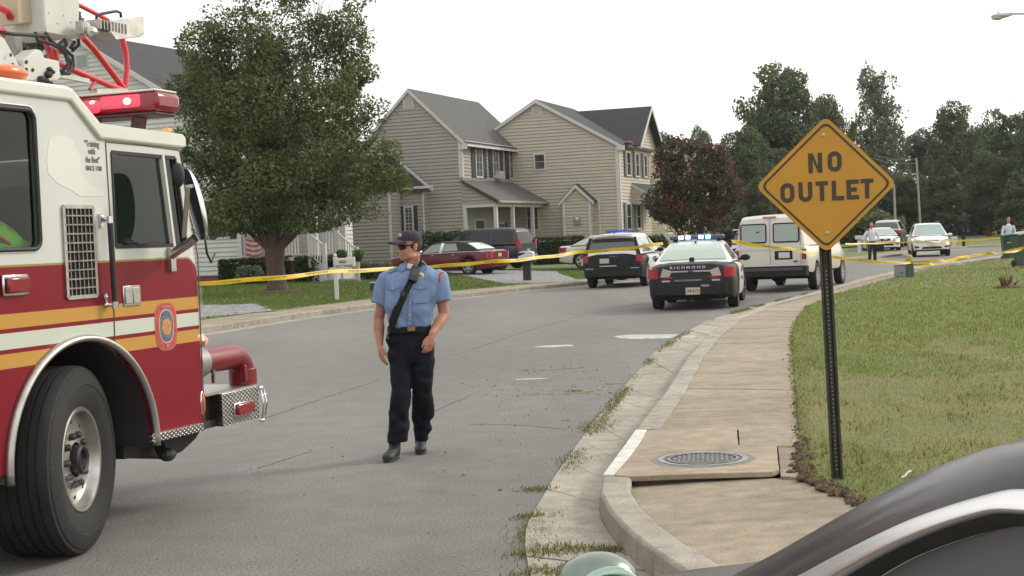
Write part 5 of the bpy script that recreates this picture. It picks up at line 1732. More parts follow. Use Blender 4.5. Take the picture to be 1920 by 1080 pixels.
def car(name, label, cat, loc, az, S, group=None):
    """S: measurements and paint. local x right, y forward from the rear bumper, z up"""
    L, W, R = S['L'], S['W'], S['R']; yr, yf = S['yr'], S['yf']
    root = thing(name, label, cat, frame((loc[0], loc[1], loc[2]), az), group)
    hwt = S.get('hw') or [(0, .80), (.05, .88), (.18, .955), (.5, .99), (1.4, 1), (L - 1.2, 1), (L - .5, .97), (L - .15, .88), (L - .04, .78), (L, .70)]
    hw = lambda y: W / 2 * interp(hwt, y)
    zb0 = S.get('zb', .26)
    top = lambda y: interp(S['top'], y); sh = lambda y: interp(S['sh'], y)
    ra = R + .065
    ys = sorted(set([round(i * L / 40, 4) for i in range(41)] + [round(c + d, 4) for c in (yr, yf) for d in np.linspace(-ra, ra, 19)] + [.02, .05, .1, L - .02, L - .06, L - .12]))
    paints = S['paints']; slot = S['slot']
    mats_ = [M_under] + paints
    rows = []
    for y in ys:
        w = hw(y); zb = zb0 + (.10 * max(0, 1 - y / .5) + .08 * max(0, 1 - (L - y) / .6)) * .8
        za = zb
        for c in (yr, yf):
            if abs(y - c) < ra: za = max(za, R + math.sqrt(ra * ra - (y - c) ** 2) * 1.0)
        zs, zt = sh(y), top(y)
        zs = max(zs, za + .06)
        zm = za + (zs - za) * .55
        p = [(0, zb), (w * .72, zb), (w * .74, za), (w * .955, za), (w * .985, min(za + .07, zm)), (w, zm), (w * .975, zs - (zs - zm) * .25), (w * .925, zs), (w * .80, zs + (zt - zs) * .6), (w * .5, zt), (0, zt)]
        rows.append([(x, y, z) for x, z in p] + [(-x, y, z) for x, z in reversed(p[1:-1])])
    me_b = MB(); me_b.grid(rows, close=True); n = len(rows[0])
    fi = [slot(ys[i] + .001, min(k, n - 1 - k) if k < n // 2 else n - 1 - k) + 1 for i in range(len(ys) - 1) for k in range(n)]
    for i in range(len(ys) - 1):
        for k in range(n):
            kk = k if k < n // 2 else n - 1 - k
            if kk <= 2: fi[i * n + k] = 0
    me_b.f.append(tuple(range(n - 1, -1, -1))); fi.append(slot(0, 5) + 1)
    me_b.f.append(tuple((len(rows) - 1) * n + k for k in range(n))); fi.append(slot(L, 5) + 1)
    me = me_b.mesh('body', mats_, 38, clean=False)
    me.polygons.foreach_set('material_index', fi)
    bm = bmesh.new(); bm.from_mesh(me); bmesh.ops.recalc_face_normals(bm, faces=bm.faces); bm.to_mesh(me); bm.free()
    body = link('body', me, root)
    # greenhouse
    gb, gt = S['gb'], S['gt']          # half widths at base and roof
    ga = S['gh']                       # (y, z) roof line from rear glass base to windscreen base
    y0, y1 = ga[0][0], ga[-1][0]
    zr = lambda y: interp(ga, y)
    base = lambda y: max(sh(y), min(top(y), zr(y))) - .02
    def side(y, f, out=0.):
        """point on the glasshouse side, f from base (0) to roof edge (1)"""
        b_, r_ = base(y), max(base(y) + .01, zr(y) - S.get('edge', .07))
        k = min(1, (r_ - b_) / S.get('fullh', .4))
        x = gb + (gt - gb) * f * k
        wlim = hw(y) * .93 / (gb) if gb else 1
        x *= min(1, wlim) if y < .6 or y > L - 1.2 else 1
        return Vector((x + out, y, b_ + (r_ - b_) * f))
    gy = sorted(set([round(y0 + (y1 - y0) * i / 30, 4) for i in range(31)] + [g[0] for g in ga]))
    rows = []
    for y in gy:
        a = [side(y, f) for f in (0, .35, .7, 1)]
        e = a[-1]; z = zr(y)
        pts = [(p.x, y, p.z) for p in a] + [(e.x * .96, y, z - S.get('edge', .07) * .35), (e.x * .86, y, z - .012), (e.x * .5, y, z), (0, y, z + .008)]
        rows.append(pts + [(-p[0], p[1], p[2]) for p in reversed(pts[:-1])])
    gm = MB().grid(rows)
    part('cabin', gm, S['roofpaint'], body, smooth=40)
    G1, G2 = S.get('glass', M_cglass), S.get('rearglass', S.get('glass', M_cglass))
    for s in (1, -1):
        for w_ in S['sidewin']:
            nn = 8; rws = []
            (ya, yb, yc, yd) = w_[:4]        # bottom y0, bottom y1, top y1, top y0
            for i in range(nn + 1):
                u = i / nn; col = []
                for j in range(5):
                    f = .10 + (w_[4] if len(w_) > 4 else .84) * j / 4 - (.02 if j == 0 else 0); t = j / 4
                    y = (ya + (yd - ya) * t) * (1 - u) + (yb + (yc - yb) * t) * u
                    p = side(y, f, .007); col.append((p.x * s, p.y, p.z))
                rws.append(col)
            part('side_window', MB().grid(rws), G1, body, smooth=True)
    def screen(nm, ya, yb, wf, m_):
        rws = []
        for i in range(9):
            y = ya + (yb - ya) * i / 8
            xw = side(y, 1).x * wf
            rws.append([(xw * (2 * k / 8 - 1), y, zr(y) + .008 + .010 - .012 * (abs(2 * k / 8 - 1)) ** 3) for k in range(9)])
        return part(nm, MB().grid(rws), m_, body, smooth=True)
    if 'rearscreen' in S: screen('rear_window', *S['rearscreen'], S.get('scw', .86), G2)
    screen('windshield', *S['frontscreen'], .88, G1)
    # wheels
    for yw in (yr, yf):
        for s in (1, -1):
            T = Matrix.Translation((s * (W / 2 - .015), yw, R)) @ Matrix.Rotation(s * PI / 2, 4, 'Y')
            if yw == yf and S.get('steer'):
                T = Matrix.Translation((s * (W / 2 - .03), yw, R)) @ Matrix.Rotation(-math.radians(S['steer']), 4, 'Z') @ Matrix.Rotation(s * PI / 2, 4, 'Y')
            ty = MB().lathe([(R * .62, -.22), (R * .93, -.225), (R, -.20), (R, -.03), (R * .96, -.003), (R * .82, .004), (R * .68, -.004), (R * .64, -.02)], T, 40, cap=False)
            wo = part('wheel', ty, M_ctyre, root, smooth=30)
            ri = MB().lathe([(R * .66, -.008), (R * .64, -.012), (R * .60, -.05), (R * .2, -.04), (.001, -.035)], T, 32, cap=False)
            part('rim', ri, S.get('rimback', M_steelw), wo, smooth=30)
            sp = MB()
            for k in range(S.get('spokes', 5)):
                a = 2 * PI * k / S.get('spokes', 5)
                sp.bar((.02 * math.cos(a), .02 * math.sin(a), -.028), (R * .63 * math.cos(a), R * .63 * math.sin(a), -.014), R * .2, .018)
            sp.lathe([(R * .67, -.004), (R * .61, -.004), (R * .60, -.03)], None, 32, cap=False); sp.lathe([(R * .18, -.04), (R * .16, -.012), (.001, -.01)], None, 20, cap=False)
            sp.v = [tuple(T @ Vector(v)) for v in sp.v]
            part('wheel_spokes', sp, S.get('rim', M_alloy), wo, smooth=30)
    # underside
    ub = MB(); ub.bb(-W * .36, W * .36, .25, L - .3, zb0 - .02, .5); ub.bb(-W * .46, W * .46, yr + ra + .02, yf - ra - .02, zb0 - .02, .45)
    ub.tube([(-W / 2 + .2, yr, R), (W / 2 - .2, yr, R)], .05, 8); ub.tube([(-.1, .3, zb0), (-.1, 2, zb0)], .05, 8); ub.ell((.2, .5, zb0 + .02), (.25, .3, .09), 12, 8)
    part('underbody', ub, M_under, root)
    # mirrors
    for s in (1, -1):
        if 'mirror' in S:
            y, z = S['mirror']; x = gb + .02
            mm = MB(); mm.ell((s * (x + .14), y, z), (.12, .06, .075), 12, 8); mm.bar((s * (x - .04), y + .02, z - .03), (s * (x + .08), y, z - .03), .05, .05)
            part('wing_mirror', mm, S.get('mirpaint', M_trimblk), body, smooth=40)
    root['_'] = 0; del root['_']
    return root, body, side, zr, hw


def rear_light(body, W, x0, x1, z0, z1, hwf, m=None, yin=.30, name='tail_light'):
    """lamp wrapping round the rear corner: x0 inner edge (fraction), follows the corner plan"""
    for s in (1, -1):
        plan = [(x0, -.012)] + [(hwf(y) + .012, y) for y in (.0, .03, .08, .16, yin)]
        plan[1] = (hwf(0) + .0, -.012)
        mb = MB(); zz = [z0, z0 + (z1 - z0) * .5, z1]
        rows = [[(s * x, y, z) for x, y in plan] for z in zz]
        inner = [[(s * (x - .05), y + .05, z) for x, y in plan] for z in zz]
        mb.grid(rows); mb.grid([rows[-1], inner[-1]]); mb.grid([rows[0], inner[0]]); mb.grid([[r[0], i[0]] for r, i in zip(rows, inner)]); mb.grid([[r[-1], i[-1]] for r, i in zip(rows, inner)])
        part(name, mb, m or M_taillens, body, smooth=30)


def plate_on(body, x, z, y, txt=None, w=.31, h=.155, face=-1, m=None):
    o = part('number_plate', MB().bb(x - w / 2, x + w / 2, y + (-.012 if face < 0 else 0), y + (0 if face < 0 else .012), z - h / 2, z + h / 2), m or M_plate, body, bevel=.004)
    if txt:
        part('plate_lettering', text_mb(txt, h * .62, lambda a, b, c: (x + a, y - .013 - c, z + b), .002, .80, bold=.002), mat('plate_ink', (.04, .04, .06), .6), o)


def paint(name, col, coat=.30, rough=.38, **k): return mat(name, col, rough, coat=coat, **k)
P_blk = paint('police_black', (.014, .013, .015), .04, .55, spec=.25); P_wht = paint('police_white', (.62, .60, .57))
P_van = paint('van_cream', (.56, .53, .48), .4, .4, var=.05, scale=2); P_red = paint('burgundy', (.115, .005, .010)); P_navy = paint('dark_navy', (.014, .015, .028), .15)
P_tan = paint('champagne', (.44, .43, .39)); P_white = paint('car_white', (.66, .65, .63))

# ---------------- police sedan
d0 = G(1290, 579); sed_c = Vector((D(1290, 579, 31.9).x, 31.2, 0))
HW_S = [(0, .84), (.04, .91), (.15, .965), (.4, .99), (1.0, 1), (3.9, .99), (4.6, .93), (5.0, .80), (5.15, .62)]
SED = dict(L=5.15, W=1.93, R=.36, yr=1.12, yf=3.99, zb=.24, hw=HW_S, top=[(0, .96), (.03, 1.01), (.5, 1.04), (.95, 1.05), (3.7, 1.02), (4.3, .96), (4.9, .84), (5.15, .66)],
           sh=[(0, .88), (.2, .93), (1.0, .97), (3.6, .93), (4.6, .82), (5.15, .60)], paints=[P_blk, P_wht], slot=lambda y, k: 1 if 1.62 < y < 3.55 else 0, roofpaint=P_wht,
           gb=.86, gt=.60, gh=[(.62, 1.03), (.9, 1.17), (1.2, 1.31), (1.5, 1.41), (1.85, 1.475), (2.4, 1.50), (2.9, 1.48), (3.2, 1.41), (3.6, 1.24), (4.05, 1.02)],
           sidewin=[(1.30, 1.55, 1.62, 1.52), (1.60, 2.42, 2.42, 1.72), (2.50, 3.45, 3.05, 2.50)], rearscreen=(.72, 1.50), frontscreen=(3.15, 3.95), glass=M_cglass, rearglass=mat('rear_glass_pale', (.26, .34, .27), .06, coat=.8, spec=.8),
           mirror=(3.35, 1.05), steer=6, rim=M_steelw)
sedan, sb_, sd_, szr, shw = car('police_car', 'black and white police sedan seen from behind with lit blue roof lights', 'police car', sed_c, 12.0, SED)
rear_light(sb_, 1.93, .72, None, .71, .92, shw, yin=.24)
for s in (1, -1):
    part('reversing_lamp', MB().prism([(s * .40, .86), (s * .60, .93), (s * .66, .74), (s * .48, .72)], -.018, .02, lambda u, v, w: (u, w, v)), M_clear, sb_)
    part('lower_lens', MB().prism([(s * .38, .74), (s * .62, .745), (s * .60, .70), (s * .42, .70)], -.020, .01, lambda u, v, w: (u, w, v)), M_taillens, sb_)
    part('reflector', MB().bb(s * .60 - .10, s * .60 + .10, -.012, .01, .455, .478), M_taillens, sb_)
    part('marker_lamp', MB().bb(s * .54 - .09, s * .54 + .09, -.018, .01, .63, .67), M_clear, sb_)
    part('exhaust_tip', MB().tube([(s * .62, -.02, .33), (s * .62, .15, .33)], .045, 12), M_trimblk, sb_)
part_split('chrome_bar', MB().bb(-.46, -.05, -.022, .02, .83, .865).bb(.05, .44, -.022, .02, .83, .865), M_chrome, sb_, bevel=.004)
part('trunk_badge', MB().ell((0, -.02, .848), (.06, .012, .03), 14, 8), M_steelw, sb_, smooth=True)
part('trunk_seam', MB().bar((-.74, -.003, .60), (.74, -.003, .60), .012, .008).bar((-.74, -.003, .60), (-.80, .01, .95), .008, .008).bar((.74, -.003, .60), (.80, .01, .95), .008, .008), M_under, sb_)
part('bumper_ledge', MB().prism([(-.80, .02), (-.78, -.05), (-.3, -.075), (.3, -.075), (.78, -.05), (.80, .02)], .34, .585, lambda u, v, w: (u, v, w)), P_blk, sb_, bevel=.02)
part('trunk_lettering', text_mb('R I C H M O N D', .078, lambda x, y, z: (x - .06, -.006 - z, .935 + y), .003, 1.35, bold=.002), mat('silver_letter', (.45, .45, .50), .5), sb_)
part('police_strip', text_mb('POLICE DEPARTMENT', .050, lambda x, y, z: (x - .06, -.006 - z, .655 + y), .003, 1.2, bold=.001), mat('grey_letter', (.30, .30, .32), .4), sb_)
part('fleet_number', text_mb('140624', .062, lambda x, y, z: (x + .30, -.078 - z, .535 + y), .003, 1.0, bold=.001), MATS['silver_letter'], sb_)
plate_on(sb_, .04, .425, -.076, '144-617L')
part('rear_camera', MB().box((-.02, .66, 1.09), (.11, .05, .10)), M_under, sb_, bevel=.01)
part('roof_antenna', MB().box((.0, 1.62, 1.47), (.03, .08, .05)), M_trimblk, sb_)
for s, txt in ((1, 'POLICE'), (1, 'RICHMOND')):
    zt, sz = (.80, .16) if txt == 'POLICE' else (.60, .10)
    part('door_lettering', text_mb(txt, sz, lambda x, y, z, zt=zt: (.972 + z, 2.55 + x, zt + y), .006, .9, bold=.003), mat('door_letter', (.05, .05, .07), .5), sb_)
lb_z = 1.53
lbar = part('light_bar', MB().bb(-.62, .62, 1.95, 2.25, lb_z, lb_z + .09), mat('lightbar_blue', (.04, .05, .12), .2, coat=.5), sedan, bevel=.03)
M_blue = mat('blue_flash', (.2, .4, 1), .3, emit=(.07, .26, 1), es=14.0)
for x in (-.36, -.20, .10, .26):
    part('lit_lamp', MB().bb(x - .055, x + .055, 1.935, 1.99, lb_z + .012, lb_z + .085), M_blue, lbar, bevel=.012)
part('bar_cover', MB().bb(-.60, .60, 1.97, 2.23, lb_z + .088, lb_z + .098), mat('bar_white', (.35, .36, .40), .4), lbar)
part_split('bar_foot', MB().bb(-.55, -.45, 2.02, 2.18, 1.48, lb_z + .01).bb(.45, .55, 2.02, 2.18, 1.48, lb_z + .01), M_trimblk, lbar)

# ---------------- SUVs
HW_U = [(0, .90), (.04, .945), (.15, .975), (.5, .995), (1.2, 1), (3.9, .99), (4.5, .94), (4.85, .82), (5.0, .66)]
def suv_spec(paints, slot, roof, glass=None, **k):
    S = dict(L=5.0, W=2.0, R=.385, yr=1.02, yf=3.88, zb=.30, hw=HW_U, top=[(0, 1.10), (3.5, 1.12), (4.2, 1.08), (4.8, .96), (5.0, .74)], sh=[(0, .98), (.3, 1.02), (3.6, 1.02), (4.5, .94), (5.0, .68)],
             paints=paints, slot=slot, roofpaint=roof, gb=.92, gt=.68, fullh=.5, edge=.09, gh=[(.02, 1.06), (.10, 1.30), (.22, 1.56), (.34, 1.68), (.7, 1.735), (1.8, 1.765), (2.6, 1.75), (2.95, 1.69), (3.3, 1.50), (3.95, 1.10)],
             sidewin=[(.42, 1.12, 1.12, .55), (1.20, 2.15, 2.15, 1.20), (2.25, 3.35, 2.85, 2.25)], rearscreen=(.06, .24), scw=.92, frontscreen=(2.98, 3.88), glass=glass or M_cglass, mirror=(3.15, 1.16), spokes=5)
    S.update(k); return S
def suv_rear(b, hwf, light=True):
    if light: rear_light(b, 2.0, .80, None, .84, 1.05, hwf, yin=.20)
    part('bumper', MB().prism([(-.92, .05), (-.86, -.06), (-.3, -.085), (.3, -.085), (.86, -.06), (.92, .05)], .38, .66, lambda u, v, w: (u, v, w)), M_trimblk, b, bevel=.025)
    part('spoiler', MB().prism([(-.72, 1.69), (-.66, 1.73), (.66, 1.73), (.72, 1.69)], -.02, .34, lambda u, v, w: (u, w, v)), MATS.get('police_white'), b, bevel=.015)
ps_c = Vector((D(1147, 538, 47.0).x, 46.4, 0))
SUVP = suv_spec([P_blk, P_wht], lambda y, k: 1 if (1.25 < y < 3.5 and k >= 3) else 0, P_wht)
psuv, pb, _, _, phw = car('police_suv', 'black police sport utility vehicle with white doors parked left of the sedan', 'police car', ps_c, 15.0, SUVP, 'police sport utility vehicles')
suv_rear(pb, phw)
for s in (1, -1): part('rear_pillar', MB().prism([(s * .95, 1.04), (s * .76, 1.64), (s * .68, 1.62), (s * .80, 1.06)], .015, .05, lambda u, v, w: (u, w + max(0, v - 1.06) * .33, v)), P_blk, pb)
part('tailgate_panel', MB().prism([(-.64, .68), (-.62, 1.06), (.62, 1.06), (.64, .68)], -.012, .01, lambda u, v, w: (u, w, v)), P_blk, pb, bevel=.004)
part('tailgate_strip', text_mb('POLICE', .06, lambda x, y, z: (x + .05, -.016 - z, 1.02 + y), .003, 1.3), mat('red_letter', (.35, .20, .20), .5), pb)
part('tailgate_trim', MB().bb(-.42, .14, -.018, .0, .70, .73), mat('silver_letter', (.6, .6, .66), .4), pb)
plate_on(pb, -.25, .88, -.012, None)
for s in (1, -1): part('reflector', MB().bb(s * .74 - .14, s * .74 + .14, -.074, -.05, .62, .65), mat('grey_lens', (.25, .25, .28), .3), pb)
part('roof_antenna', MB().tube([(-.06, .9, 1.75), (-.06, .9, 1.83)], .02, 8), M_trimblk, pb)
plb = part('light_bar', MB().bb(-.58, .58, 2.0, 2.3, 1.79, 1.87), mat('bar_dark', (.05, .06, .09), .3, coat=.5), psuv, bevel=.025)
part('lit_lamp', MB().bb(-.40, .25, 1.97, 2.02, 1.785, 1.80), mat('blue_dim', (.05, .06, .5), .4, emit=(.08, .10, .9), es=1.2), plb)
part('side_lettering', text_mb('POLICE', .22, lambda x, y, z: (1.01 + z, 2.4 + x, .86 + y), .008, .9, bold=.004), MATS['door_letter'], pb)
p2 = copy_tree(psuv); q = D(1402, 500, 50.5)
p2.matrix_world = frame((q.x, 49.5, 0), 32); p2['label'] = 'police sport utility vehicle mostly hidden behind the cream van'

# ---------------- cream van
vr = G(1530, 543)
va = 24.0; vM = Vector((math.cos(math.radians(va)), -math.sin(math.radians(va)), 0)); vF = Vector((math.sin(math.radians(va)), math.cos(math.radians(va)), 0))
vbase = Vector((D(1536, 543, 39.2).x, 39.2, 0)) - vM * 1.0 - vF * 1.30
HW_V = [(0, .95), (.04, .985), (.2, 1), (4.4, 1), (5.1, .95), (5.45, .85), (5.6, .70)]
VAN = dict(L=5.6, W=2.02, R=.37, yr=1.3, yf=4.75, zb=.50, hw=HW_V, top=[(0, 1.25), (4.4, 1.25), (4.9, 1.12), (5.5, .98), (5.6, .80)], sh=[(0, 1.22), (4.4, 1.22), (5.0, 1.04), (5.6, .76)],
           paints=[P_van], slot=lambda y, k: 0, roofpaint=P_van, gb=.975, gt=.83, fullh=.75, edge=.10, gh=[(.01, 1.2), (.025, 1.5), (.05, 1.80), (.09, 1.98), (.22, 2.05), (1.5, 2.09), (3.8, 2.08), (4.1, 2.02), (4.45, 1.75), (5.0, 1.24)],
           sidewin=[(3.55, 4.55, 4.15, 3.55, .70)], frontscreen=(4.12, 4.95), mirror=(4.4, 1.35), spokes=8, rim=M_alloy, rimback=M_alloy, steer=0)
van, vb, vs_, vz, vhw = car('white_van', 'cream passenger van with two square rear windows and black bumper', 'van', vbase, va, VAN)
for s in (1, -1):
    xm = s * .44
    wf = rrect(xm - .34, xm + .34, 1.34, 1.83, .05)
    part('door_window', MB().prism(wf, -.008, .02, lambda u, v, w: (u, w + .06 * max(0, v - 1.3) ** 1.2, v)), mat('van_glass', (.22, .27, .24), .08, coat=.8), vb)
    part('window_rubber', MB().tube([(u, -.006 + .06 * max(0, v - 1.3) ** 1.2, v) for u, v in wf], .018, 6, closed=True), M_trimblk, vb)
    part('tail_light', MB().bb(min(s * .845, s * .965), max(s * .845, s * .965), -.02, .04, .86, 1.14), mat('van_lens', (.22, .012, .018), .3, coat=.5), vb, bevel=.01)
    part('lamp_base', MB().bb(min(s * .85, s * .96), max(s * .85, s * .96), -.022, .03, .80, .86), mat('pink_lens', (.5, .42, .38), .3), vb)
part('door_seams', MB().bar((0, -.004, .74), (0, -.004, 1.30), .012, .01).bar((0, .0, 1.3), (0, .05, 2.0), .012, .01).bar((-.80, -.003, 1.13), (.80, -.003, 1.13), .008, .006).bar((-.815, -.004, .74), (-.815, .02, 1.9), .010, .01).bar((.815, -.004, .74), (.815, .02, 1.9), .010, .01), mat('van_seam', (.20, .18, .15), .8), vb)
part('high_brake_light', MB().bb(-.18, .18, .03, .06, 1.985, 2.03), mat('dull_red', (.42, .16, .13), .4), vb)
part('plate_recess', MB().bb(.12, .60, -.012, .02, .87, 1.10), M_trimblk, vb, bevel=.008)
plate_on(vb, .38, .985, -.013, None, .30, .15, m=mat('plate_white', (.5, .5, .5), .5))
part('door_handle', MB().box((.68, -.02, .82), (.12, .03, .03)), M_trimblk, vb, bevel=.008)
part('bumper', MB().prism([(-1.0, .12), (-1.0, -.05), (-.96, -.14), (.96, -.14), (1.0, -.05), (1.0, .12)], .42, .70, lambda u, v, w: (u, v, w)), M_trimblk, vb, bevel=.02)
part('bumper_step', MB().bb(-.9, .9, -.145, -.10, .58, .66), mat('step_grey', (.05, .05, .05), .6), vb)
part('differential', MB().ell((-.1, 1.3, .36), (.22, .2, .14), 12, 8).tube([(-.8, 1.3, .36), (.8, 1.3, .36)], .05, 8), M_under, van, smooth=40)
part('door_sticker', MB().box((-.42 + .1, -.012, 1.62), (.07, .004, .04)), mat('sticker', (.05, .07, .05), .6), vb)

# ---------------- burgundy car with black top, dark SUV, champagne car
rc_ = GT(930, 517)
HW_R = [(0, .86), (.04, .92), (.15, .97), (.5, 1), (4.2, 1), (4.7, .95), (4.95, .86), (5.0, .80)]
vinyl = mat('vinyl_black', (.014, .014, .018), .7)
RED = dict(L=5.0, W=1.90, R=.35, yr=1.05, yf=4.05, zb=.24, hw=HW_R, top=[(0, .98), (.05, 1.05), (.9, 1.07), (3.5, 1.0), (4.4, .97), (5.0, .86)], sh=[(0, .93), (.3, .98), (1.2, .99), (3.6, .95), (5.0, .80)],
           paints=[P_red], slot=lambda y, k: 0, roofpaint=vinyl, gb=.87, gt=.64, gh=[(.55, 1.05), (.85, 1.22), (1.25, 1.40), (1.7, 1.46), (2.6, 1.47), (2.9, 1.42), (3.3, 1.25), (3.75, 1.0)],
           sidewin=[(1.55, 2.30, 2.30, 1.72), (2.42, 3.40, 2.92, 2.42)], rearscreen=(.62, 1.15), scw=.92, rearglass=mat('pale_rear_glass', (.40, .50, .42), .2, coat=.8), frontscreen=(2.92, 3.65), glass=mat('red_glass', (.16, .20, .18), .08, coat=.7), mirror=(3.25, 1.05), mirpaint=M_chrome, spokes=6, rimback=M_steelw)
rloc = GT(938, 512); rloc = D(938, 512, 61.5); rloc.z = terr(rloc.x, rloc.y)
red, rb, _, _, rhw = car('parked_car', 'burgundy saloon with black top and chrome trim parked on the gravel drive', 'car', rloc, -63.0, RED)
rear_light(rb, 1.9, .62, None, .70, .98, rhw, yin=.14)
part('chrome_belt', MB().tube([(-.93, y, interp(RED['sh'], y) + .01) for y in np.linspace(.2, 3.9, 14)], .016, 6), M_chrome, rb)
part('chrome_belt', MB().tube([(.93, y, interp(RED['sh'], y) + .01) for y in np.linspace(.2, 3.9, 14)], .016, 6), M_chrome, rb)
for s in (1, -1):
    part('door_pillar', MB().bar((s * .885, 2.40, .98), (s * .70, 2.34, 1.40), .14, .02, up=(s, 0, 0)), M_chrome, rb)
    for y in (1.75, 2.75): part('door_handle', MB().box((s * .955, y, .88), (.03, .17, .03)), M_chrome, rb, bevel=.008)
    part('lamp_surround', MB().tube([(s * .80, -.02, .68), (s * .93, .16, .70), (s * .925, .10, 1.0), (s * .80, -.02, 1.0)], .014, 6, closed=True), M_chrome, rb)
    part('sill_trim', MB().bar((s * .955, 1.5, .36), (s * .955, 3.6, .36), .02, .03), M_chrome, rb)
part('bumper', MB().prism([(-.84, .04), (-.80, -.07), (.80, -.07), (.84, .04)], .40, .62, lambda u, v, w: (u, v, w)), P_red, rb, bevel=.03)
part('bumper_chrome', MB().bb(-.78, .78, -.078, -.06, .60, .625), M_chrome, rb)
plate_on(rb, 0, .82, -.01)

dloc = D(992, 505, 66.5); dloc.z = .33
DSUV = suv_spec([P_navy], lambda y, k: 0, P_navy, mat('tint_glass', (.012, .014, .013), .2, coat=.15, spec=.3), L=5.25, yf=4.1, hw=[(0, .90), (.04, .945), (.15, .975), (.5, .995), (4.2, 1), (4.8, .95), (5.1, .84), (5.25, .7)],
                top=[(0, 1.18), (3.7, 1.18), (4.5, 1.12), (5.1, 1.0), (5.25, .8)], sh=[(0, 1.08), (4.0, 1.08), (5.25, .75)], gh=[(.02, 1.1), (.12, 1.4), (.24, 1.76), (.34, 1.86), (.7, 1.92), (2.6, 1.93), (3.0, 1.88), (3.35, 1.62), (3.9, 1.16)],
                sidewin=[(.30, 1.45, 1.45, .42), (1.55, 2.45, 2.45, 1.55), (2.55, 3.45, 3.0, 2.55)], rearscreen=(.06, .22), mirror=(3.25, 1.2))
dsv, db, _, _, dhw = car('parked_suv', 'dark navy sport utility vehicle parked behind the burgundy car', 'car', dloc, -63.0, DSUV)
rear_light(db, 2.0, .78, None, .95, 1.35, dhw, yin=.12)
part('bumper', MB().prism([(-.92, .05), (-.86, -.08), (.86, -.08), (.92, .05)], .42, .66, lambda u, v, w: (u, v, w)), mat('bumper_grey', (.25, .26, .28), .4, .3), db, bevel=.03)
plate_on(db, 0, .85, -.01)

tloc = D(1053, 500, 64.5); tloc.z = .30
TAN = dict(SED); TAN.update(paints=[P_tan], slot=lambda y, k: 0, roofpaint=P_tan, rearglass=M_cglass, L=4.8, yf=3.85, yr=1.0, R=.34, hw=[(0, .84), (.04, .91), (.15, .965), (.4, .99), (3.9, .99), (4.4, .93), (4.7, .8), (4.8, .66)], rim=M_alloy, steer=0,
                            top=[(0, .96), (.03, 1.0), (.95, 1.04), (3.5, 1.0), (4.2, .92), (4.8, .66)], sh=[(0, .88), (.2, .93), (1, .96), (3.6, .9), (4.8, .6)], gh=[(.5, 1.0), (.9, 1.2), (1.4, 1.40), (1.9, 1.45), (2.5, 1.45), (2.9, 1.38), (3.3, 1.2), (3.75, 1.0)],
                            sidewin=[(1.15, 2.1, 2.1, 1.45), (2.2, 3.2, 2.8, 2.2)], rearscreen=(.6, 1.3), frontscreen=(2.85, 3.65), mirror=(3.1, 1.03))
tn, tb, _, _, thw = car('parked_car', 'champagne saloon half hidden behind the black police vehicle', 'car', tloc, 98.0, TAN)
rear_light(tb, 1.9, .60, None, .74, .95, thw)
plate_on(tb, 0, .7, -.01)

# ---------------- far vehicles
def front_kit(b, L, S, grille=True):
    for s in (1, -1):
        part('headlight', MB().prism([(s * .42, .78), (s * .80, .90), (s * .86, .80), (s * .60, .72), (s * .44, .70)], L - .16, L + .005, lambda u, v, w: (u, w, v)), mat('headlamp', (.6, .58, .52), .15, coat=.6), b)
        part('fog_recess', MB().prism([(s * .60, .44), (s * .84, .48), (s * .82, .54), (s * .60, .52)], L - .2, L + .012, lambda u, v, w: (u, w, v)), M_trimblk, b)
    part('grille', MB().prism([(-.34, .80), (.34, .80), (.24, .68), (-.24, .68)], L - .1, L + .015, lambda u, v, w: (u, w, v)), M_trimblk, b)
    part('badge_bar', MB().bb(-.12, .12, L + .012, L + .024, .72, .77), M_chrome, b)
    part('lower_grille', MB().prism([(-.50, .40), (.50, .40), (.42, .50), (-.42, .50)], L - .1, L + .02, lambda u, v, w: (u, w, v)), M_trimblk, b)
    part('number_plate', MB().bb(-.15, .15, L + .018, L + .028, .52, .63), MATS['plate_white'], b)
wl_ = G(1747, 482); ws_ = Vector((D(1748, 482, 71).x, 71, 0))
WS = suv_spec([P_white], lambda y, k: 0, P_white, mat('pale_glass', (.20, .28, .25), .08, coat=.8), L=4.65, W=1.86, R=.355, yr=.95, yf=3.72, hw=[(0, .90), (.15, .975), (.5, .995), (3.6, .99), (4.2, .94), (4.5, .86), (4.65, .76)], gb=.86, gt=.64,
              top=[(0, 1.05), (3.2, 1.08), (4.0, .98), (4.5, .88), (4.65, .70)], sh=[(0, .95), (3.4, .96), (4.65, .66)], gh=[(.05, 1.0), (.3, 1.45), (.5, 1.58), (1.3, 1.66), (2.2, 1.66), (2.5, 1.60), (2.9, 1.38), (3.55, 1.05)],
              sidewin=[(.5, 1.1, 1.1, .7), (1.2, 2.0, 2.0, 1.2), (2.1, 3.0, 2.5, 2.1)], rearscreen=(.1, .4), frontscreen=(2.55, 3.48), mirror=(2.9, 1.05), mirpaint=P_white)
az_w = 192.0
hf_ = Vector((math.sin(math.radians(az_w)), math.cos(math.radians(az_w)), 0))
wsv, wb, _, _, whw = car('white_suv', 'white sport utility vehicle facing the camera on the far road', 'car', ws_ - hf_ * 4.65, az_w, WS)
front_kit(wb, 4.65, WS)
part_split('roof_rail', MB().bar((-.55, .6, 1.70), (-.55, 2.2, 1.70), .03).bar((.55, .6, 1.70), (.55, 2.2, 1.70), .03), M_alloy, wb)
wc = D(1684, 466, 84); TW = dict(TAN); TW.update(paints=[P_white], roofpaint=P_white, glass=MATS['pale_glass'])
az2 = 188.0
c2_, cb2, _, _, _ = car('white_car', 'white saloon left of the far white sport utility vehicle', 'car', (wc.x, 89.0, .05), az2, TW)
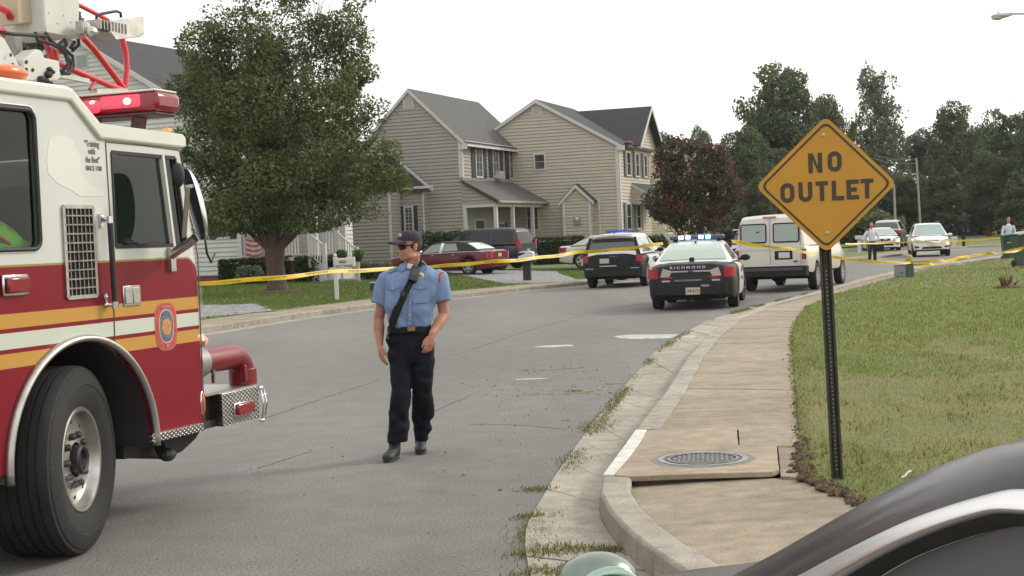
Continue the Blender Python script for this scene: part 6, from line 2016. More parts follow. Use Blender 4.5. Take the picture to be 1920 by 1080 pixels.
front_kit(cb2, 4.8, TW)
wd = D(1662, 460, 92)
c3_, cb3, _, _, h3 = car('dark_suv', 'dark vehicle with pale roof behind the bald standing man', 'car', (wd.x, 92, .2), 20, suv_spec([P_navy], lambda y, k: 0, P_tan))
rear_light(cb3, 2.0, .7, None, .86, 1.08, h3)
we = D(1842, 446, 112)
c4_, cb4, _, _, h4 = car('pale_suv', 'small pale sport utility vehicle far off between the dark trees', 'car', (D(1836, 446, 152).x, 152, -.2), -28, suv_spec([P_white], lambda y, k: 0, P_white))
rear_light(cb4, 2.0, .7, None, .86, 1.08, h4)

# ---------------- near car at the lower right corner, standing beside the camera
NAZ = -20.0
n0 = Vector((.50, 1.70, 0))
NM = frame(n0, NAZ); NMI = NM.inverted(); nrt = (NM.to_3x3() @ Vector((1, 0, 0)))
near = thing('near_car', 'dark car right beside the camera with chrome arched window trim', 'car', NM)
def NP(px, py, off):
    return NMI @ PL(px, py, n0 + nrt * off, nrt)
def curve(pts, off, front, back, n=170):
    c = [NP(a, b, off) for a, b in pts]
    a = [Vector((off, y, z)) for y, z in front]; b = [Vector((off, y, z)) for y, z in back]
    return resample(smooth_line(a + c + b, 3), n)
P_dark = mat('near_paint', (.022, .015, .018), .25, .0, coat=.10, spec=.35)
Ctop = curve([(1395, 1075), (1450, 1043), (1550, 986), (1650, 930), (1750, 880), (1850, 841), (1920, 822)], .10, [(1.0, .98), (.8, 1.07)], [(-.5, 1.50), (-1.1, 1.50), (-1.8, 1.40), (-2.4, 1.15)])
Cmid = curve([(1410, 1094), (1470, 1062), (1560, 1010), (1660, 955), (1760, 908), (1850, 874), (1920, 856)], .035, [(1.0, .96), (.8, 1.05)], [(-.5, 1.475), (-1.1, 1.475), (-1.8, 1.37), (-2.4, 1.12)])
Cch0 = curve([(1470, 1092), (1500, 1078), (1580, 1034), (1680, 984), (1760, 953), (1850, 926), (1920, 911)], .0, [(.95, .95), (.75, 1.04)], [(-.5, 1.435), (-1.1, 1.43), (-1.8, 1.32), (-2.3, 1.08)])
Cch1 = curve([(1560, 1110), (1610, 1078), (1680, 1038), (1740, 1010), (1800, 986), (1860, 967), (1920, 953)], -.008, [(.90, .95), (.62, 1.03)], [(-.5, 1.41), (-1.1, 1.405), (-1.75, 1.29), (-2.2, 1.07)])
Cgl = curve([(1600, 1116), (1650, 1080), (1710, 1046), (1770, 1022), (1830, 1003), (1880, 990), (1920, 982)], .004, [(.86, .95), (.58, 1.02)], [(-.5, 1.395), (-1.1, 1.39), (-1.7, 1.27), (-2.15, 1.06)])
rail = MB()
rail.grid([[tuple(p) for p in c] for c in (Ctop, [a.lerp(b, .35) + Vector((-.014, 0, .006)) for a, b in zip(Ctop, Cmid)], [a + Vector((-.008, 0, 0)) for a in Cmid], [a.lerp(b, .6) + Vector((-.006, 0, 0)) for a, b in zip(Cmid, Cch0)], Cch0)])
part('roof_rail', rail, P_dark, near, smooth=True)
def crs(t): return Vector((1.10 * t, 0, .045 * math.sin(PI * t)))
k0 = max(i for i, p in enumerate(Ctop) if p.y > .10)
part('roof', MB().grid([[tuple(a + crs(t)) for a in Ctop[k0:]] for t in (0, .06, .15, .3, .5, .7, .85, 1)]), P_dark, near, smooth=True)
part('windshield', MB().grid([[tuple(a + crs(t)) for a in Ctop[:k0 + 1]] for t in (0, .08, .2, .35, .5, .65, .8, .92, 1)]), mat('near_windshield', (.02, .025, .028), .04, coat=.7), near, smooth=True)
far_r = MB().grid([[(1.20 - p.x + .0, p.y, p.z) for p in c] for c in (Ctop, Cmid, Cch0)])
part('roof_rail', far_r, P_dark, near, smooth=True)
part('side_window', MB().grid([[(1.20, p.y, p.z) for p in Cgl], [(1.24, p.y, .95) for p in Cgl]]), mat('near_glass', (.115, .135, .135), .25, coat=.3), near)
def mid(a, b, t, o): return [p.lerp(q, t) + Vector((o, 0, 0)) for p, q in zip(a, b)]
part('window_trim', MB().grid([[tuple(p) for p in c] for c in (Cch0, mid(Cch0, Cch1, .15, -.010), mid(Cch0, Cch1, .45, -.020), mid(Cch0, Cch1, .70, -.026), mid(Cch0, Cch1, .88, -.026), mid(Cch0, Cch1, 1, -.020))]), mat('satin_chrome', (.66, .65, .64), .30, 1.0), near, smooth=True)
part('window_seal', MB().grid([[tuple(p) for p in c] for c in (mid(Cch1, Cgl, 0, -.020), mid(Cch1, Cgl, .5, -.014), Cgl)]), mat('seal', (.045, .040, .034), .6), near, smooth=True)
part('side_window', MB().grid([[tuple(p + Vector((.004, 0, 0))) for p in Cgl], [(-.03, p.y, .95) for p in Cgl]]), MATS['near_glass'], near)
for s_ in (0, 1):
    xx = (lambda v: v) if s_ == 0 else (lambda v: 1.21 - v)
    part('door', MB().grid([[(xx(-.03), y, .95) for y in (1.05, -2.5)], [(xx(-.14), y, .82) for y in (1.05, -2.5)], [(xx(-.17), y, .5) for y in (1.05, -2.5)], [(xx(-.10), y, .25) for y in (1.05, -2.5)]]), P_dark, near, smooth=True)
part('hood', MB().grid([[(x, y, z - dz) for x, dz in ((-.15, .55), (-.16, .30), (-.10, .10), (.02, .035), (.25, .008), (.60, .0), (.95, .008), (1.18, .035), (1.32, .10), (1.38, .3), (1.37, .55))] for y, z in ((1.0, .965), (1.2, .945), (1.5, .905), (1.8, .855), (2.0, .80), (2.08, .74))]
     + [[(x, 2.10, .30 if i else .30) for i, x in enumerate((-.15, -.16, -.10, .02, .25, .60, .95, 1.18, 1.32, 1.38, 1.37))]]), P_dark, near, smooth=35)
part('cowl', MB().grid([[(x, y, z) for x in (.05, .6, 1.15)] for y, z in ((1.0, .97), (.92, .985))]), M_trimblk, near)
part('rear_body', MB().grid([[(x, y, z) for x in (-.15, .05, .6, 1.15, 1.36)] for y, z in ((-2.3, 1.08), (-2.9, .98), (-3.0, .7), (-3.0, .3))]), P_dark, near, smooth=35)
for s_ in (0, 1):
    for yy in (1.35, -1.5):
        T = Matrix.Translation((-.17 if s_ == 0 else 1.38, yy, .33)) @ Matrix.Rotation(-PI / 2 if s_ == 0 else PI / 2, 4, 'Y')
        w_ = part('wheel', MB().lathe([(.2, -.2), (.31, -.2), (.33, -.18), (.33, -.02), (.30, .0), (.21, -.01)], T, 36, cap=False), M_ctyre, near, smooth=30)
        part('rim', MB().lathe([(.21, -.01), (.2, -.05), (.001, -.03)], T, 28, cap=False), M_alloy, w_, smooth=30)
mp_ = NMI @ D(1132, 1098, 2.45)
o = part('wing_mirror', MB().ell((mp_.x, mp_.y + .03, mp_.z), (.075, .06, .052), 28, 18), mat('mirror_shell_near', (.17, .20, .17), .25, .9, coat=.3), near, smooth=True)
part('mirror_glass', MB().ell((mp_.x, mp_.y - .022, mp_.z - .004), (.060, .012, .042), 24, 12), mat('mirror_face', (.30, .40, .34), .03, 1.0), o, smooth=True)
part('mirror_arm', MB().bar((mp_.x + .03, mp_.y + .03, mp_.z - .03), (.0, mp_.y + .02, .95), .05, .04), P_dark, o)
part('front_seat', MB().bb(.15, .60, -.45, -.30, .55, 1.10).bb(.28, .48, -.45, -.35, 1.10, 1.25), M_int, near, bevel=.04)
# ================================================================== HOUSES
def siding_mat(name, col): return mat(name, col, .7, var=.05, scale=1.5, bump=.15, bscale=30)
M_sid1 = siding_mat('siding_grey_tan', (.290, .270, .235)); M_sid2 = siding_mat('siding_tan', (.410, .365, .300)); M_sid0 = siding_mat('siding_white', (.50, .50, .47)); M_sid3 = siding_mat('siding_cream', (.52, .46, .30))
M_trim = mat('white_trim', (.50, .49, .46), .6, var=.05, scale=3)
M_roof = mat('roof_shingle', (.085, .084, .080), .92, var=.22, scale=5, bump=.8, bscale=40, detail=8)
M_roof2 = mat('roof_shingle_dark', (.040, .040, .043), .92, var=.22, scale=5, bump=.8, bscale=40, detail=8)
M_shut = mat('shutter_dark', (.030, .030, .042), .6); M_shutg = mat('shutter_grey', (.13, .135, .12), .6)
M_win = mat('window_glass', (.050, .056, .054), .06, var=.5, scale=1.3, coat=.5)
M_brick = mat('brick', (.16, .055, .035), .9, var=.3, scale=12, bump=.4)
M_vent = mat('gable_vent', (.34, .335, .32), .7); M_door = mat('front_door', (.035, .038, .05), .5)


def clip_band(poly, z0, z1):
    def cl(pts, sign, zc):
        out = []
        for i, p in enumerate(pts):
            q = pts[(i + 1) % len(pts)]
            a, b = sign * (p[1] - zc), sign * (q[1] - zc)
            if a >= 0: out.append(p)
            if (a >= 0) != (b >= 0):
                t = a / (a - b); out.append((p[0] + (q[0] - p[0]) * t, zc))
        return out
    r = cl(poly, 1, z0)
    return cl(r, -1, z1) if r else r


ROW = .19


def siding(poly, fn, row=None, lap=.036):
    """clapboard wall: poly in (u, z), fn(u, out, z) -> local 3D"""
    row = row or ROW
    mb = MB(); zs = [p[1] for p in poly]; z = min(zs)
    while z < max(zs) - 1e-6:
        zt = min(z + row, max(zs))
        for za, zb, oa, ob in ((z, z + row * .20, lap * .45, lap), (z + row * .20, zt, lap, .003)):
            zb = min(zb, max(zs))
            if zb - za < 1e-4: continue
            q = clip_band(poly, za, zb)
            if len(q) >= 3:
                vs = [fn(u, oa + (ob - oa) * (v - za) / (row * .2 if zb - za < row * .5 and oa != lap else row * .8), v) for u, v in q]
                mb.add(vs, [tuple(range(len(vs)))])
        q = clip_band(poly, z, z + .002)
        if len(q) >= 3:
            us = [p[0] for p in q]
            mb.add([fn(min(us), .0, z), fn(max(us), .0, z), fn(max(us), lap * .45, z), fn(min(us), lap * .45, z)], [(0, 1, 2, 3)])
        z += row
    mb.add([fn(u, -.12, v) for u, v in poly], [tuple(range(len(poly)))])
    n = len(poly)
    mb.add([fn(u, 0, v) for u, v in poly] + [fn(u, -.12, v) for u, v in poly], [(i, (i + 1) % n, n + (i + 1) % n, n + i) for i in range(n)])
    return mb


class House:
    def __init__(s, label, px, py, Y, az, m_side, m_roof, zg=.3):
        p = D(px, py, Y)
        # local x: right along the gable wall; local y: away along the front wall
        s.M = Matrix.Translation((p.x, p.y, 0)) @ Matrix.Rotation(-math.radians(az), 4, 'Z')
        s.I = s.M.inverted(); s.n_y = s.M.to_3x3() @ Vector((0, 1, 0)); s.n_x = s.M.to_3x3() @ Vector((1, 0, 0))
        s.root = thing('house', label, 'house', s.M)
        s.ms, s.mr, s.zg = m_side, m_roof, zg
    def gy(s, px, py, y=0.):      # on plane local y = const -> (x, z)
        p = s.I @ PL(px, py, s.M @ Vector((0, y, 0)), s.n_y); return (p.x, p.z)
    def gx(s, px, py, x=0.):      # on plane local x = const -> (y, z)
        p = s.I @ PL(px, py, s.M @ Vector((x, 0, 0)), s.n_x); return (p.y, p.z)
    def fy(s, y): return lambda u, o, v: (u, y - o, v)
    def fx(s, x): return lambda u, o, v: (x + o, u, v)
    def wall(s, poly, fn, m=None, par=None): return part('wall', siding(poly, fn), m or s.ms, par or s.root, clean=False)
    def trim(s, a, b, w=.11, d=.05, name='corner_trim', m=None, par=None, up=(0, 0, 1)): return part(name, MB().bar(a, b, w, d, up), m or M_trim, par or s.root)
    def window(s, fn, u0, u1, z0, z1, shut=None, sw=.34, grille=True, fw=.085, m_sh=None):
        f = MB()
        for a, b, c, d in ((u0, u1, z0, z0 + fw), (u0, u1, z1 - fw, z1), (u0, u0 + fw, z0 + fw, z1 - fw), (u1 - fw, u1, z0 + fw, z1 - fw)):
            vs = [fn(a, .0, c), fn(b, .0, c), fn(b, .0, d), fn(a, .0, d), fn(a, .055, c), fn(b, .055, c), fn(b, .055, d), fn(a, .055, d)]
            f.add(vs, [(0, 3, 2, 1), (4, 5, 6, 7), (0, 1, 5, 4), (1, 2, 6, 5), (2, 3, 7, 6), (3, 0, 4, 7)])
        w = part('window', f, M_trim, s.root)
        part('pane', MB().add([fn(u0 + .03, .03, z0 + .03), fn(u1 - .03, .03, z0 + .03), fn(u1 - .03, .03, z1 - .03), fn(u0 + .03, .03, z1 - .03)], [(0, 1, 2, 3)]), M_win, w)
        g = MB(); zm = (z0 + z1) / 2
        g.bar(fn(u0 + fw, .043, zm), fn(u1 - fw, .043, zm), .045, .02)
        if grille:
            um = (u0 + u1) / 2
            g.bar(fn(um, .038, z0 + fw), fn(um, .038, z1 - fw), .02, .012)
            for t in (.25, .75): g.bar(fn(u0 + fw, .038, z0 + (z1 - z0) * t), fn(u1 - fw, .038, z0 + (z1 - z0) * t), .02, .012)
        part('muntins', g, M_trim, w)
        if shut:
            for a, b in ((u0 - sw - .02, u0 - .02), (u1 + .02, u1 + sw + .02)):
                sh_ = MB(); vs = []
                for o in (.0, .05): vs += [fn(a, o, z0), fn(b, o, z0), fn(b, o, z1), fn(a, o, z1)]
                sh_.add(vs, [(0, 3, 2, 1), (4, 5, 6, 7), (0, 1, 5, 4), (1, 2, 6, 5), (2, 3, 7, 6), (3, 0, 4, 7)])
                k = 0
                z = z0 + .05
                while z < z1 - .06:
                    sh_.bar(fn(a + .04, .055, z), fn(b - .04, .055, z), .012, .012); z += .09
                part('shutter', sh_, m_sh or M_shut, w)
        return w
    def slab(s, pts, th=.14, m=None, name='roof', par=None):
        """roof plane from 4 corner points, thickened downward"""
        mb = MB(); n = len(pts); p = [Vector(q) for q in pts]
        mb.add(p + [q - Vector((0, 0, th)) for q in p], [tuple(range(n)), tuple(range(2 * n - 1, n - 1, -1))] + [(i, (i + 1) % n, n + (i + 1) % n, n + i) for i in range(n)])
        return part(name, mb, m or s.mr, par or s.root)


# ---------------- house in the middle: grey-tan, two storeys, porch
h1 = House('grey tan two storey house with a dark hipped porch roof and three upper windows', 869, 400, 77.0, 21.0, M_sid1, M_roof)
xa, za = h1.gy(766, 168); xe, ze = h1.gy(869, 259)
xW = xa * 2
y1, _ = h1.gx(985, 300)
zg = .30
slope = (za - ze) / (0 - xa)
h1.wall([(xW, zg), (0, zg), (0, ze), (xa, za), (xW, ze)], h1.fy(0))
h1.wall([(0, zg), (y1, zg), (y1, ze), (0, ze)], h1.fx(0))
h1.wall([(xW, zg), (0, zg), (0, ze), (xa, za), (xW, ze)], lambda u, o, v: (u, y1 + o, v))
h1.wall([(0, zg), (y1, zg), (y1, ze), (0, ze)], lambda u, o, v: (xW - o, u, v))
ov, oy = .34, .12
zt = lambda x: za + .06 - abs(x - xa) * slope
for sgn in (1, -1):
    xo = xa + sgn * (-xa + ov)
    rf = h1.slab([(xa, -oy, zt(xa)), (xo, -oy, zt(xo)), (xo, y1 + oy, zt(xo)), (xa, y1 + oy, zt(xa))], .10)
    h1.trim((xa + (.01 if sgn < 0 else 0), -oy - .02, zt(xa) - .13), (xo, -oy - .02, zt(xo) - .13), .20, .05, 'rake_board', up=(0, -1, 0)) if False else part('rake_board', MB().prism([(xa, zt(xa) - .02), (xo, zt(xo) - .02), (xo, zt(xo) - .22), (xa, zt(xa) - .24)], -oy - .035, -oy, lambda u, v, w: (u, w, v)), M_trim, h1.root)
    part('gutter', MB().bb(min(xo, xo + sgn * .10), max(xo, xo + sgn * .10), -oy, y1 + oy, zt(xo) - .17, zt(xo) - .05), M_trim, h1.root)
part('eave_return', MB().bb(-.02, ov + .05, -oy - .04, -oy + .10, zt(ov) - .32, zt(ov) - .05), M_trim, h1.root)
part('soffit', MB().bb(0, ov, -oy, y1 + oy, ze - .18, ze - .14), M_trim, h1.root)
h1.trim((-.06, -.04, h1.gy(866, 333)[1]), (-.06, -.04, ze), .15, .06); h1.trim((.04, .06, h1.gy(866, 333)[1]), (.04, .06, ze), .06, .15)
h1.trim((.04, y1 - .04, zg), (.04, y1 - .04, ze), .06, .14)
v0, v1 = h1.gy(757, 205), h1.gy(775, 176)
vn = part('gable_vent', MB().bb(v0[0], v1[0], -.05, 0, v0[1], v1[1]), M_trim, h1.root)
part('vent_louvres', MB().bb(v0[0] + .06, v1[0] - .06, -.06, -.045, v0[1] + .06, v1[1] - .06), M_vent, vn)
# upper windows on the front
yws = [(889, 902, 275, 333), (921, 933, 278, 332), (952, 966, 281, 336)]
for i, (pa, pb_, ta, tb) in enumerate(yws):
    ua, ub = h1.gx(pa, ta)[0], h1.gx(pb_, ta)[0]; zt_, zb_ = h1.gx(pa, ta)[1], h1.gx(pa, tb)[1]
    if i == 1: pass
    w = h1.window(h1.fx(.02), ua, ub, zb_, zt_, True, sw=(h1.gx(889, 300)[0] - h1.gx(881, 300)[0]) * .9)
acy, acz = h1.gx(931, 326)
ac = thing('air_conditioner', 'white window air conditioner in the middle upper window of the grey tan house', 'air conditioner', h1.M)
part('case', MB().bb(.05, .40, acy - .35, acy + .28, acz - .30, acz + .12), M_trim, ac, bevel=.02)
part('grille', MB().bb(.40, .415, acy - .28, acy + .20, acz - .24, acz + .06), M_vent, ac)
# porch
xp, zp = h1.gy(928, 376)
zpt = h1.gy(869, 336)[1]
py1 = y1 + .35
pr = h1.slab([(0, -.18, zpt), (xp + .28, -.18, zp + .02), (xp + .28, py1, zp + .02), (0, y1, zpt)], .10, name='porch_roof')
part('porch_gutter', MB().bb(xp + .26, xp + .38, -.18, py1, zp - .12, zp), mat('gutter_grey', (.30, .29, .27), .6), pr)
part('porch_rake', MB().prism([(0, zpt - .07), (xp + .28, zp - .05), (xp + .28, zp - .15), (0, zpt - .15)], -.21, -.18, lambda u, v, w: (u, w, v)), M_roof2, pr)
zbm = h1.gy(900, 383)[1]
h1.wall([(0, zbm), (xp, zbm), (xp, zp - .05), (0, zpt - .12)], h1.fy(-.02))
part('porch_beam', MB().bb(0, xp + .05, -.08, .06, zbm - .16, zbm).bb(xp - .08, xp + .06, 0, y1, zbm - .16, zbm + .18), M_trim, h1.root)
zf = .75
part('porch_floor', MB().bb(0, xp + .1, 0, y1, zf - .15, zf), M_trim, h1.root)
part('porch_skirt', MB().bb(0.05, xp + .05, 0.02, y1 - .02, zg - .1, zf - .15), M_brick, h1.root)
part('porch_soffit', MB().bb(0, xp, 0, y1, zbm + .16, zbm + .2), M_trim, h1.root)
for u in (.09,): part('porch_post', MB().bb(u - .09, u + .09, -.07, .11, zf, zbm), M_trim, h1.root)
for px in (929, 961, 998, 1037):
    yy = h1.gx(px, 400, xp)[0]; yy = max(.05, min(yy, y1 - .05)) if px < 1030 else y1 - .05
    part('porch_post', MB().bb(xp - .09, xp + .09, yy - .09, yy + .09, zf, zbm), M_trim, h1.root)
part('porch_railing', MB().bb(xp - .03, xp + .03, h1.gx(1000, 400, xp)[0], y1, zf + .72, zf + .80).bb(xp - .02, xp + .02, h1.gx(1000, 400, xp)[0], y1, zf + .1, zf + .62), M_trim, h1.root)
part('downspout', MB().bar((xp + .32, y1 + .2, zp - .1), (xp + .1, y1 + .02, zp - .5), .07).bar((xp + .1, y1 + .02, zp - .5), (xp + .1, y1 + .02, zg), .07), mat('gutter_grey', (.30, .29, .27), .6), h1.root)
ua, ub = h1.gx(890, 400)[0], h1.gx(903, 400)[0]
dr = part('front_door', MB().bb(0, .06, ua, ub + .2, zf, zf + 2.05), M_door, h1.root); part('door_frame', MB().bb(.0, .05, ua - .10, ua, zf, zf + 2.15).bb(0, .05, ub + .2, ub + .3, zf, zf + 2.15).bb(0, .05, ua - .1, ub + .3, zf + 2.05, zf + 2.15), M_trim, dr)
part('door_knob', MB().ell((.10, ub + .12, zf + 1), (.04, .04, .04), 8, 6), M_chrome, dr)
for pa, pb_ in ((934, 944), (962, 972)):
    ua, ub = h1.gx(pa, 400)[0], h1.gx(pb_, 400)[0]
    h1.window(h1.fx(.0), ua, min(ub, y1 - .3), zf + .45, zf + 1.95, True, sw=.4)
# wing on the left: eave roof, recessed and forward walls
xr, zr_ = h1.gy(806, 357); xl, _ = h1.gy(733, 400); wy = -.9
xr = h1.gy(803, 400)[0]
zw = h1.gy(790, 354)[1]
h1.wall([(xl - .2, zg + .35), (xr, zg + .35), (xr, zw), (xl - .2, zw)], h1.fy(-.55))
h1.wall([(-.55, zg + .35), (0, zg + .35), (0, zw), (-.55, zw)], h1.fx(xr))
x_l2 = h1.gy(600, 400, -1.8)[0]
x_r2 = h1.gy(733, 400, -1.8)[0]
h1.wall([(x_l2, zg + .35), (x_r2, zg + .35), (x_r2, zw + .35), (x_l2, zw + .35)], h1.fy(-1.8))
h1.wall([(-1.8, zg + .35), (-.55, zg + .35), (-.55, zw + .3), (-1.8, zw + .3)], h1.fx(x_r2))
h1.trim((x_r2 - .04, -1.85, zg + .3), (x_r2 - .04, -1.85, zw + .3), .13, .06)
h1.trim((xr + .0, -.60, zg + .35), (xr + .0, -.60, zw), .07, .05, 'downspout')
part('foundation', MB().bb(x_l2, x_r2 - .02, -1.76, 0, -.1, zg + .35).bb(x_r2 - .1, xr - .02, -.50, 0, -.1, zg + .36), M_brick, h1.root)
rx, rz = h1.gy(733, 290, 0)
rt, rb2 = h1.gy(812, 357, -.75), h1.gy(735, 291, -.1)
xR = rt[0]; zE = zw + .10
h1.slab([(xR, -.75, rt[1] + .02), (rb2[0], -.05, rb2[1]), (rb2[0] - 6, -.05, rb2[1] + .4), (x_l2, -.75, zE + .05)], .10, M_roof2)
part('rake_board', MB().bar((xR, -.78, rt[1] - .02), (rb2[0], -.08, rb2[1] - .04), .05, .12), M_trim, h1.root)
part('eave_fascia', MB().bb(x_l2, xR, -.80, -.74, zE - .12, zE + .02), M_trim, h1.root)
h1.slab([(x_r2 + .2, -2.1, zw + .33), (x_r2 + .2, -.7, zw + .95), (x_l2, -.7, zw + .95), (x_l2, -2.1, zw + .33)], .10, M_roof2)
a, b = h1.gy(759, 432, -.55), h1.gy(775, 386, -.55)
h1.window(h1.fy(-.55), a[0], b[0], a[1] - .6, b[1], True, sw=(h1.gy(759, 400, -.55)[0] - h1.gy(752, 400, -.55)[0]))

# ---------------- tan house on the right of it
h2 = House('tan two storey house with large side gable and small gabled bump out', 1163, 400, 82.0, 19.0, M_sid2, M_roof2)
xa, za = h2.gy(1005, 188); xe, ze = h2.gy(1163, 268)
xW = xa * 2; L2 = 7.5; zg = .30
slope = (za - ze) / (0 - xa)
gp = [(xW, zg), (0, zg), (0, ze), (xa, za), (xW, ze)]
h2.wall(gp, h2.fy(0)); h2.wall([(0, zg), (L2, zg), (L2, ze), (0, ze)], h2.fx(0)); h2.wall(gp, lambda u, o, v: (u, L2 + o, v)); h2.wall([(0, zg), (L2, zg), (L2, ze), (0, ze)], lambda u, o, v: (xW - o, u, v))
zt = lambda x: za + .06 - abs(x - xa) * slope
for sgn in (1, -1):
    xo = xa + sgn * (-xa + .32)
    h2.slab([(xa, -.15, zt(xa)), (xo, -.15, zt(xo)), (xo, L2 + .15, zt(xo)), (xa, L2 + .15, zt(xa))], .10)
    part('rake_board', MB().prism([(xa, zt(xa) - .02), (xo, zt(xo) - .02), (xo, zt(xo) - .22), (xa, zt(xa) - .24)], -.185, -.15, lambda u, v, w: (u, w, v)), M_trim, h2.root)
part('eave_return', MB().bb(-.02, .40, -.19, .0, zt(.32) - .28, zt(.32) - .02), M_trim, h2.root)
h2.trim((-.07, -.04, zg), (-.07, -.04, ze), .17, .06); h2.trim((.04, .08, zg), (.04, .08, ze), .06, .16)
v0, v1 = h2.gy(998, 217), h2.gy(1014, 195)
vn = part('gable_vent', MB().bb(v0[0], v1[0], -.05, 0, v0[1], v1[1]), M_trim, h2.root); part('vent_louvres', MB().bb(v0[0] + .06, v1[0] - .06, -.06, -.045, v0[1] + .06, v1[1] - .06), M_vent, vn)
a, b = h2.gy(1002, 320), h2.gy(1023, 287)
h2.window(h2.fy(-.02), a[0], b[0], a[1], b[1], None, grille=False, fw=.08)
for pa, pb_ in ((988, 998), (1000, 1010)):
    a, b = h2.gy(pa, 432), h2.gy(pb_, 385); h2.window(h2.fy(-.02), a[0], b[0], a[1], b[1], None, grille=False, fw=.08)
# bump out
bx0, bx1 = h2.gy(1056, 400, -.6)[0], h2.gy(1108, 400, -.6)[0]; bze = h2.gy(1108, 371, -.6)[1]; bxa = (bx0 + bx1) / 2; bza = h2.gy(1083, 346, -.6)[1]
bp = [(bx0, zg), (bx1, zg), (bx1, bze), (bxa, bza), (bx0, bze)]
h2.wall(bp, h2.fy(-.6)); h2.wall([(-.6, zg), (0, zg), (0, bze), (-.6, bze)], h2.fx(bx1))
for sgn in (1, -1):
    xo = bxa + sgn * ((bx1 - bx0) / 2 + .22); sl_ = (bza - bze) / ((bx1 - bx0) / 2); z_ = lambda x: bza + .06 - abs(x - bxa) * sl_
    h2.slab([(bxa, -.72, z_(bxa)), (xo, -.72, z_(xo)), (xo, 0, z_(xo)), (bxa, 0, z_(bxa))], .09)
    part('rake_board', MB().prism([(bxa, z_(bxa) - .05), (xo, z_(xo) - .05), (xo, z_(xo) - .24), (bxa, z_(bxa) - .26)], -.75, -.72, lambda u, v, w: (u, w, v)), M_trim, h2.root)
h2.trim((bx1 - .05, -.64, zg), (bx1 - .05, -.64, bze), .13, .05); h2.trim((bx0 + .05, -.64, zg), (bx0 + .05, -.64, bze), .13, .05)
h2.trim((bx1 + .35, -.05, zg), (bx1 + .35, -.05, bze), .07, .05, 'downspout')
a = h2.gy(1083, 415, -.6)
mt = part('meter_box', MB().bb(a[0] - .18, a[0] + .18, -.74, -.6, a[1] - .2, a[1] + .28), mat('meter_grey', (.22, .22, .21), .5), h2.root, bevel=.02); part('meter_dial', MB().ell((a[0], -.75, a[1] + .13), (.12, .05, .12), 14, 8), mat('meter_glass', (.5, .5, .48), .3), mt, smooth=True)
# front gable and windows
gy0 = h2.gx(1187, 275, .15)[0]; gy1 = h2.gx(1232, 278, .15)[0]; gya = h2.gx(1209, 200, .15)[0]; gz0, gza = h2.gx(1187, 272, .15)[1], h2.gx(1209, 202, .15)[1]
gym = (gy0 + gy1) / 2
h2.wall([(gy0 + .25, ze - .4), (gy1 - .25, ze - .4), (gy1 - .25, gz0 + .15), (gym, gza - .1), (gy0 + .25, gz0 + .15)], h2.fx(.12))
for s_, yy in ((1, gy0), (-1, gy1)):
    h2.slab([(.62, gym, gza + .05), (.62, yy, gz0), (xa, yy, gz0), (xa, gym, gza + .05)], .10)
    part('rake_board', MB().prism([(gym, gza + .03), (yy, gz0 - .02), (yy, gz0 - .24), (gym, gza - .22)], .62, .66, lambda u, v, w: (w, u, v)), M_trim, h2.root)
for (pa, pb_, ta, tb, m_) in ((1171, 1179, 283, 330, True), (1188, 1195, 286, 332, True), (1204, 1210, 289, 333, True), (1171, 1180, 380, 432, True), (1190, 1198, 382, 430, True)):
    ua, ub = h2.gx(pa, ta)[0], h2.gx(pb_, ta)[0]
    h2.window(h2.fx(.06), ua, ub, h2.gx(pa, tb)[1], h2.gx(pa, ta)[1], True, sw=.36, m_sh=M_shutg, grille=False)
pz, pz2 = h2.gx(1185, 342)[1], h2.gy(1231, 372, 2.2)[1]
py0 = h2.gx(1183, 345)[0]
h2.slab([(0, py0, pz), (2.0, py0, pz - 1.25), (2.0, L2, pz - 1.25), (0, L2, pz)], .10, name='porch_roof')
h2.wall([(0, pz - 1.30), (1.95, pz - 1.30), (0, pz - .12)], lambda u, o, v: (u, py0 + .02 - o, v))
part('porch_rake', MB().prism([(0, pz - .04), (2.0, pz - 1.27), (2.0, pz - 1.42), (0, pz - .20)], py0 - .04, py0 - .005, lambda u, v, w: (u, w, v)), M_trim, h2.root)
part('porch_post', MB().bb(1.8, 1.95, py0, py0 + .16, .9, pz - 1.4), M_trim, h2.root)
part('porch_floor', MB().bb(0, 2.0, py0, L2, .7, .9), M_trim, h2.root)
rl = MB(); rl.bb(1.85, 1.91, py0 + .08, L2, 1.65, 1.72); rl.bb(0, 1.84, py0 + .02, py0 + .08, 1.65, 1.72)
for k in range(14): rl.bb(.1 + k * .13, .13 + k * .13, py0 + .03, py0 + .07, .9, 1.66)
part('porch_railing', rl, M_trim, h2.root)
rl = MB(); rl.bar((2.0, py0 + .05, 1.7), (3.3, py0 + .05, .9), .08)
for k in range(11): rl.bar((2.05 + k * .12, py0 + .05, .75 - k * .045), (2.05 + k * .12, py0 + .05, 1.66 - k * .072), .035)
part('stair_railing', rl, M_trim, h2.root)
st = MB()
for k in range(4): st.bb(2.0 + k * .3, 2.3 + k * .3, py0, py0 + 1.3, .2, .8 - k * .15)
part('steps', st, M_trim, h2.root)
part('shingle_debris', MB().ell((.45, .8, ze + .02), (.25, .55, .12), 10, 6), M_brick, h2.root)

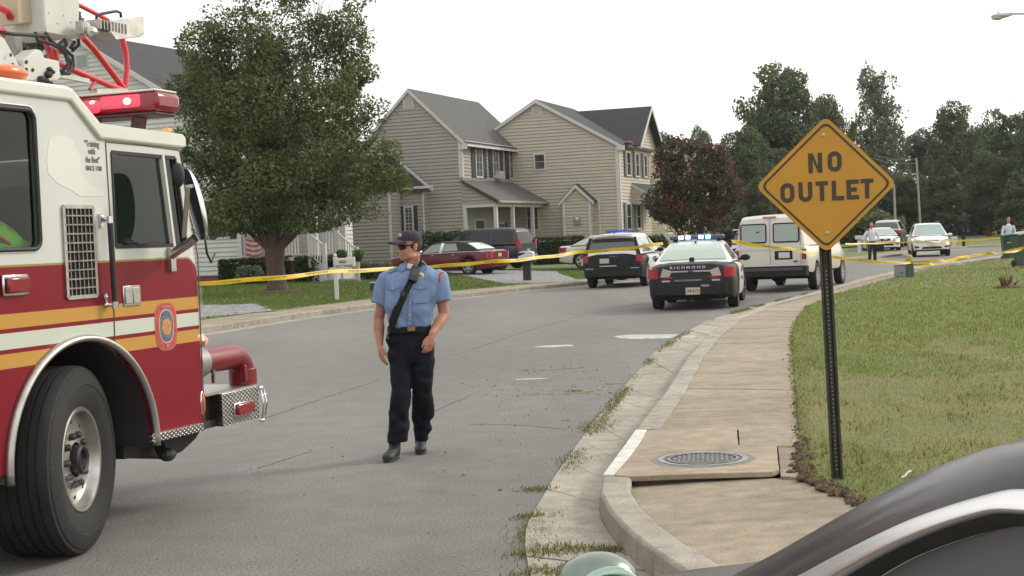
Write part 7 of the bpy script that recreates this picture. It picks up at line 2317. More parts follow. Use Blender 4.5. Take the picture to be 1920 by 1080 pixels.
# ---------------- cream house behind
h3 = House('cream house partly hidden behind the tan house and the pink flowering tree', 1232, 400, 99.0, 19.0, M_sid3, M_roof)
zt3 = h3.gy(1240, 272)[1]
h3.wall([(-3, .3), (3.0, .3), (3.0, zt3 - 1.2), (.6, zt3 + .3), (-3, zt3 + .5)], h3.fy(0)); h3.wall([(0, .3), (7, .3), (7, zt3 - 1.2), (0, zt3 - 1.2)], h3.fx(3.0))
h3.slab([(.6, -.3, zt3 + .45), (3.3, -.3, zt3 - 1.3), (3.3, 7.3, zt3 - 1.3), (.6, 7.3, zt3 + .45)], .1)
h3.window(h3.fy(-.02), .9, 1.6, 3.4, 4.6, None)

# ---------------- white house behind the fire truck and the tree
h0 = House('white sided house with dark shutters and railed porch behind the big tree', 470, 430, 59.0, 24.0, M_sid0, M_roof2)
zg = .30
a0 = h0.gy(128, 70); e0 = h0.gy(306, 168); w1 = h0.gy(452, 430)[0]
xa, za = h0.gy(131, 62); slope = (za - e0[1]) / (e0[0] - xa)
xL = h0.gy(-120, 300)[0]
zed = h0.gy(470, 360)[1]
xg = xa + (za - zed) / slope
xg = min(xg, w1 + .0); zgr = za - (xg - xa) * slope
fnw = h0.fy(0)
h0.wall([(xL, zg + .4), (xg, zg + .4), (xg, zgr), (xa, za), (xL, za - (xa - xL) * slope)], fnw)
h0.wall([(0, zg + .4), (9, zg + .4), (9, zgr), (0, zgr)], h0.fx(xg))
zt = lambda x: za + .08 - abs(x - xa) * slope
part('rake_board', MB().prism([(xa, zt(xa)), (xg + .5, zt(xg + .5)), (xg + .5, zt(xg + .5) - .22), (xa, zt(xa) - .24)], -.28, -.24, lambda u, v, w: (u, w, v)), M_trim, h0.root)
part('rake_board', MB().prism([(xa, zt(xa)), (xL, zt(xL)), (xL, zt(xL) - .22), (xa, zt(xa) - .24)], -.28, -.24, lambda u, v, w: (u, w, v)), M_trim, h0.root)
h0.slab([(xa, -.25, zt(xa)), (xg + .5, -.25, zt(xg + .5)), (xg + .5, 10, zt(xg + .5)), (xa, 10, zt(xa))], .10)
h0.slab([(xa, -.25, zt(xa)), (xL, -.25, zt(xL)), (xL, 10, zt(xL)), (xa, 10, zt(xa))], .10)
a, b = h0.gy(143, 131), h0.gy(165, 100)
vn = part('gable_vent', MB().bb(a[0], b[0], -.05, 0, a[1], b[1]), M_trim, h0.root); part('vent_louvres', MB().bb(a[0] + .06, b[0] - .05, -.06, -.045, a[1] + .06, b[1] - .06), mat('vent_grey', (.26, .28, .26), .7), vn)
a, b = h0.gy(406, 449), h0.gy(430, 395)
h0.window(fnw, a[0], b[0], a[1], b[1] + .4, True, sw=.30)
part('foundation', MB().bb(xL, w1, .02, 3, -.1, zg + .4), M_brick, h0.root)
# porch extension to the right of the gable wall, floor at .95
xq = h0.gy(585, 430)[0]; zf = h0.gy(520, 483)[1]
part('porch_floor', MB().bb(w1, xq + .4, -.3, 3.0, zf - .15, zf), M_trim, h0.root)
part('porch_skirt', MB().bb(w1, xq + .35, -.25, 3.0, -.1, zf - .15), M_brick, h0.root)
h0.wall([(w1, zf), (xq + .4, zf), (xq + .4, zf + 3.2), (w1, zf + 3.2)], h0.fy(1.9))
h0.slab([(w1 - .2, -.5, zf + 2.75), (xq + .8, -.5, zf + 2.75), (xq + .8, 2.2, zf + 3.6), (w1 - .2, 2.2, zf + 3.6)], .1, name='porch_roof')
for x in (w1 + .1, (w1 + xq) / 2, xq + .3): part('porch_post', MB().bb(x - .07, x + .07, -.28, -.14, zf, zf + 2.7), M_trim, h0.root)
def railing(root, a, b, h=.95, top=.07, n=None):
    a, b = Vector(a), Vector(b); r = MB(); r.bar(a + Vector((0, 0, h)), b + Vector((0, 0, h)), top, .05); r.bar(a + Vector((0, 0, .1)), b + Vector((0, 0, .1)), .05, .04)
    n = n or int((b - a).length / .135)
    for k in range(1, n): p = a.lerp(b, k / n); r.bar(p + Vector((0, 0, .1)), p + Vector((0, 0, h)), .04)
    part('porch_railing', r, M_trim, root)
x1_ = h0.gy(505, 450)[0]
railing(h0.root, (w1, -.25, zf), (x1_, -.25, zf)); railing(h0.root, (x1_ + .1, -.25, zf), (xq - .4, -.25, zf))
# steps to the right with two sloping rails
sx0, sx1 = h0.gy(592, 440)[0], h0.gy(622, 480)[0]
def stair(x0, x1, y, z0, z1, px):
    railing(h0.root, (x0, y, z0), (x1, y, z1))
    for x, z in ((x0, z0), (x1, z1)): part('newel_post', MB().bb(x - .06, x + .06, y - .06, y + .06, z - .4, z + 1.05), M_trim, h0.root)
stair(sx0, sx1, -.5, zf - .05, zf - .55, 0)
a, b = h0.gy(633, 445, 1.2), h0.gy(670, 480, 1.2)
railing(h0.root, (h0.gy(600, 445, 1.2)[0], 1.2, zf), (a[0], 1.2, zf)); stair(a[0], b[0], 1.2, zf - .05, zf - .75, 0)
st = MB()
for k in range(4): st.bb(sx0 + k * .28, sx0 + .28 + k * .28, -.45, 1.15, 0, zf - .16 * (k + 1))
part('steps', st, M_trim, h0.root)
# flag bunting hung on the railing
fx0, fx1 = h0.gy(470, 450)[0], h0.gy(500, 450)[0]
fl = thing('flag', 'faded red and white striped flag hanging on the white porch railing', 'flag', h0.M)
rows = []
for j in range(8):
    v = j / 7; rows.append([(fx0 + (fx1 - fx0) * u, -.36 - .04 * math.sin(u * 14 + v), zf + .85 - .75 * v - .1 * math.sin(u * 3)) for u in np.linspace(0, 1, 14)])
part('cloth', MB().grid(rows), mat('flag_white', (.45, .40, .38), .8), fl, smooth=True)
for j in range(4):
    v0_, v1_ = (2 * j) / 7.5, (2 * j + 1) / 7.5
    part('stripe', MB().grid([[(fx0 + (fx1 - fx0) * u, -.368 - .04 * math.sin(u * 14 + v), zf + .85 - .75 * v - .1 * math.sin(u * 3)) for u in np.linspace(0, 1, 14)] for v in (v0_, v1_)]), mat('flag_red', (.32, .08, .07), .8), fl, smooth=True)
# house left of the white one, behind the truck (seen only past the cab)
# ================================================================== TREES AND SHRUBS
def leaf_cloud(pts, size, seed, up=.35, k=4, asp=.6):
    r = np.random.default_rng(seed); n = len(pts)
    nrm = r.normal(0, 1, (n, 3)); nrm[:, 2] = np.abs(nrm[:, 2]) * (1 + up) ; nrm /= np.linalg.norm(nrm, axis=1)[:, None]
    a = r.normal(0, 1, (n, 3)); a -= nrm * (a * nrm).sum(1)[:, None]; a /= np.linalg.norm(a, axis=1)[:, None]
    b = np.cross(nrm, a); s = size * r.uniform(.6, 1.35, n)[:, None]
    return np.stack([pts - a * s, pts + b * s * asp, pts + a * s, pts - b * s * asp], 1).reshape(-1, 3)


def crown_points(lobes, n, seed, gap=.42, gs=.9, shell=.55):
    """points through the lobes' volume, thinned by noise so that light shows between clumps"""
    r = np.random.default_rng(seed); vol = np.array([l[3] * l[4] * l[5] for l in lobes]) ** .75; vol = vol / vol.sum()
    m = int(n * 2.6); idx = r.choice(len(lobes), m, p=vol); L = np.array(lobes)[idx]
    d = r.normal(0, 1, (m, 3)); d /= np.linalg.norm(d, axis=1)[:, None]
    rad = r.random(m) ** (1 / 3); rad = shell * (1 - (1 - rad) * .55) + (1 - shell) * rad
    rad = rad * (1 + .22 * (vnoise(d * 3 + L[:, :3], seed) - .5) * 2)
    p = L[:, :3] + d * L[:, 3:6] * rad[:, None]
    g = vnoise(p * gs, seed + 1) * .6 + vnoise(p * gs * 2.6, seed + 2) * .4
    p = p[g > gap]
    return p[:n]


M_bark = mat('bark', (.085, .060, .045), .95, var=.4, scale=9, bump=.8, bscale=25, stretch=(3, 3, .5))
M_leafA = mat('leaf_oak_green', (.120, .150, .055), .6, island=.35, transl=.35, spec=.25, var=.40, scale=1.1)
M_leafB = mat('leaf_dark_green', (.100, .128, .062), .65, island=.4, transl=.28, spec=.2, var=.25, scale=.3)  # lightened partly to put haze on the far trees into the leaf colour
M_leafC = mat('leaf_grey_green', (.135, .160, .100), .65, island=.35, transl=.3, spec=.2, var=.2, scale=.3)  # paler, greyer tone carries some distance haze in the colour
M_leafP = mat('leaf_maroon', (.095, .058, .042), .65, island=.5, transl=.3, spec=.2, col2=(.065, .095, .038), scale=1.5)
M_pinkf = mat('pink_blossom', (.34, .06, .13), .7, island=.4, transl=.3)


def branches(mb, p, d, length, rad, depth, r):
    n = 4; pts = [p.copy()]; dd = d.copy(); q = p.copy()
    for i in range(n):
        dd = (dd + Vector((r.gauss(0, .10), r.gauss(0, .10), r.gauss(.03, .06)))).normalized(); q = q + dd * length / n; pts.append(q.copy())
    mb.tube(pts, [rad * (1 - .62 * i / n) for i in range(n + 1)], 7 if depth else 5, cap=False)
    if depth > 0:
        for k in range(r.randint(2, 4)):
            i = r.randint(2, n); a = r.uniform(0, 2 * PI)
            o = dd.orthogonal().normalized(); o = Matrix.Rotation(a, 3, dd) @ o
            branches(mb, pts[i], (dd + o * r.uniform(.45, .9)).normalized(), length * r.uniform(.45, .66), rad * (1 - .62 * i / n) * .8, depth - 1, r)


# ---- the large pear-like tree behind the truck
tb_ = GT(520, 548)
tree = thing('tree', 'large full leafy tree with forked trunk between fire truck and houses', 'tree', Matrix.Translation(tb_))
r_t = random.Random(3); tk = MB()
sc52 = tb_.y / F
tk.tube([(0, 0, -.1), (0, 0, .05), (.0, 0, .35), (-.03, 0, .9), (-.03, 0, 1.5)], [.55, .40, .33, .31, .34], 14, cap=False)
for a, b, L_, rad in ((-28, 0, 4.2, .20), (-10, 40, 5.5, .19), (12, -30, 5.2, .17), (30, 10, 3.9, .17), (48, 50, 2.8, .10), (-48, 20, 2.8, .10), (5, 80, 5.0, .15), (-5, -60, 5, .14)):
    t = math.radians(a); s = math.radians(b)
    d = Vector((math.sin(t), math.sin(s) * .35, math.cos(t))).normalized()
    branches(tk, Vector((-.03 + .12 * math.sin(t), 0, 1.35)), d, L_, rad, 3, r_t)
part('trunk', tk, M_bark, tree, smooth=True)
Z = lambda py: (541 - py) / 52 - 0.05
X = lambda px: (px - 520 + (541 - 300) * .041 * 0) / 52
lobes = []
def lb(px, py, rx, ry, rz, dy=0):
    p = D(px, py, tb_.y + dy) - tb_; lobes.append((p.x, p.y, p.z, rx, ry, rz))
for a in ((520, 60, 2.6, 2.4, 1.6), (515, -60, 2.3, 2.2, 1.8), (470, 130, 2.3, 2.3, 1.5), (590, 120, 2.2, 2.3, 1.5), (520, 200, 2.9, 2.9, 1.7), (420, 190, 1.6, 2.0, 1.2), (630, 190, 1.5, 2.0, 1.1), (440, 280, 2.0, 2.4, 1.5),
          (600, 280, 2.3, 2.5, 1.5), (520, 330, 3.0, 3.0, 1.5), (400, 350, 1.5, 2.0, 1.1), (650, 330, 1.9, 2.2, 1.1), (700, 335, 1.2, 1.4, .75), (690, 250, .9, 1.2, .9), (460, 400, 1.8, 2.2, .7), (580, 400, 1.9, 2.2, .75), (680, 395, 1.0, 1.2, .5), (410, 420, 1.0, 1.5, .5), (370, 270, .9, 1.3, .9), (385, 90, 1.0, 1.4, 1.0), (640, 60, 1.1, 1.4, 1.0), (655, -20, .9, 1.2, .9), (735, 342, .75, 1.0, .5), (715, 290, .8, 1.0, .6), (705, 205, .8, 1.0, .7), (345, 320, .8, 1.1, .8), (660, 140, .9, 1.2, .9), (350, 180, .8, 1.1, .8)):
    lb(*a)
cp_ = crown_points(lobes, 118000, 21, .46, .8)
cp_ = cp_[~((cp_[:, 2] < 1.9))]
link('crown', fast_mesh('crown', leaf_cloud(cp_, .057, 4), 4, M_leafA), tree)
tag(part('mulch_ring', MB().ell((tb_.x, tb_.y, tb_.z - .02), (.95, .95, .10), 24, 8), M_dirt, None, smooth=True), kind='structure')


# ---- crape myrtle with pink flowers
cb = D(1300, 470, 70.0); cb.z = .3
cm = thing('flowering_tree', 'maroon leaved tree with pink blossoms right of the tan house', 'tree', Matrix.Translation(cb))
tk = MB()
for k in range(6):
    a = k * 1.05; branches(tk, Vector((.15 * math.cos(a), .15 * math.sin(a), 0)), Vector((.35 * math.cos(a), .35 * math.sin(a), 1)).normalized(), 2.3, .06, 2, r_t)
part('trunk', tk, M_bark, cm, smooth=True)
lobes = []
for px, py, rx, ry, rz in ((1290, 330, 1.9, 1.8, 1.4), (1255, 380, 1.2, 1.3, 1.2), (1335, 360, 1.5, 1.6, 1.4), (1300, 400, 1.9, 1.8, 1.0), (1270, 290, 1.1, 1.1, .9), (1330, 300, 1.1, 1.2, .8), (1360, 400, .9, 1.0, .9)):
    p = D(px, py, 70.0) - cb; lobes.append((p.x, p.y, p.z, rx, ry, rz))
pc_ = crown_points(lobes, 26000, 31, .42, 1.2)
link('crown', fast_mesh('crown', leaf_cloud(pc_, .075, 5), 4, M_leafP), cm)
fp = crown_points([(a, b, c, d * 1.06, e * 1.06, f * 1.06) for a, b, c, d, e, f in lobes], 5200, 33, .60, 1.6, .97)
link('blossoms', fast_mesh('blossoms', leaf_cloud(fp, .05, 6), 4, M_pinkf), cm)


# ---- background trees
def tree_proto(seed, h, w, n, m, leaf, style=0):
    r = random.Random(seed); tk = MB()
    tk.tube([(0, 0, -.3), (0, 0, h * .15), (r.uniform(-.2, .2), 0, h * .4)], [w * .055, w * .045, w * .03], 8, cap=False)
    for k in range(9):
        a = r.uniform(0, 2 * PI); zz = h * r.uniform(.18, .5)
        branches(tk, Vector((0, 0, zz)), Vector((math.cos(a) * .6, math.sin(a) * .6, 1)).normalized(), h * .24, w * .022, 2, r)
    lobes = []
    m_ = 13 if style == 0 else 9
    for k in range(m_):
        t = (k + .5) / m_; z = h * (.20 + .71 * t)
        prof = (math.sin(PI * min(1, .20 + t * .70)) ** .6) if style == 0 else (1 - t) ** .7 * .95 + .1
        a = k * 2.4; off = w * .5 * prof * (.42 if style == 0 else .15)
        rr = w * .5 * prof * r.uniform(.5, .68 if style == 0 else .85)
        lobes.append((off * math.cos(a) * r.uniform(.6, 1.2), off * math.sin(a), z, rr, rr, h * .12 * r.uniform(.8, 1.2)))
    pts = crown_points(lobes, n, seed, .44, 3.2 / w, .6)
    return tk.mesh('trunk', M_bark, True), fast_mesh('crown', leaf_cloud(pts, leaf, seed), 4, m)


protos = [tree_proto(1, 17, 11, 26000, M_leafB, .18), tree_proto(2, 17, 10, 26000, M_leafC, .17), tree_proto(3, 14, 9, 22000, M_leafB, .17, 1), tree_proto(4, 18, 12, 26000, M_leafB, .20), tree_proto(5, 16, 8, 16000, M_leafC, .17)]
# (picture x of trunk, picture y of the top, distance, crown width px, prototype, label)
BG = [(1455, 118, 118, 190, 0, 'tallest broad dark tree above and left of the NO OUTLET sign'),
      (1395, 250, 108, 130, 3, 'dark tree standing just right of the pink flowering tree'),
      (1545, 190, 125, 130, 3, 'dark tree rising right behind the tip of the sign'),
      (1640, 142, 145, 120, 4, 'slender open crowned tree rising against the sky right of the sign'),
      (1600, 240, 120, 120, 2, 'dark tree behind the right corner of the sign'),
      (1480, 280, 112, 160, 0, 'dense dark tree behind the left half of the sign'),
      (1350, 290, 122, 100, 1, 'grey green tree behind the pink flowering tree'),
      (1255, 262, 130, 90, 1, 'grey green tree top between the tan house and the sign trees'),
      (1725, 255, 150, 110, 1, 'hazy tree beyond the leaning utility pole'),
      (1790, 192, 140, 130, 0, 'tall rounded tree right of the leaning utility pole'),
      (1765, 300, 118, 130, 2, 'pointed green tree above the far white sport utility vehicle'),
      (1850, 290, 122, 110, 3, 'dark tree between the pointed tree and the right edge'),
      (1890, 205, 128, 140, 0, 'dark tree at the upper right edge with a ragged top'),
      (1960, 195, 120, 150, 3, 'dark tree cut by the right edge of the view'),
      (1700, 330, 125, 110, 3, 'low dark tree behind the utility pole base'),
      (1660, 320, 135, 90, 1, 'low grey green tree right of the sign corner'),
      (1835, 250, 150, 110, 1, 'farther hazy tree between the right hand tree tops'),
      (1905, 330, 104, 120, 2, 'dark tree behind the green wheeled bin'),
      (1560, 320, 108, 150, 0, 'dense dark tree low behind the sign post top'),
      (1420, 330, 100, 110, 2, 'dark pointed tree behind the cream van roof'),
      (2080, 230, 118, 150, 0, None), (1310, 250, 135, 80, 1, 'small far tree top left of the pink tree crown'),
      (60, -90, 78, 230, 3, 'leafy tree behind the ladder at the upper left'),
      (-150, 60, 90, 200, 0, None)]
for i, (px, py, Y, wpx, k, lab) in enumerate(BG):
    if lab is None: lab = 'dark tree beyond the right edge of the view' if px > 1000 else 'dark tree beyond the left edge of the view'
    top = D(px, py, Y); base = Vector((top.x, Y, .2))
    hp = (17, 17, 14, 18, 16)[k]; wp = (11, 10, 9, 12, 8)[k]
    sz = (top.z - .2) / (hp * .925); sx = (wpx / F * Y) / (wp * 1.0)
    M = Matrix.Translation(base) @ Matrix.Rotation(i * 1.7, 4, 'Z') @ Matrix.Diagonal((sx, sx, sz, 1))
    t = thing('tree', lab, 'tree', M, 'trees along the far side of the road')
    link('trunk', protos[k][0], t); link('crown', protos[k][1], t)
# low undergrowth closing the view under the crowns
ug = []
for a, b, Y, h in ((1230, 1420, 104, 3.2), (1400, 1700, 128, 5.0), (1660, 1960, 132, 5.5), (1900, 2150, 120, 5.0), (1560, 1700, 112, 3.0)):
    n = int((b - a) * 34); px = nrng.uniform(a, b, n); y = Y + nrng.normal(0, 1.6, n); x = (px - 960) / F * y
    hh = h * (.55 + .6 * vnoise(np.stack([px * .035, 0 * px, 0 * px], 1), 6)); z = nrng.random(n) ** .8 * hh + .2
    ug.append(leaf_cloud(np.stack([x, y, z], 1), .22, int(a)))
tag(link('undergrowth', fast_mesh('undergrowth', np.concatenate(ug), 4, M_leafB)), 'dense dark undergrowth below the far trees', 'undergrowth', kind='stuff')


# ---- hedges and shrubs
def bush(name, label, cat, px0, px1, py_top, py_bot, Y, depth, n, leaf, m, group=None, box=False):
    a, b = D(px0, py_bot, Y), D(px1, py_top, Y)
    base = Vector(((a.x + b.x) / 2, Y + depth / 2, .25)); w = (b.x - a.x) / 2; h = b.z - .25
    t = thing(name, label, cat, Matrix.Translation(base), group)
    if box:
        p = nrng.uniform(-1, 1, (n, 3)); ax = nrng.integers(0, 3, n); sg_ = np.where(nrng.random(n) < .5, -1, 1)
        for k in range(3):
            s = ax == k; p[s, k] = sg_[s] * nrng.uniform(.86, 1.03, s.sum())
        p = p * np.array([w, depth / 2, h / 2]) + np.array([0, 0, h / 2]); p += nrng.normal(0, .02, p.shape); p = p[p[:, 2] > 0]
    else:
        L = [(w * u * .55, 0, h * .5, w * .6, depth / 2, h * .5) for u in (-1, 0, 1)]
        p = crown_points(L, n, int(px0), .25, 2.0, .8); p = p[p[:, 2] > -.02]
    link('foliage', fast_mesh('foliage', leaf_cloud(p, leaf, 8), 4, m), t)
    part('dark_core', MB().bb(-w * .85, w * .85, -depth * .35, depth * .35, -.2, h * .85) if box else MB().ell((0, 0, h * .4), (w * .8, depth * .33, h * .42), 10, 8), mat('bush_core', (.010, .016, .006), .95), t)  # solid core, the dark inside of the bush put into its colour
    return t
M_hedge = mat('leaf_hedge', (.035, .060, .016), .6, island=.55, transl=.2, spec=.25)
M_hedgeb = mat('leaf_bright', (.12, .19, .04), .6, island=.4, transl=.3)
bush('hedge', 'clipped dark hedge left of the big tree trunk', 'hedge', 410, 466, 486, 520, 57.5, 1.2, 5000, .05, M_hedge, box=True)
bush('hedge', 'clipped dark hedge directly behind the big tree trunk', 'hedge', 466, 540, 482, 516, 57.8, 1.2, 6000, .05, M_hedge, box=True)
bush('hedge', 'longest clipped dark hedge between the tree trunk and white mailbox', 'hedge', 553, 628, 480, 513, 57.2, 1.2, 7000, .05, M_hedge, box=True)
bush('shrub', 'loose low shrub in front of the left hedge', 'shrub', 440, 488, 498, 522, 56.3, .9, 2500, .05, M_leafC)
bush('shrub', 'low flowering shrub by the brick foundation right of the mailbox', 'shrub', 660, 700, 492, 510, 58.5, .7, 2000, .045, M_leafC)
bush('shrub', 'low shrub by the brick foundation behind the man', 'shrub', 694, 735, 490, 508, 58.3, .7, 2000, .045, M_leafC)
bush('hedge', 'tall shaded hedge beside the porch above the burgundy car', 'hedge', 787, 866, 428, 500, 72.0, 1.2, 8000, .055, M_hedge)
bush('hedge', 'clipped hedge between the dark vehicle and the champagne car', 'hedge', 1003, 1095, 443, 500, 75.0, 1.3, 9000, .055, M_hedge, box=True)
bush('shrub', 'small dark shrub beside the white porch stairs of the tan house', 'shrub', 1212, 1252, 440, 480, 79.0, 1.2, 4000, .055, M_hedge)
for px, Y, lab in ((641, 57.3, 'left hanging flower pot by the white stair rail'), (672, 57.0, 'right dark flower pot at the foot of the stair rail')):
    c = D(px, 484, Y)
    t = thing('flower_pot', lab, 'flower pot', Matrix.Translation((c.x, Y, c.z)))
    part('pot', MB().lathe([(.10, -.14), (.20, .06), (.22, .06), (.22, .10), (.19, .10), (.18, .06)], None, 20), mat('pot_dark', (.03, .032, .04), .5), t, smooth=40)
    part('pot_stand', MB().bb(-.03, .03, -.03, .03, -c.z + .2, -.14), M_trim, t)
    pp_ = nrng.normal(0, 1, (900, 3)); pp_ /= np.linalg.norm(pp_, axis=1)[:, None]; pp_ = pp_ * np.array([.24, .24, .17]) * nrng.uniform(.5, 1, (900, 1)) + np.array([0, 0, .18])
    link('plant', fast_mesh('plant', leaf_cloud(pp_, .04, 3), 4, M_hedgeb), t)
# left lawn blades (defined with the ground) and a root clump on the right lawn
tag(link('far_side_grass', fast_mesh('far_side_grass', LG, 3, mat('grass_left', (.120, .165, .040), .85, island=.4, transl=.3, spec=.2))), 'short green grass blades of the lawns across the road', 'grass', kind='stuff')
sp0 = G(1890, 540, .15)
cl_ = thing('tree_stump', 'ragged brown sprouting stump on the right hand lawn', 'stump', Matrix.Translation((sp0.x, sp0.y, .15)))
mb = MB()
for k in range(26):
    a = rng.uniform(0, 2 * PI); ln = rng.uniform(.08, .34); d = Vector((math.cos(a) * rng.uniform(.3, 1.1), math.sin(a) * .5, rng.uniform(.3, 1))).normalized()
    mb.tube([(rng.uniform(-.16, .16), rng.uniform(-.08, .08), -.03), tuple(d * ln * .6), tuple(d * ln + Vector((0, 0, .02)))], [.045, .03, .008], 6)
part('stump_wood', mb, mat('dead_wood', (.085, .055, .03), .95, var=.5, scale=14), cl_, smooth=True)
part('dry_leaves', MB().ell((0, 0, 0), (.36, .2, .07), 14, 6), M_dirt, cl_, smooth=True)
part('twig', MB().tube([(.02, 0, .1), (-.03, 0, .35), (-.10, 0, .62)], [.01, .006, .003], 5), M_bark, cl_)
# ================================================================== STREET FURNITURE, TAPE, POLES
# white mailbox
b = G(632, 563, .14)
T = frame((b.x, b.y, .13), 0)
mbx = thing('mailbox', 'white post mailbox with house number in front of the big tree', 'mailbox', T)
def MP_(px, py, y=0.):
    p = D(px, py, b.y + y); return Vector((p.x - b.x, y, p.z - .13))
top = MP_(631, 478).z
post_ = part('post', MB().bb(-.055, .055, -.055, .055, -.1, top - .06).ell((0, 0, top - .01), (.05, .05, .055), 12, 8).bb(-.07, .07, -.07, .07, top - .09, top - .06), M_trim, mbx)
p0, p1 = MP_(626, 499), MP_(663, 483)
bx_ = part('box', MB().bb(p0.x, p1.x, -.12, .12, p0.z, p1.z), mat('mailbox_grey_white', (.46, .46, .43), .5), mbx, bevel=.03)
part('box_door', MB().bb(p1.x - .03, p1.x + .03, -.13, .13, p0.z - .02, p1.z + .02), M_trim, bx_, bevel=.01)
part('number_lettering', text_mb('6202', .10, lambda x, y, z: ((p0.x + p1.x) / 2 - .02 + x, -.125 - z, (p0.z + p1.z) / 2 + y), .004, 1.0, bold=.003), mat('number_ink', (.03, .03, .03), .6), bx_)
q0, q1 = MP_(620, 505), MP_(660, 500)
part('support_arm', MB().bb(q0.x, q1.x, -.05, .05, q0.z - .03, q1.z), M_trim, mbx)
q0 = MP_(640, 508); part('paper_tube', MB().bb(q0.x, q1.x - .05, -.06, .06, q0.z - .06, q0.z), M_vent, mbx)
# mailbox with white cover on black post
b2 = G(989, 527, .15)
m2 = thing('mailbox', 'mailbox with white box on a thick black post by the gravel drive', 'mailbox', frame((b2.x, b2.y, .15), 8))
k = b2.y / F
part('post', MB().bb(-.14, .14, -.12, .12, -.1, 36 * k), mat('black_post', (.012, .013, .016), .5), m2, bevel=.01)
part('post_foot', MB().bb(-.15, .15, -.14, .14, -.02, .03), M_trim, m2)
part('box', MB().prism([(-.27, 0)] + [(-.27, .20)] + [(.27 * -math.cos(t), .20 + .09 * math.sin(t)) for t in np.linspace(0.1, PI - .1, 9)] + [(.27, .20), (.27, 0)], -.30, .30, lambda u, v, w: (u, w, 42 * k + v)), mat('mailbox_white', (.55, .55, .53), .5), m2, bevel=.01)
part('box_base', MB().bb(-.30, .30, -.32, .32, 36 * k, 42 * k), mat('black_post', (.012, .013, .016), .5), m2, bevel=.01)
# small dark planter box on the lawn
b3 = GT(703, 545); 
pl3 = thing('planter_box', 'small dark square box with pale rim left of the man on the lawn', 'box', Matrix.Translation((b3.x, b3.y, b3.z)))
k3 = b3.y / F
part('box_body', MB().bb(-8 * k3, 8 * k3, -.15, .15, .0, 14 * k3), mat('box_black', (.02, .02, .022), .6), pl3, bevel=.01)
part('box_rim', MB().bb(-9 * k3, 9 * k3, -.17, .17, 14 * k3, 16.5 * k3), M_vent, pl3, bevel=.01)
part('box_stake', MB().bb(-.03, .03, -.03, .03, -.2, .0), M_trim, pl3)
# small step by the flower beds
b4 = D(645, 515, 56.8)
s4 = thing('garden_kerb', 'low pale stone edging beside the long hedge', 'edging', Matrix.Translation((b4.x, 56.8, .33)))
part('stones', MB().bb(-.8, .55, -.12, .12, -.1, .09), M_walk, s4, bevel=.02)
# utility box and hydrant-like marker on the right verge
b5 = G(1688, 519, .15)
ub_ = thing('utility_box', 'low grey utility box next to the yellow topped green pillar', 'utility box', frame((b5.x, b5.y, .15), 5))
k5 = b5.y / F
part('cabinet', MB().bb(-9 * k5, 9 * k5, -.2, .2, -.05, 22 * k5), mat('cabinet_grey', (.26, .27, .26), .6, var=.1, scale=5), ub_, bevel=.012)
part('lid', MB().bb(-9.8 * k5, 9.8 * k5, -.22, .22, 22 * k5, 24 * k5), mat('cabinet_lid', (.32, .33, .31), .6), ub_, bevel=.01)
part('vent_slot', MB().bb(-2 * k5, 3.5 * k5, -.21, -.19, 7 * k5, 8.4 * k5), M_dark, ub_)
b6 = G(1706, 520, .15)
gp_ = thing('cable_pillar', 'green cable pillar with rounded yellow top wrapped in tape', 'utility pillar', frame((b6.x, b6.y, .15), 5))
part('pillar', MB().bb(-6.5 * k5, 6.5 * k5, -.12, .12, -.05, 24 * k5), mat('pillar_green', (.035, .085, .055), .5), gp_, bevel=.02)
part('cap', MB().lathe([(6 * k5, 24 * k5), (6.6 * k5, 27 * k5), (6.4 * k5, 36 * k5), (5 * k5, 40 * k5), (2 * k5, 42.5 * k5), (.001, 43 * k5)], None, 18), mat('pillar_yellow', (.30, .26, .07), .6), gp_, smooth=40)
# wheeled bins
def bin_(label, px, pyb, Y, col, lidc, az, s=1.0):
    c = D(px, pyb, Y)
    t = thing('wheeled_bin', label, 'wheelie bin', frame((c.x, Y, .0 if px < 1900 else .15), az), 'wheeled bins')
    m_ = mat('bin_%d' % px, col, .55, var=.1, scale=4)
    part('bin_body', MB().grid([[(x * w, y * w * 1.15, z) for x, y in ((-1, -1), (1, -1), (1, 1), (-1, 1))] for w, z in ((.22, .04), (.24, .3), (.29, 1.0), (.30, 1.02))], close=True).add([(-.22, -.25, .04), (.22, -.25, .04), (.22, .25, .04), (-.22, .25, .04)], [(0, 1, 2, 3)]), m_, t, bevel=.02)
    part('lid', MB().grid([[(x, y, z + .05 * (1 - (abs(x) / .33) ** 2)) for x in (-.33, -.2, 0, .2, .33)] for y, z in ((-.38, 1.02), (-.36, 1.06), (0, 1.10), (.36, 1.06))]), mat('binlid_%d' % px, lidc, .5), t, smooth=True)
    part('handle', MB().tube([(-.28, .38, 1.03), (.28, .38, 1.03)], .02, 8), M_trimblk, t)
    for s_ in (1, -1): part('wheel', MB().lathe([(.10, -.03), (.11, 0), (.10, .03)], Matrix.Translation((s_ * .25, .26, .11)) @ Matrix.Rotation(PI / 2, 4, 'Y'), 18), M_ctyre, t)
    part('bin_label', MB().bb(-.13, .10, -.315, -.305, .74, .84), mat('bin_sticker', (.35, .42, .42), .6), t)
    return t
bin_('green wheeled bin standing by the road edge in front of the pale shirted man', 1893, 491, 58.0, (.020, .070, .045), (.10, .22, .14), 10)
bin_('wheeled bin with pale grey lid cut by the right edge', 1921, 503, 46.0, (.05, .075, .06), (.32, .34, .30), -5)
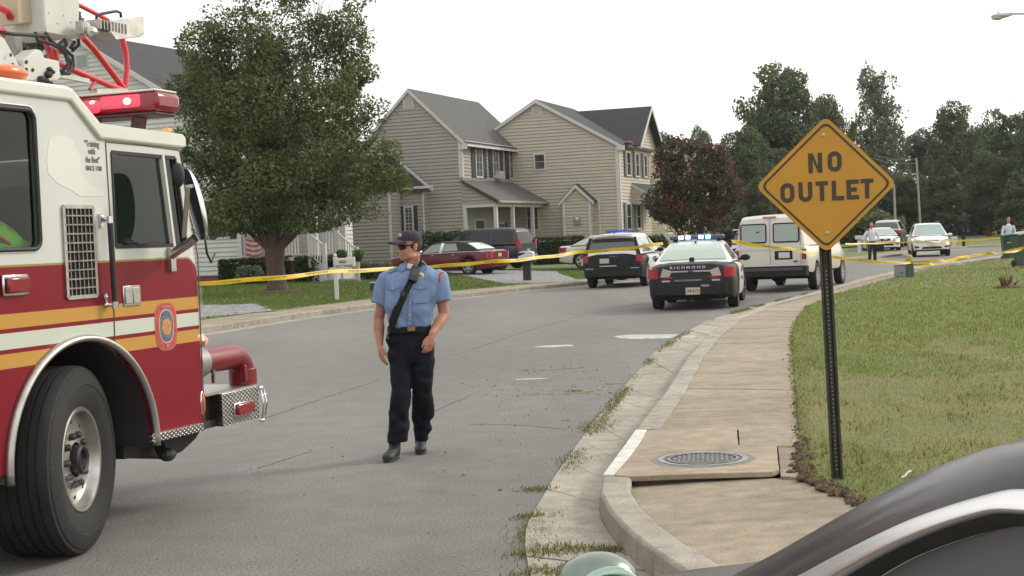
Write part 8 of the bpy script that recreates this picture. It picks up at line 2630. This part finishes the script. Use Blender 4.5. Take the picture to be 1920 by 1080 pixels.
# utility poles, street lamp, wires
M_pole = mat('weathered_pole', (.30, .28, .25), .9, var=.2, scale=3)
def pole(label, p_bot, p_top, Y, cross=True):
    a, c = D(*p_bot, Y), D(*p_top, Y); a.z = 0
    t = thing('utility_pole', label, 'utility pole', Matrix.Translation(a))
    part('shaft', MB().tube([(0, 0, -.2), tuple(c - a)], [.10, .08], 10), M_pole, t, smooth=40)
    if cross: part('crossarm', MB().bar(tuple(c - a + Vector((-1.1, 0, -.5))), tuple(c - a + Vector((1.1, 0, -.5))), .12), M_pole, t)
    return c
c1p = pole('leaning pale utility pole between the far trees', (1727, 430), (1718, 296), 112, False)
c2p = pole('thin utility pole right of the sign with a street light', (1680, 440), (1676, 345), 104, False)
wr_ = thing('utility_wires', 'overhead wires running left from the leaning utility pole', 'wires', Matrix.Translation(c1p))
e1 = D(1640, 289, 130)
for dz in (-.45, -.1): part('wire', MB().tube([(0, 0, dz), tuple((e1 - c1p) * .5 + Vector((0, 0, -.25 + dz))), tuple(e1 - c1p + Vector((0, 0, dz)))], .03, 5), mat('wire_grey', (.12, .12, .12), .6), wr_)
sl_t = thing('street_light_head', 'small cobra head lamp on the thin pole right of the sign', 'street light', Matrix.Translation(c2p))
part('lamp_head', MB().ell((-.5, 0, -.2), (.5, .2, .12), 12, 8), mat('lamp_grey', (.40, .41, .41), .5), sl_t, smooth=True); part('bracket', MB().tube([(0, 0, -.4), (-.2, 0, -.25), (-.5, 0, -.2)], .04, 6), M_pole, sl_t)
# street lamp at the upper right
LYd = 40.0
a = D(1872, 31, LYd); c = D(1925, 27, LYd)
ln_t = thing('street_lamp', 'grey cobra head street lamp reaching in at the upper right', 'street lamp', Matrix.Translation((c.x + .9, LYd, 0)))
off_ = Vector((c.x + .9, LYd, 0))
ra_, rc2 = a - off_, c - off_
part('lamp_post', MB().tube([(0, 0, 0), (0, 0, ra_.z + .0)], [.10, .07], 12), mat('galvanised', (.42, .43, .43), .5, .4), ln_t, smooth=40)
part('lamp_arm', MB().tube([(0, 0, ra_.z - .1), (-.3, 0, ra_.z + .08), tuple(rc2 + Vector((0, 0, .02))), tuple(ra_ + Vector((.28, 0, .06)))], .028, 8), MATS['galvanised'], ln_t, smooth=True)
hd_ = part('lamp_head', MB().ell(tuple(ra_ + Vector((.06, 0, .02))), (.27, .13, .07), 18, 10).bb(ra_.x + .10, ra_.x + .36, -.05, .05, ra_.z + .0, ra_.z + .09).bb(ra_.x - .02, ra_.x + .02, -.02, .02, ra_.z + .08, ra_.z + .13), mat('lamp_grey', (.40, .41, .41), .5), ln_t, smooth=40)
part('lamp_lens', MB().ell(tuple(ra_ + Vector((-.03, 0, -.03))), (.17, .11, .07), 16, 8), mat('lamp_lens', (.35, .42, .40), .2, coat=.5), hd_, smooth=True)

# ---- police tape
def tape_mat():
    m = mat('barrier_tape', (.62, .44, .015), .45, transl=.25)
    return m
M_tape = tape_mat(); M_tink = mat('tape_ink', (.05, .04, .01), .6)
def tape(label, pts, sag=.0, w=.075, twist=.6, seed=0, txt=True):
    r = random.Random(seed); P = []
    for (a, b) in zip(pts, pts[1:]):
        A, B = Vector(a), Vector(b)
        n = 30
        for k in range(n): t = k / n; P.append(A.lerp(B, t) - Vector((0, 0, sag * 4 * t * (1 - t))))
    P.append(Vector(pts[-1]))
    base = P[0]
    t_ = thing('barrier_tape', label, 'barrier tape', Matrix.Translation(base))
    rows = []; ph = r.uniform(0, 6)
    cs = []
    for i, p in enumerate(P):
        d = (P[min(i + 1, len(P) - 1)] - P[max(0, i - 1)]).normalized(); side = d.cross(Vector((0, 0, 1))).normalized()
        ang = twist * math.sin(ph + i * .13) + .35 * twist * math.sin(ph + i * .41)
        u = (Vector((0, 0, 1)) * math.cos(ang) + side * math.sin(ang)); wv = Vector((0, 0, .008 * math.sin(i * .5 + ph)))
        rows.append([tuple(p - base + u * w / 2 + wv), tuple(p - base + side * .004 + wv), tuple(p - base - u * w / 2 + wv)]); cs.append((p - base + wv, d, u))
    part('strip', MB().grid(rows), M_tape, t_, smooth=True)
    if txt:
        ink = MB(); L = 0; nx = .35
        for i in range(1, len(cs)):
            seg = (cs[i][0] - cs[i - 1][0]).length
            while L + seg > nx:
                f = (nx - L) / seg; c = cs[i - 1][0].lerp(cs[i][0], f); d, u = cs[i][1], cs[i][2]; nn = d.cross(u).normalized()
                if nn.y > 0: nn = -nn
                nx += 1.30
                tm_ = text_mb('POLICE LINE DO NOT CROSS', .048, lambda x, y, z, c=c, d=d, u=u, nn=nn: tuple(c + (d if d.x > 0 else -d) * x + u * y + nn * (.004 + z)), .001, 1.1)
                if len(ink.v) < 60000: ink.add(tm_.v, tm_.f)
            L += seg
        if ink.v: part('tape_lettering', ink, M_tink, t_, clean=False)
    return t_
tape('yellow barrier tape stretched behind the walking man from the truck to the sedan', [D(300, 535, 20.5), D(633, 508, 25.0), D(900, 492, 28.5), D(1085, 473, 31.5), D(1243, 456, 33.0)], .03, seed=1)
tape('yellow barrier tape crossing the back of the cream van', [D(1372, 452, 33.2), D(1480, 466, 35.0), D(1590, 486, 38.0), tuple(Vector((b6.x, b6.y - .14, 1.0 * 27 * k5 + .15)))], .02, seed=2)
pa = Vector((b6.x, b6.y - .14, 29 * k5 + .15))
tape('upper strand of tape from the green pillar to the grey lidded bin', [tuple(pa), D(1800, 482, 42), D(1921, 463, 45.6)], .04, seed=3, twist=1.0)
tape('lower sagging strand of tape from the green pillar to the grey lidded bin', [tuple(pa - Vector((0, 0, .06))), D(1770, 489, 42.5), D(1850, 474, 44), D(1921, 466, 45.5)], .06, seed=4, twist=1.2)
tape('far horizontal yellow tape behind the standing man and the white vehicle', [D(1585, 457, 62), D(1700, 454, 66), D(1780, 452, 68), D(1880, 446, 60)], .02, seed=5, txt=False)
wrp = thing('wrapped_tape', 'yellow tape knotted round the green pillar', 'barrier tape', Matrix.Translation((b6.x, b6.y, 28 * k5 + .15)))
part('tape_loop', MB().tube([(7.2 * k5 * math.cos(t), .13 * math.sin(t), .01 * math.sin(3 * t)) for t in np.linspace(0, 2 * PI, 17)[:-1]], [(.045, .004)] * 16, 6, closed=True), M_tape, wrp)
# far small posts and a white mailbox on the far verge
for i, (px, py0, py1, lab) in enumerate(((1611, 469, 449, 'small white marker post left of the bald man'), (1789, 463, 450, 'small white mailbox post right of the white vehicle'), (1807, 462, 448, 'small dark post right of the white mailbox post'))):
    Y = 90 if i else 80
    c = D(px, py0, Y); h = (py0 - py1) / F * Y
    t = thing('marker_post', lab, 'post', Matrix.Translation((c.x, Y, c.z)))
    m_ = M_trim if i < 2 else M_trimblk
    part('post_shaft', MB().bb(-.09, .09, -.05, .05, -.6, h), m_, t, bevel=.01); part('post_cap', MB().bb(-.2 if i < 2 else -.12, .2 if i < 2 else .12, -.1, .1, h, h + .22), m_, t, bevel=.02)
ltr = thing('litter', 'small white paper scrap lying on the near lawn edge', 'litter', Matrix.Translation(G(1700, 893, .17)))
part('paper', MB().grid([[(x, y, .02 * math.sin(x * 60) + .015) for x in (-.03, -.01, .01, .03)] for y in (-.02, 0, .02)]), mat('paper', (.6, .6, .58), .8), ltr, smooth=True)
ltr = thing('litter', 'small white scrap lying on the road beyond the green pillar', 'litter', Matrix.Translation(G(1800, 499, .0)))
part('paper', MB().ell((0, 0, .05), (.12, .08, .05), 8, 6), mat('paper', (.6, .6, .58), .8), ltr)
# gravel drives
for nm, q in DRIVES:
    rows = []
    for i in range(15):
        a_ = q[0].lerp(q[3], i / 14); b_ = q[1].lerp(q[2], i / 14); row = []
        for j in range(9):
            p = a_.lerp(b_, j / 8); w_ = .12 * (j in (0, 8)) + .1 * (i in (0, 14))
            row.append((p.x + rng.uniform(-w_, w_), p.y + rng.uniform(-w_, w_) * 2, terr(p.x, p.y) + .012))
        rows.append(row)
    tag(part(nm, MB().grid(rows), M_gravel, recalc=False), kind='structure')
# ================================================================== HAZE
hb_ = MB().bb(-420, 520, -60, 420, -1.1, 46)
hm = bpy.data.materials.new('haze_air'); hm.use_nodes = True
hn, hl = hm.node_tree.nodes, hm.node_tree.links
hn.remove(hn['Principled BSDF'])
pv = hn.new('ShaderNodeVolumePrincipled'); pv.inputs['Color'].default_value = (.93, .96, 1, 1); pv.inputs['Density'].default_value = .00018
hl.new(pv.outputs[0], hn['Material Output'].inputs['Volume'])
tag(part('haze', hb_, hm), 'thin pale summer haze in the air', 'haze', kind='stuff')
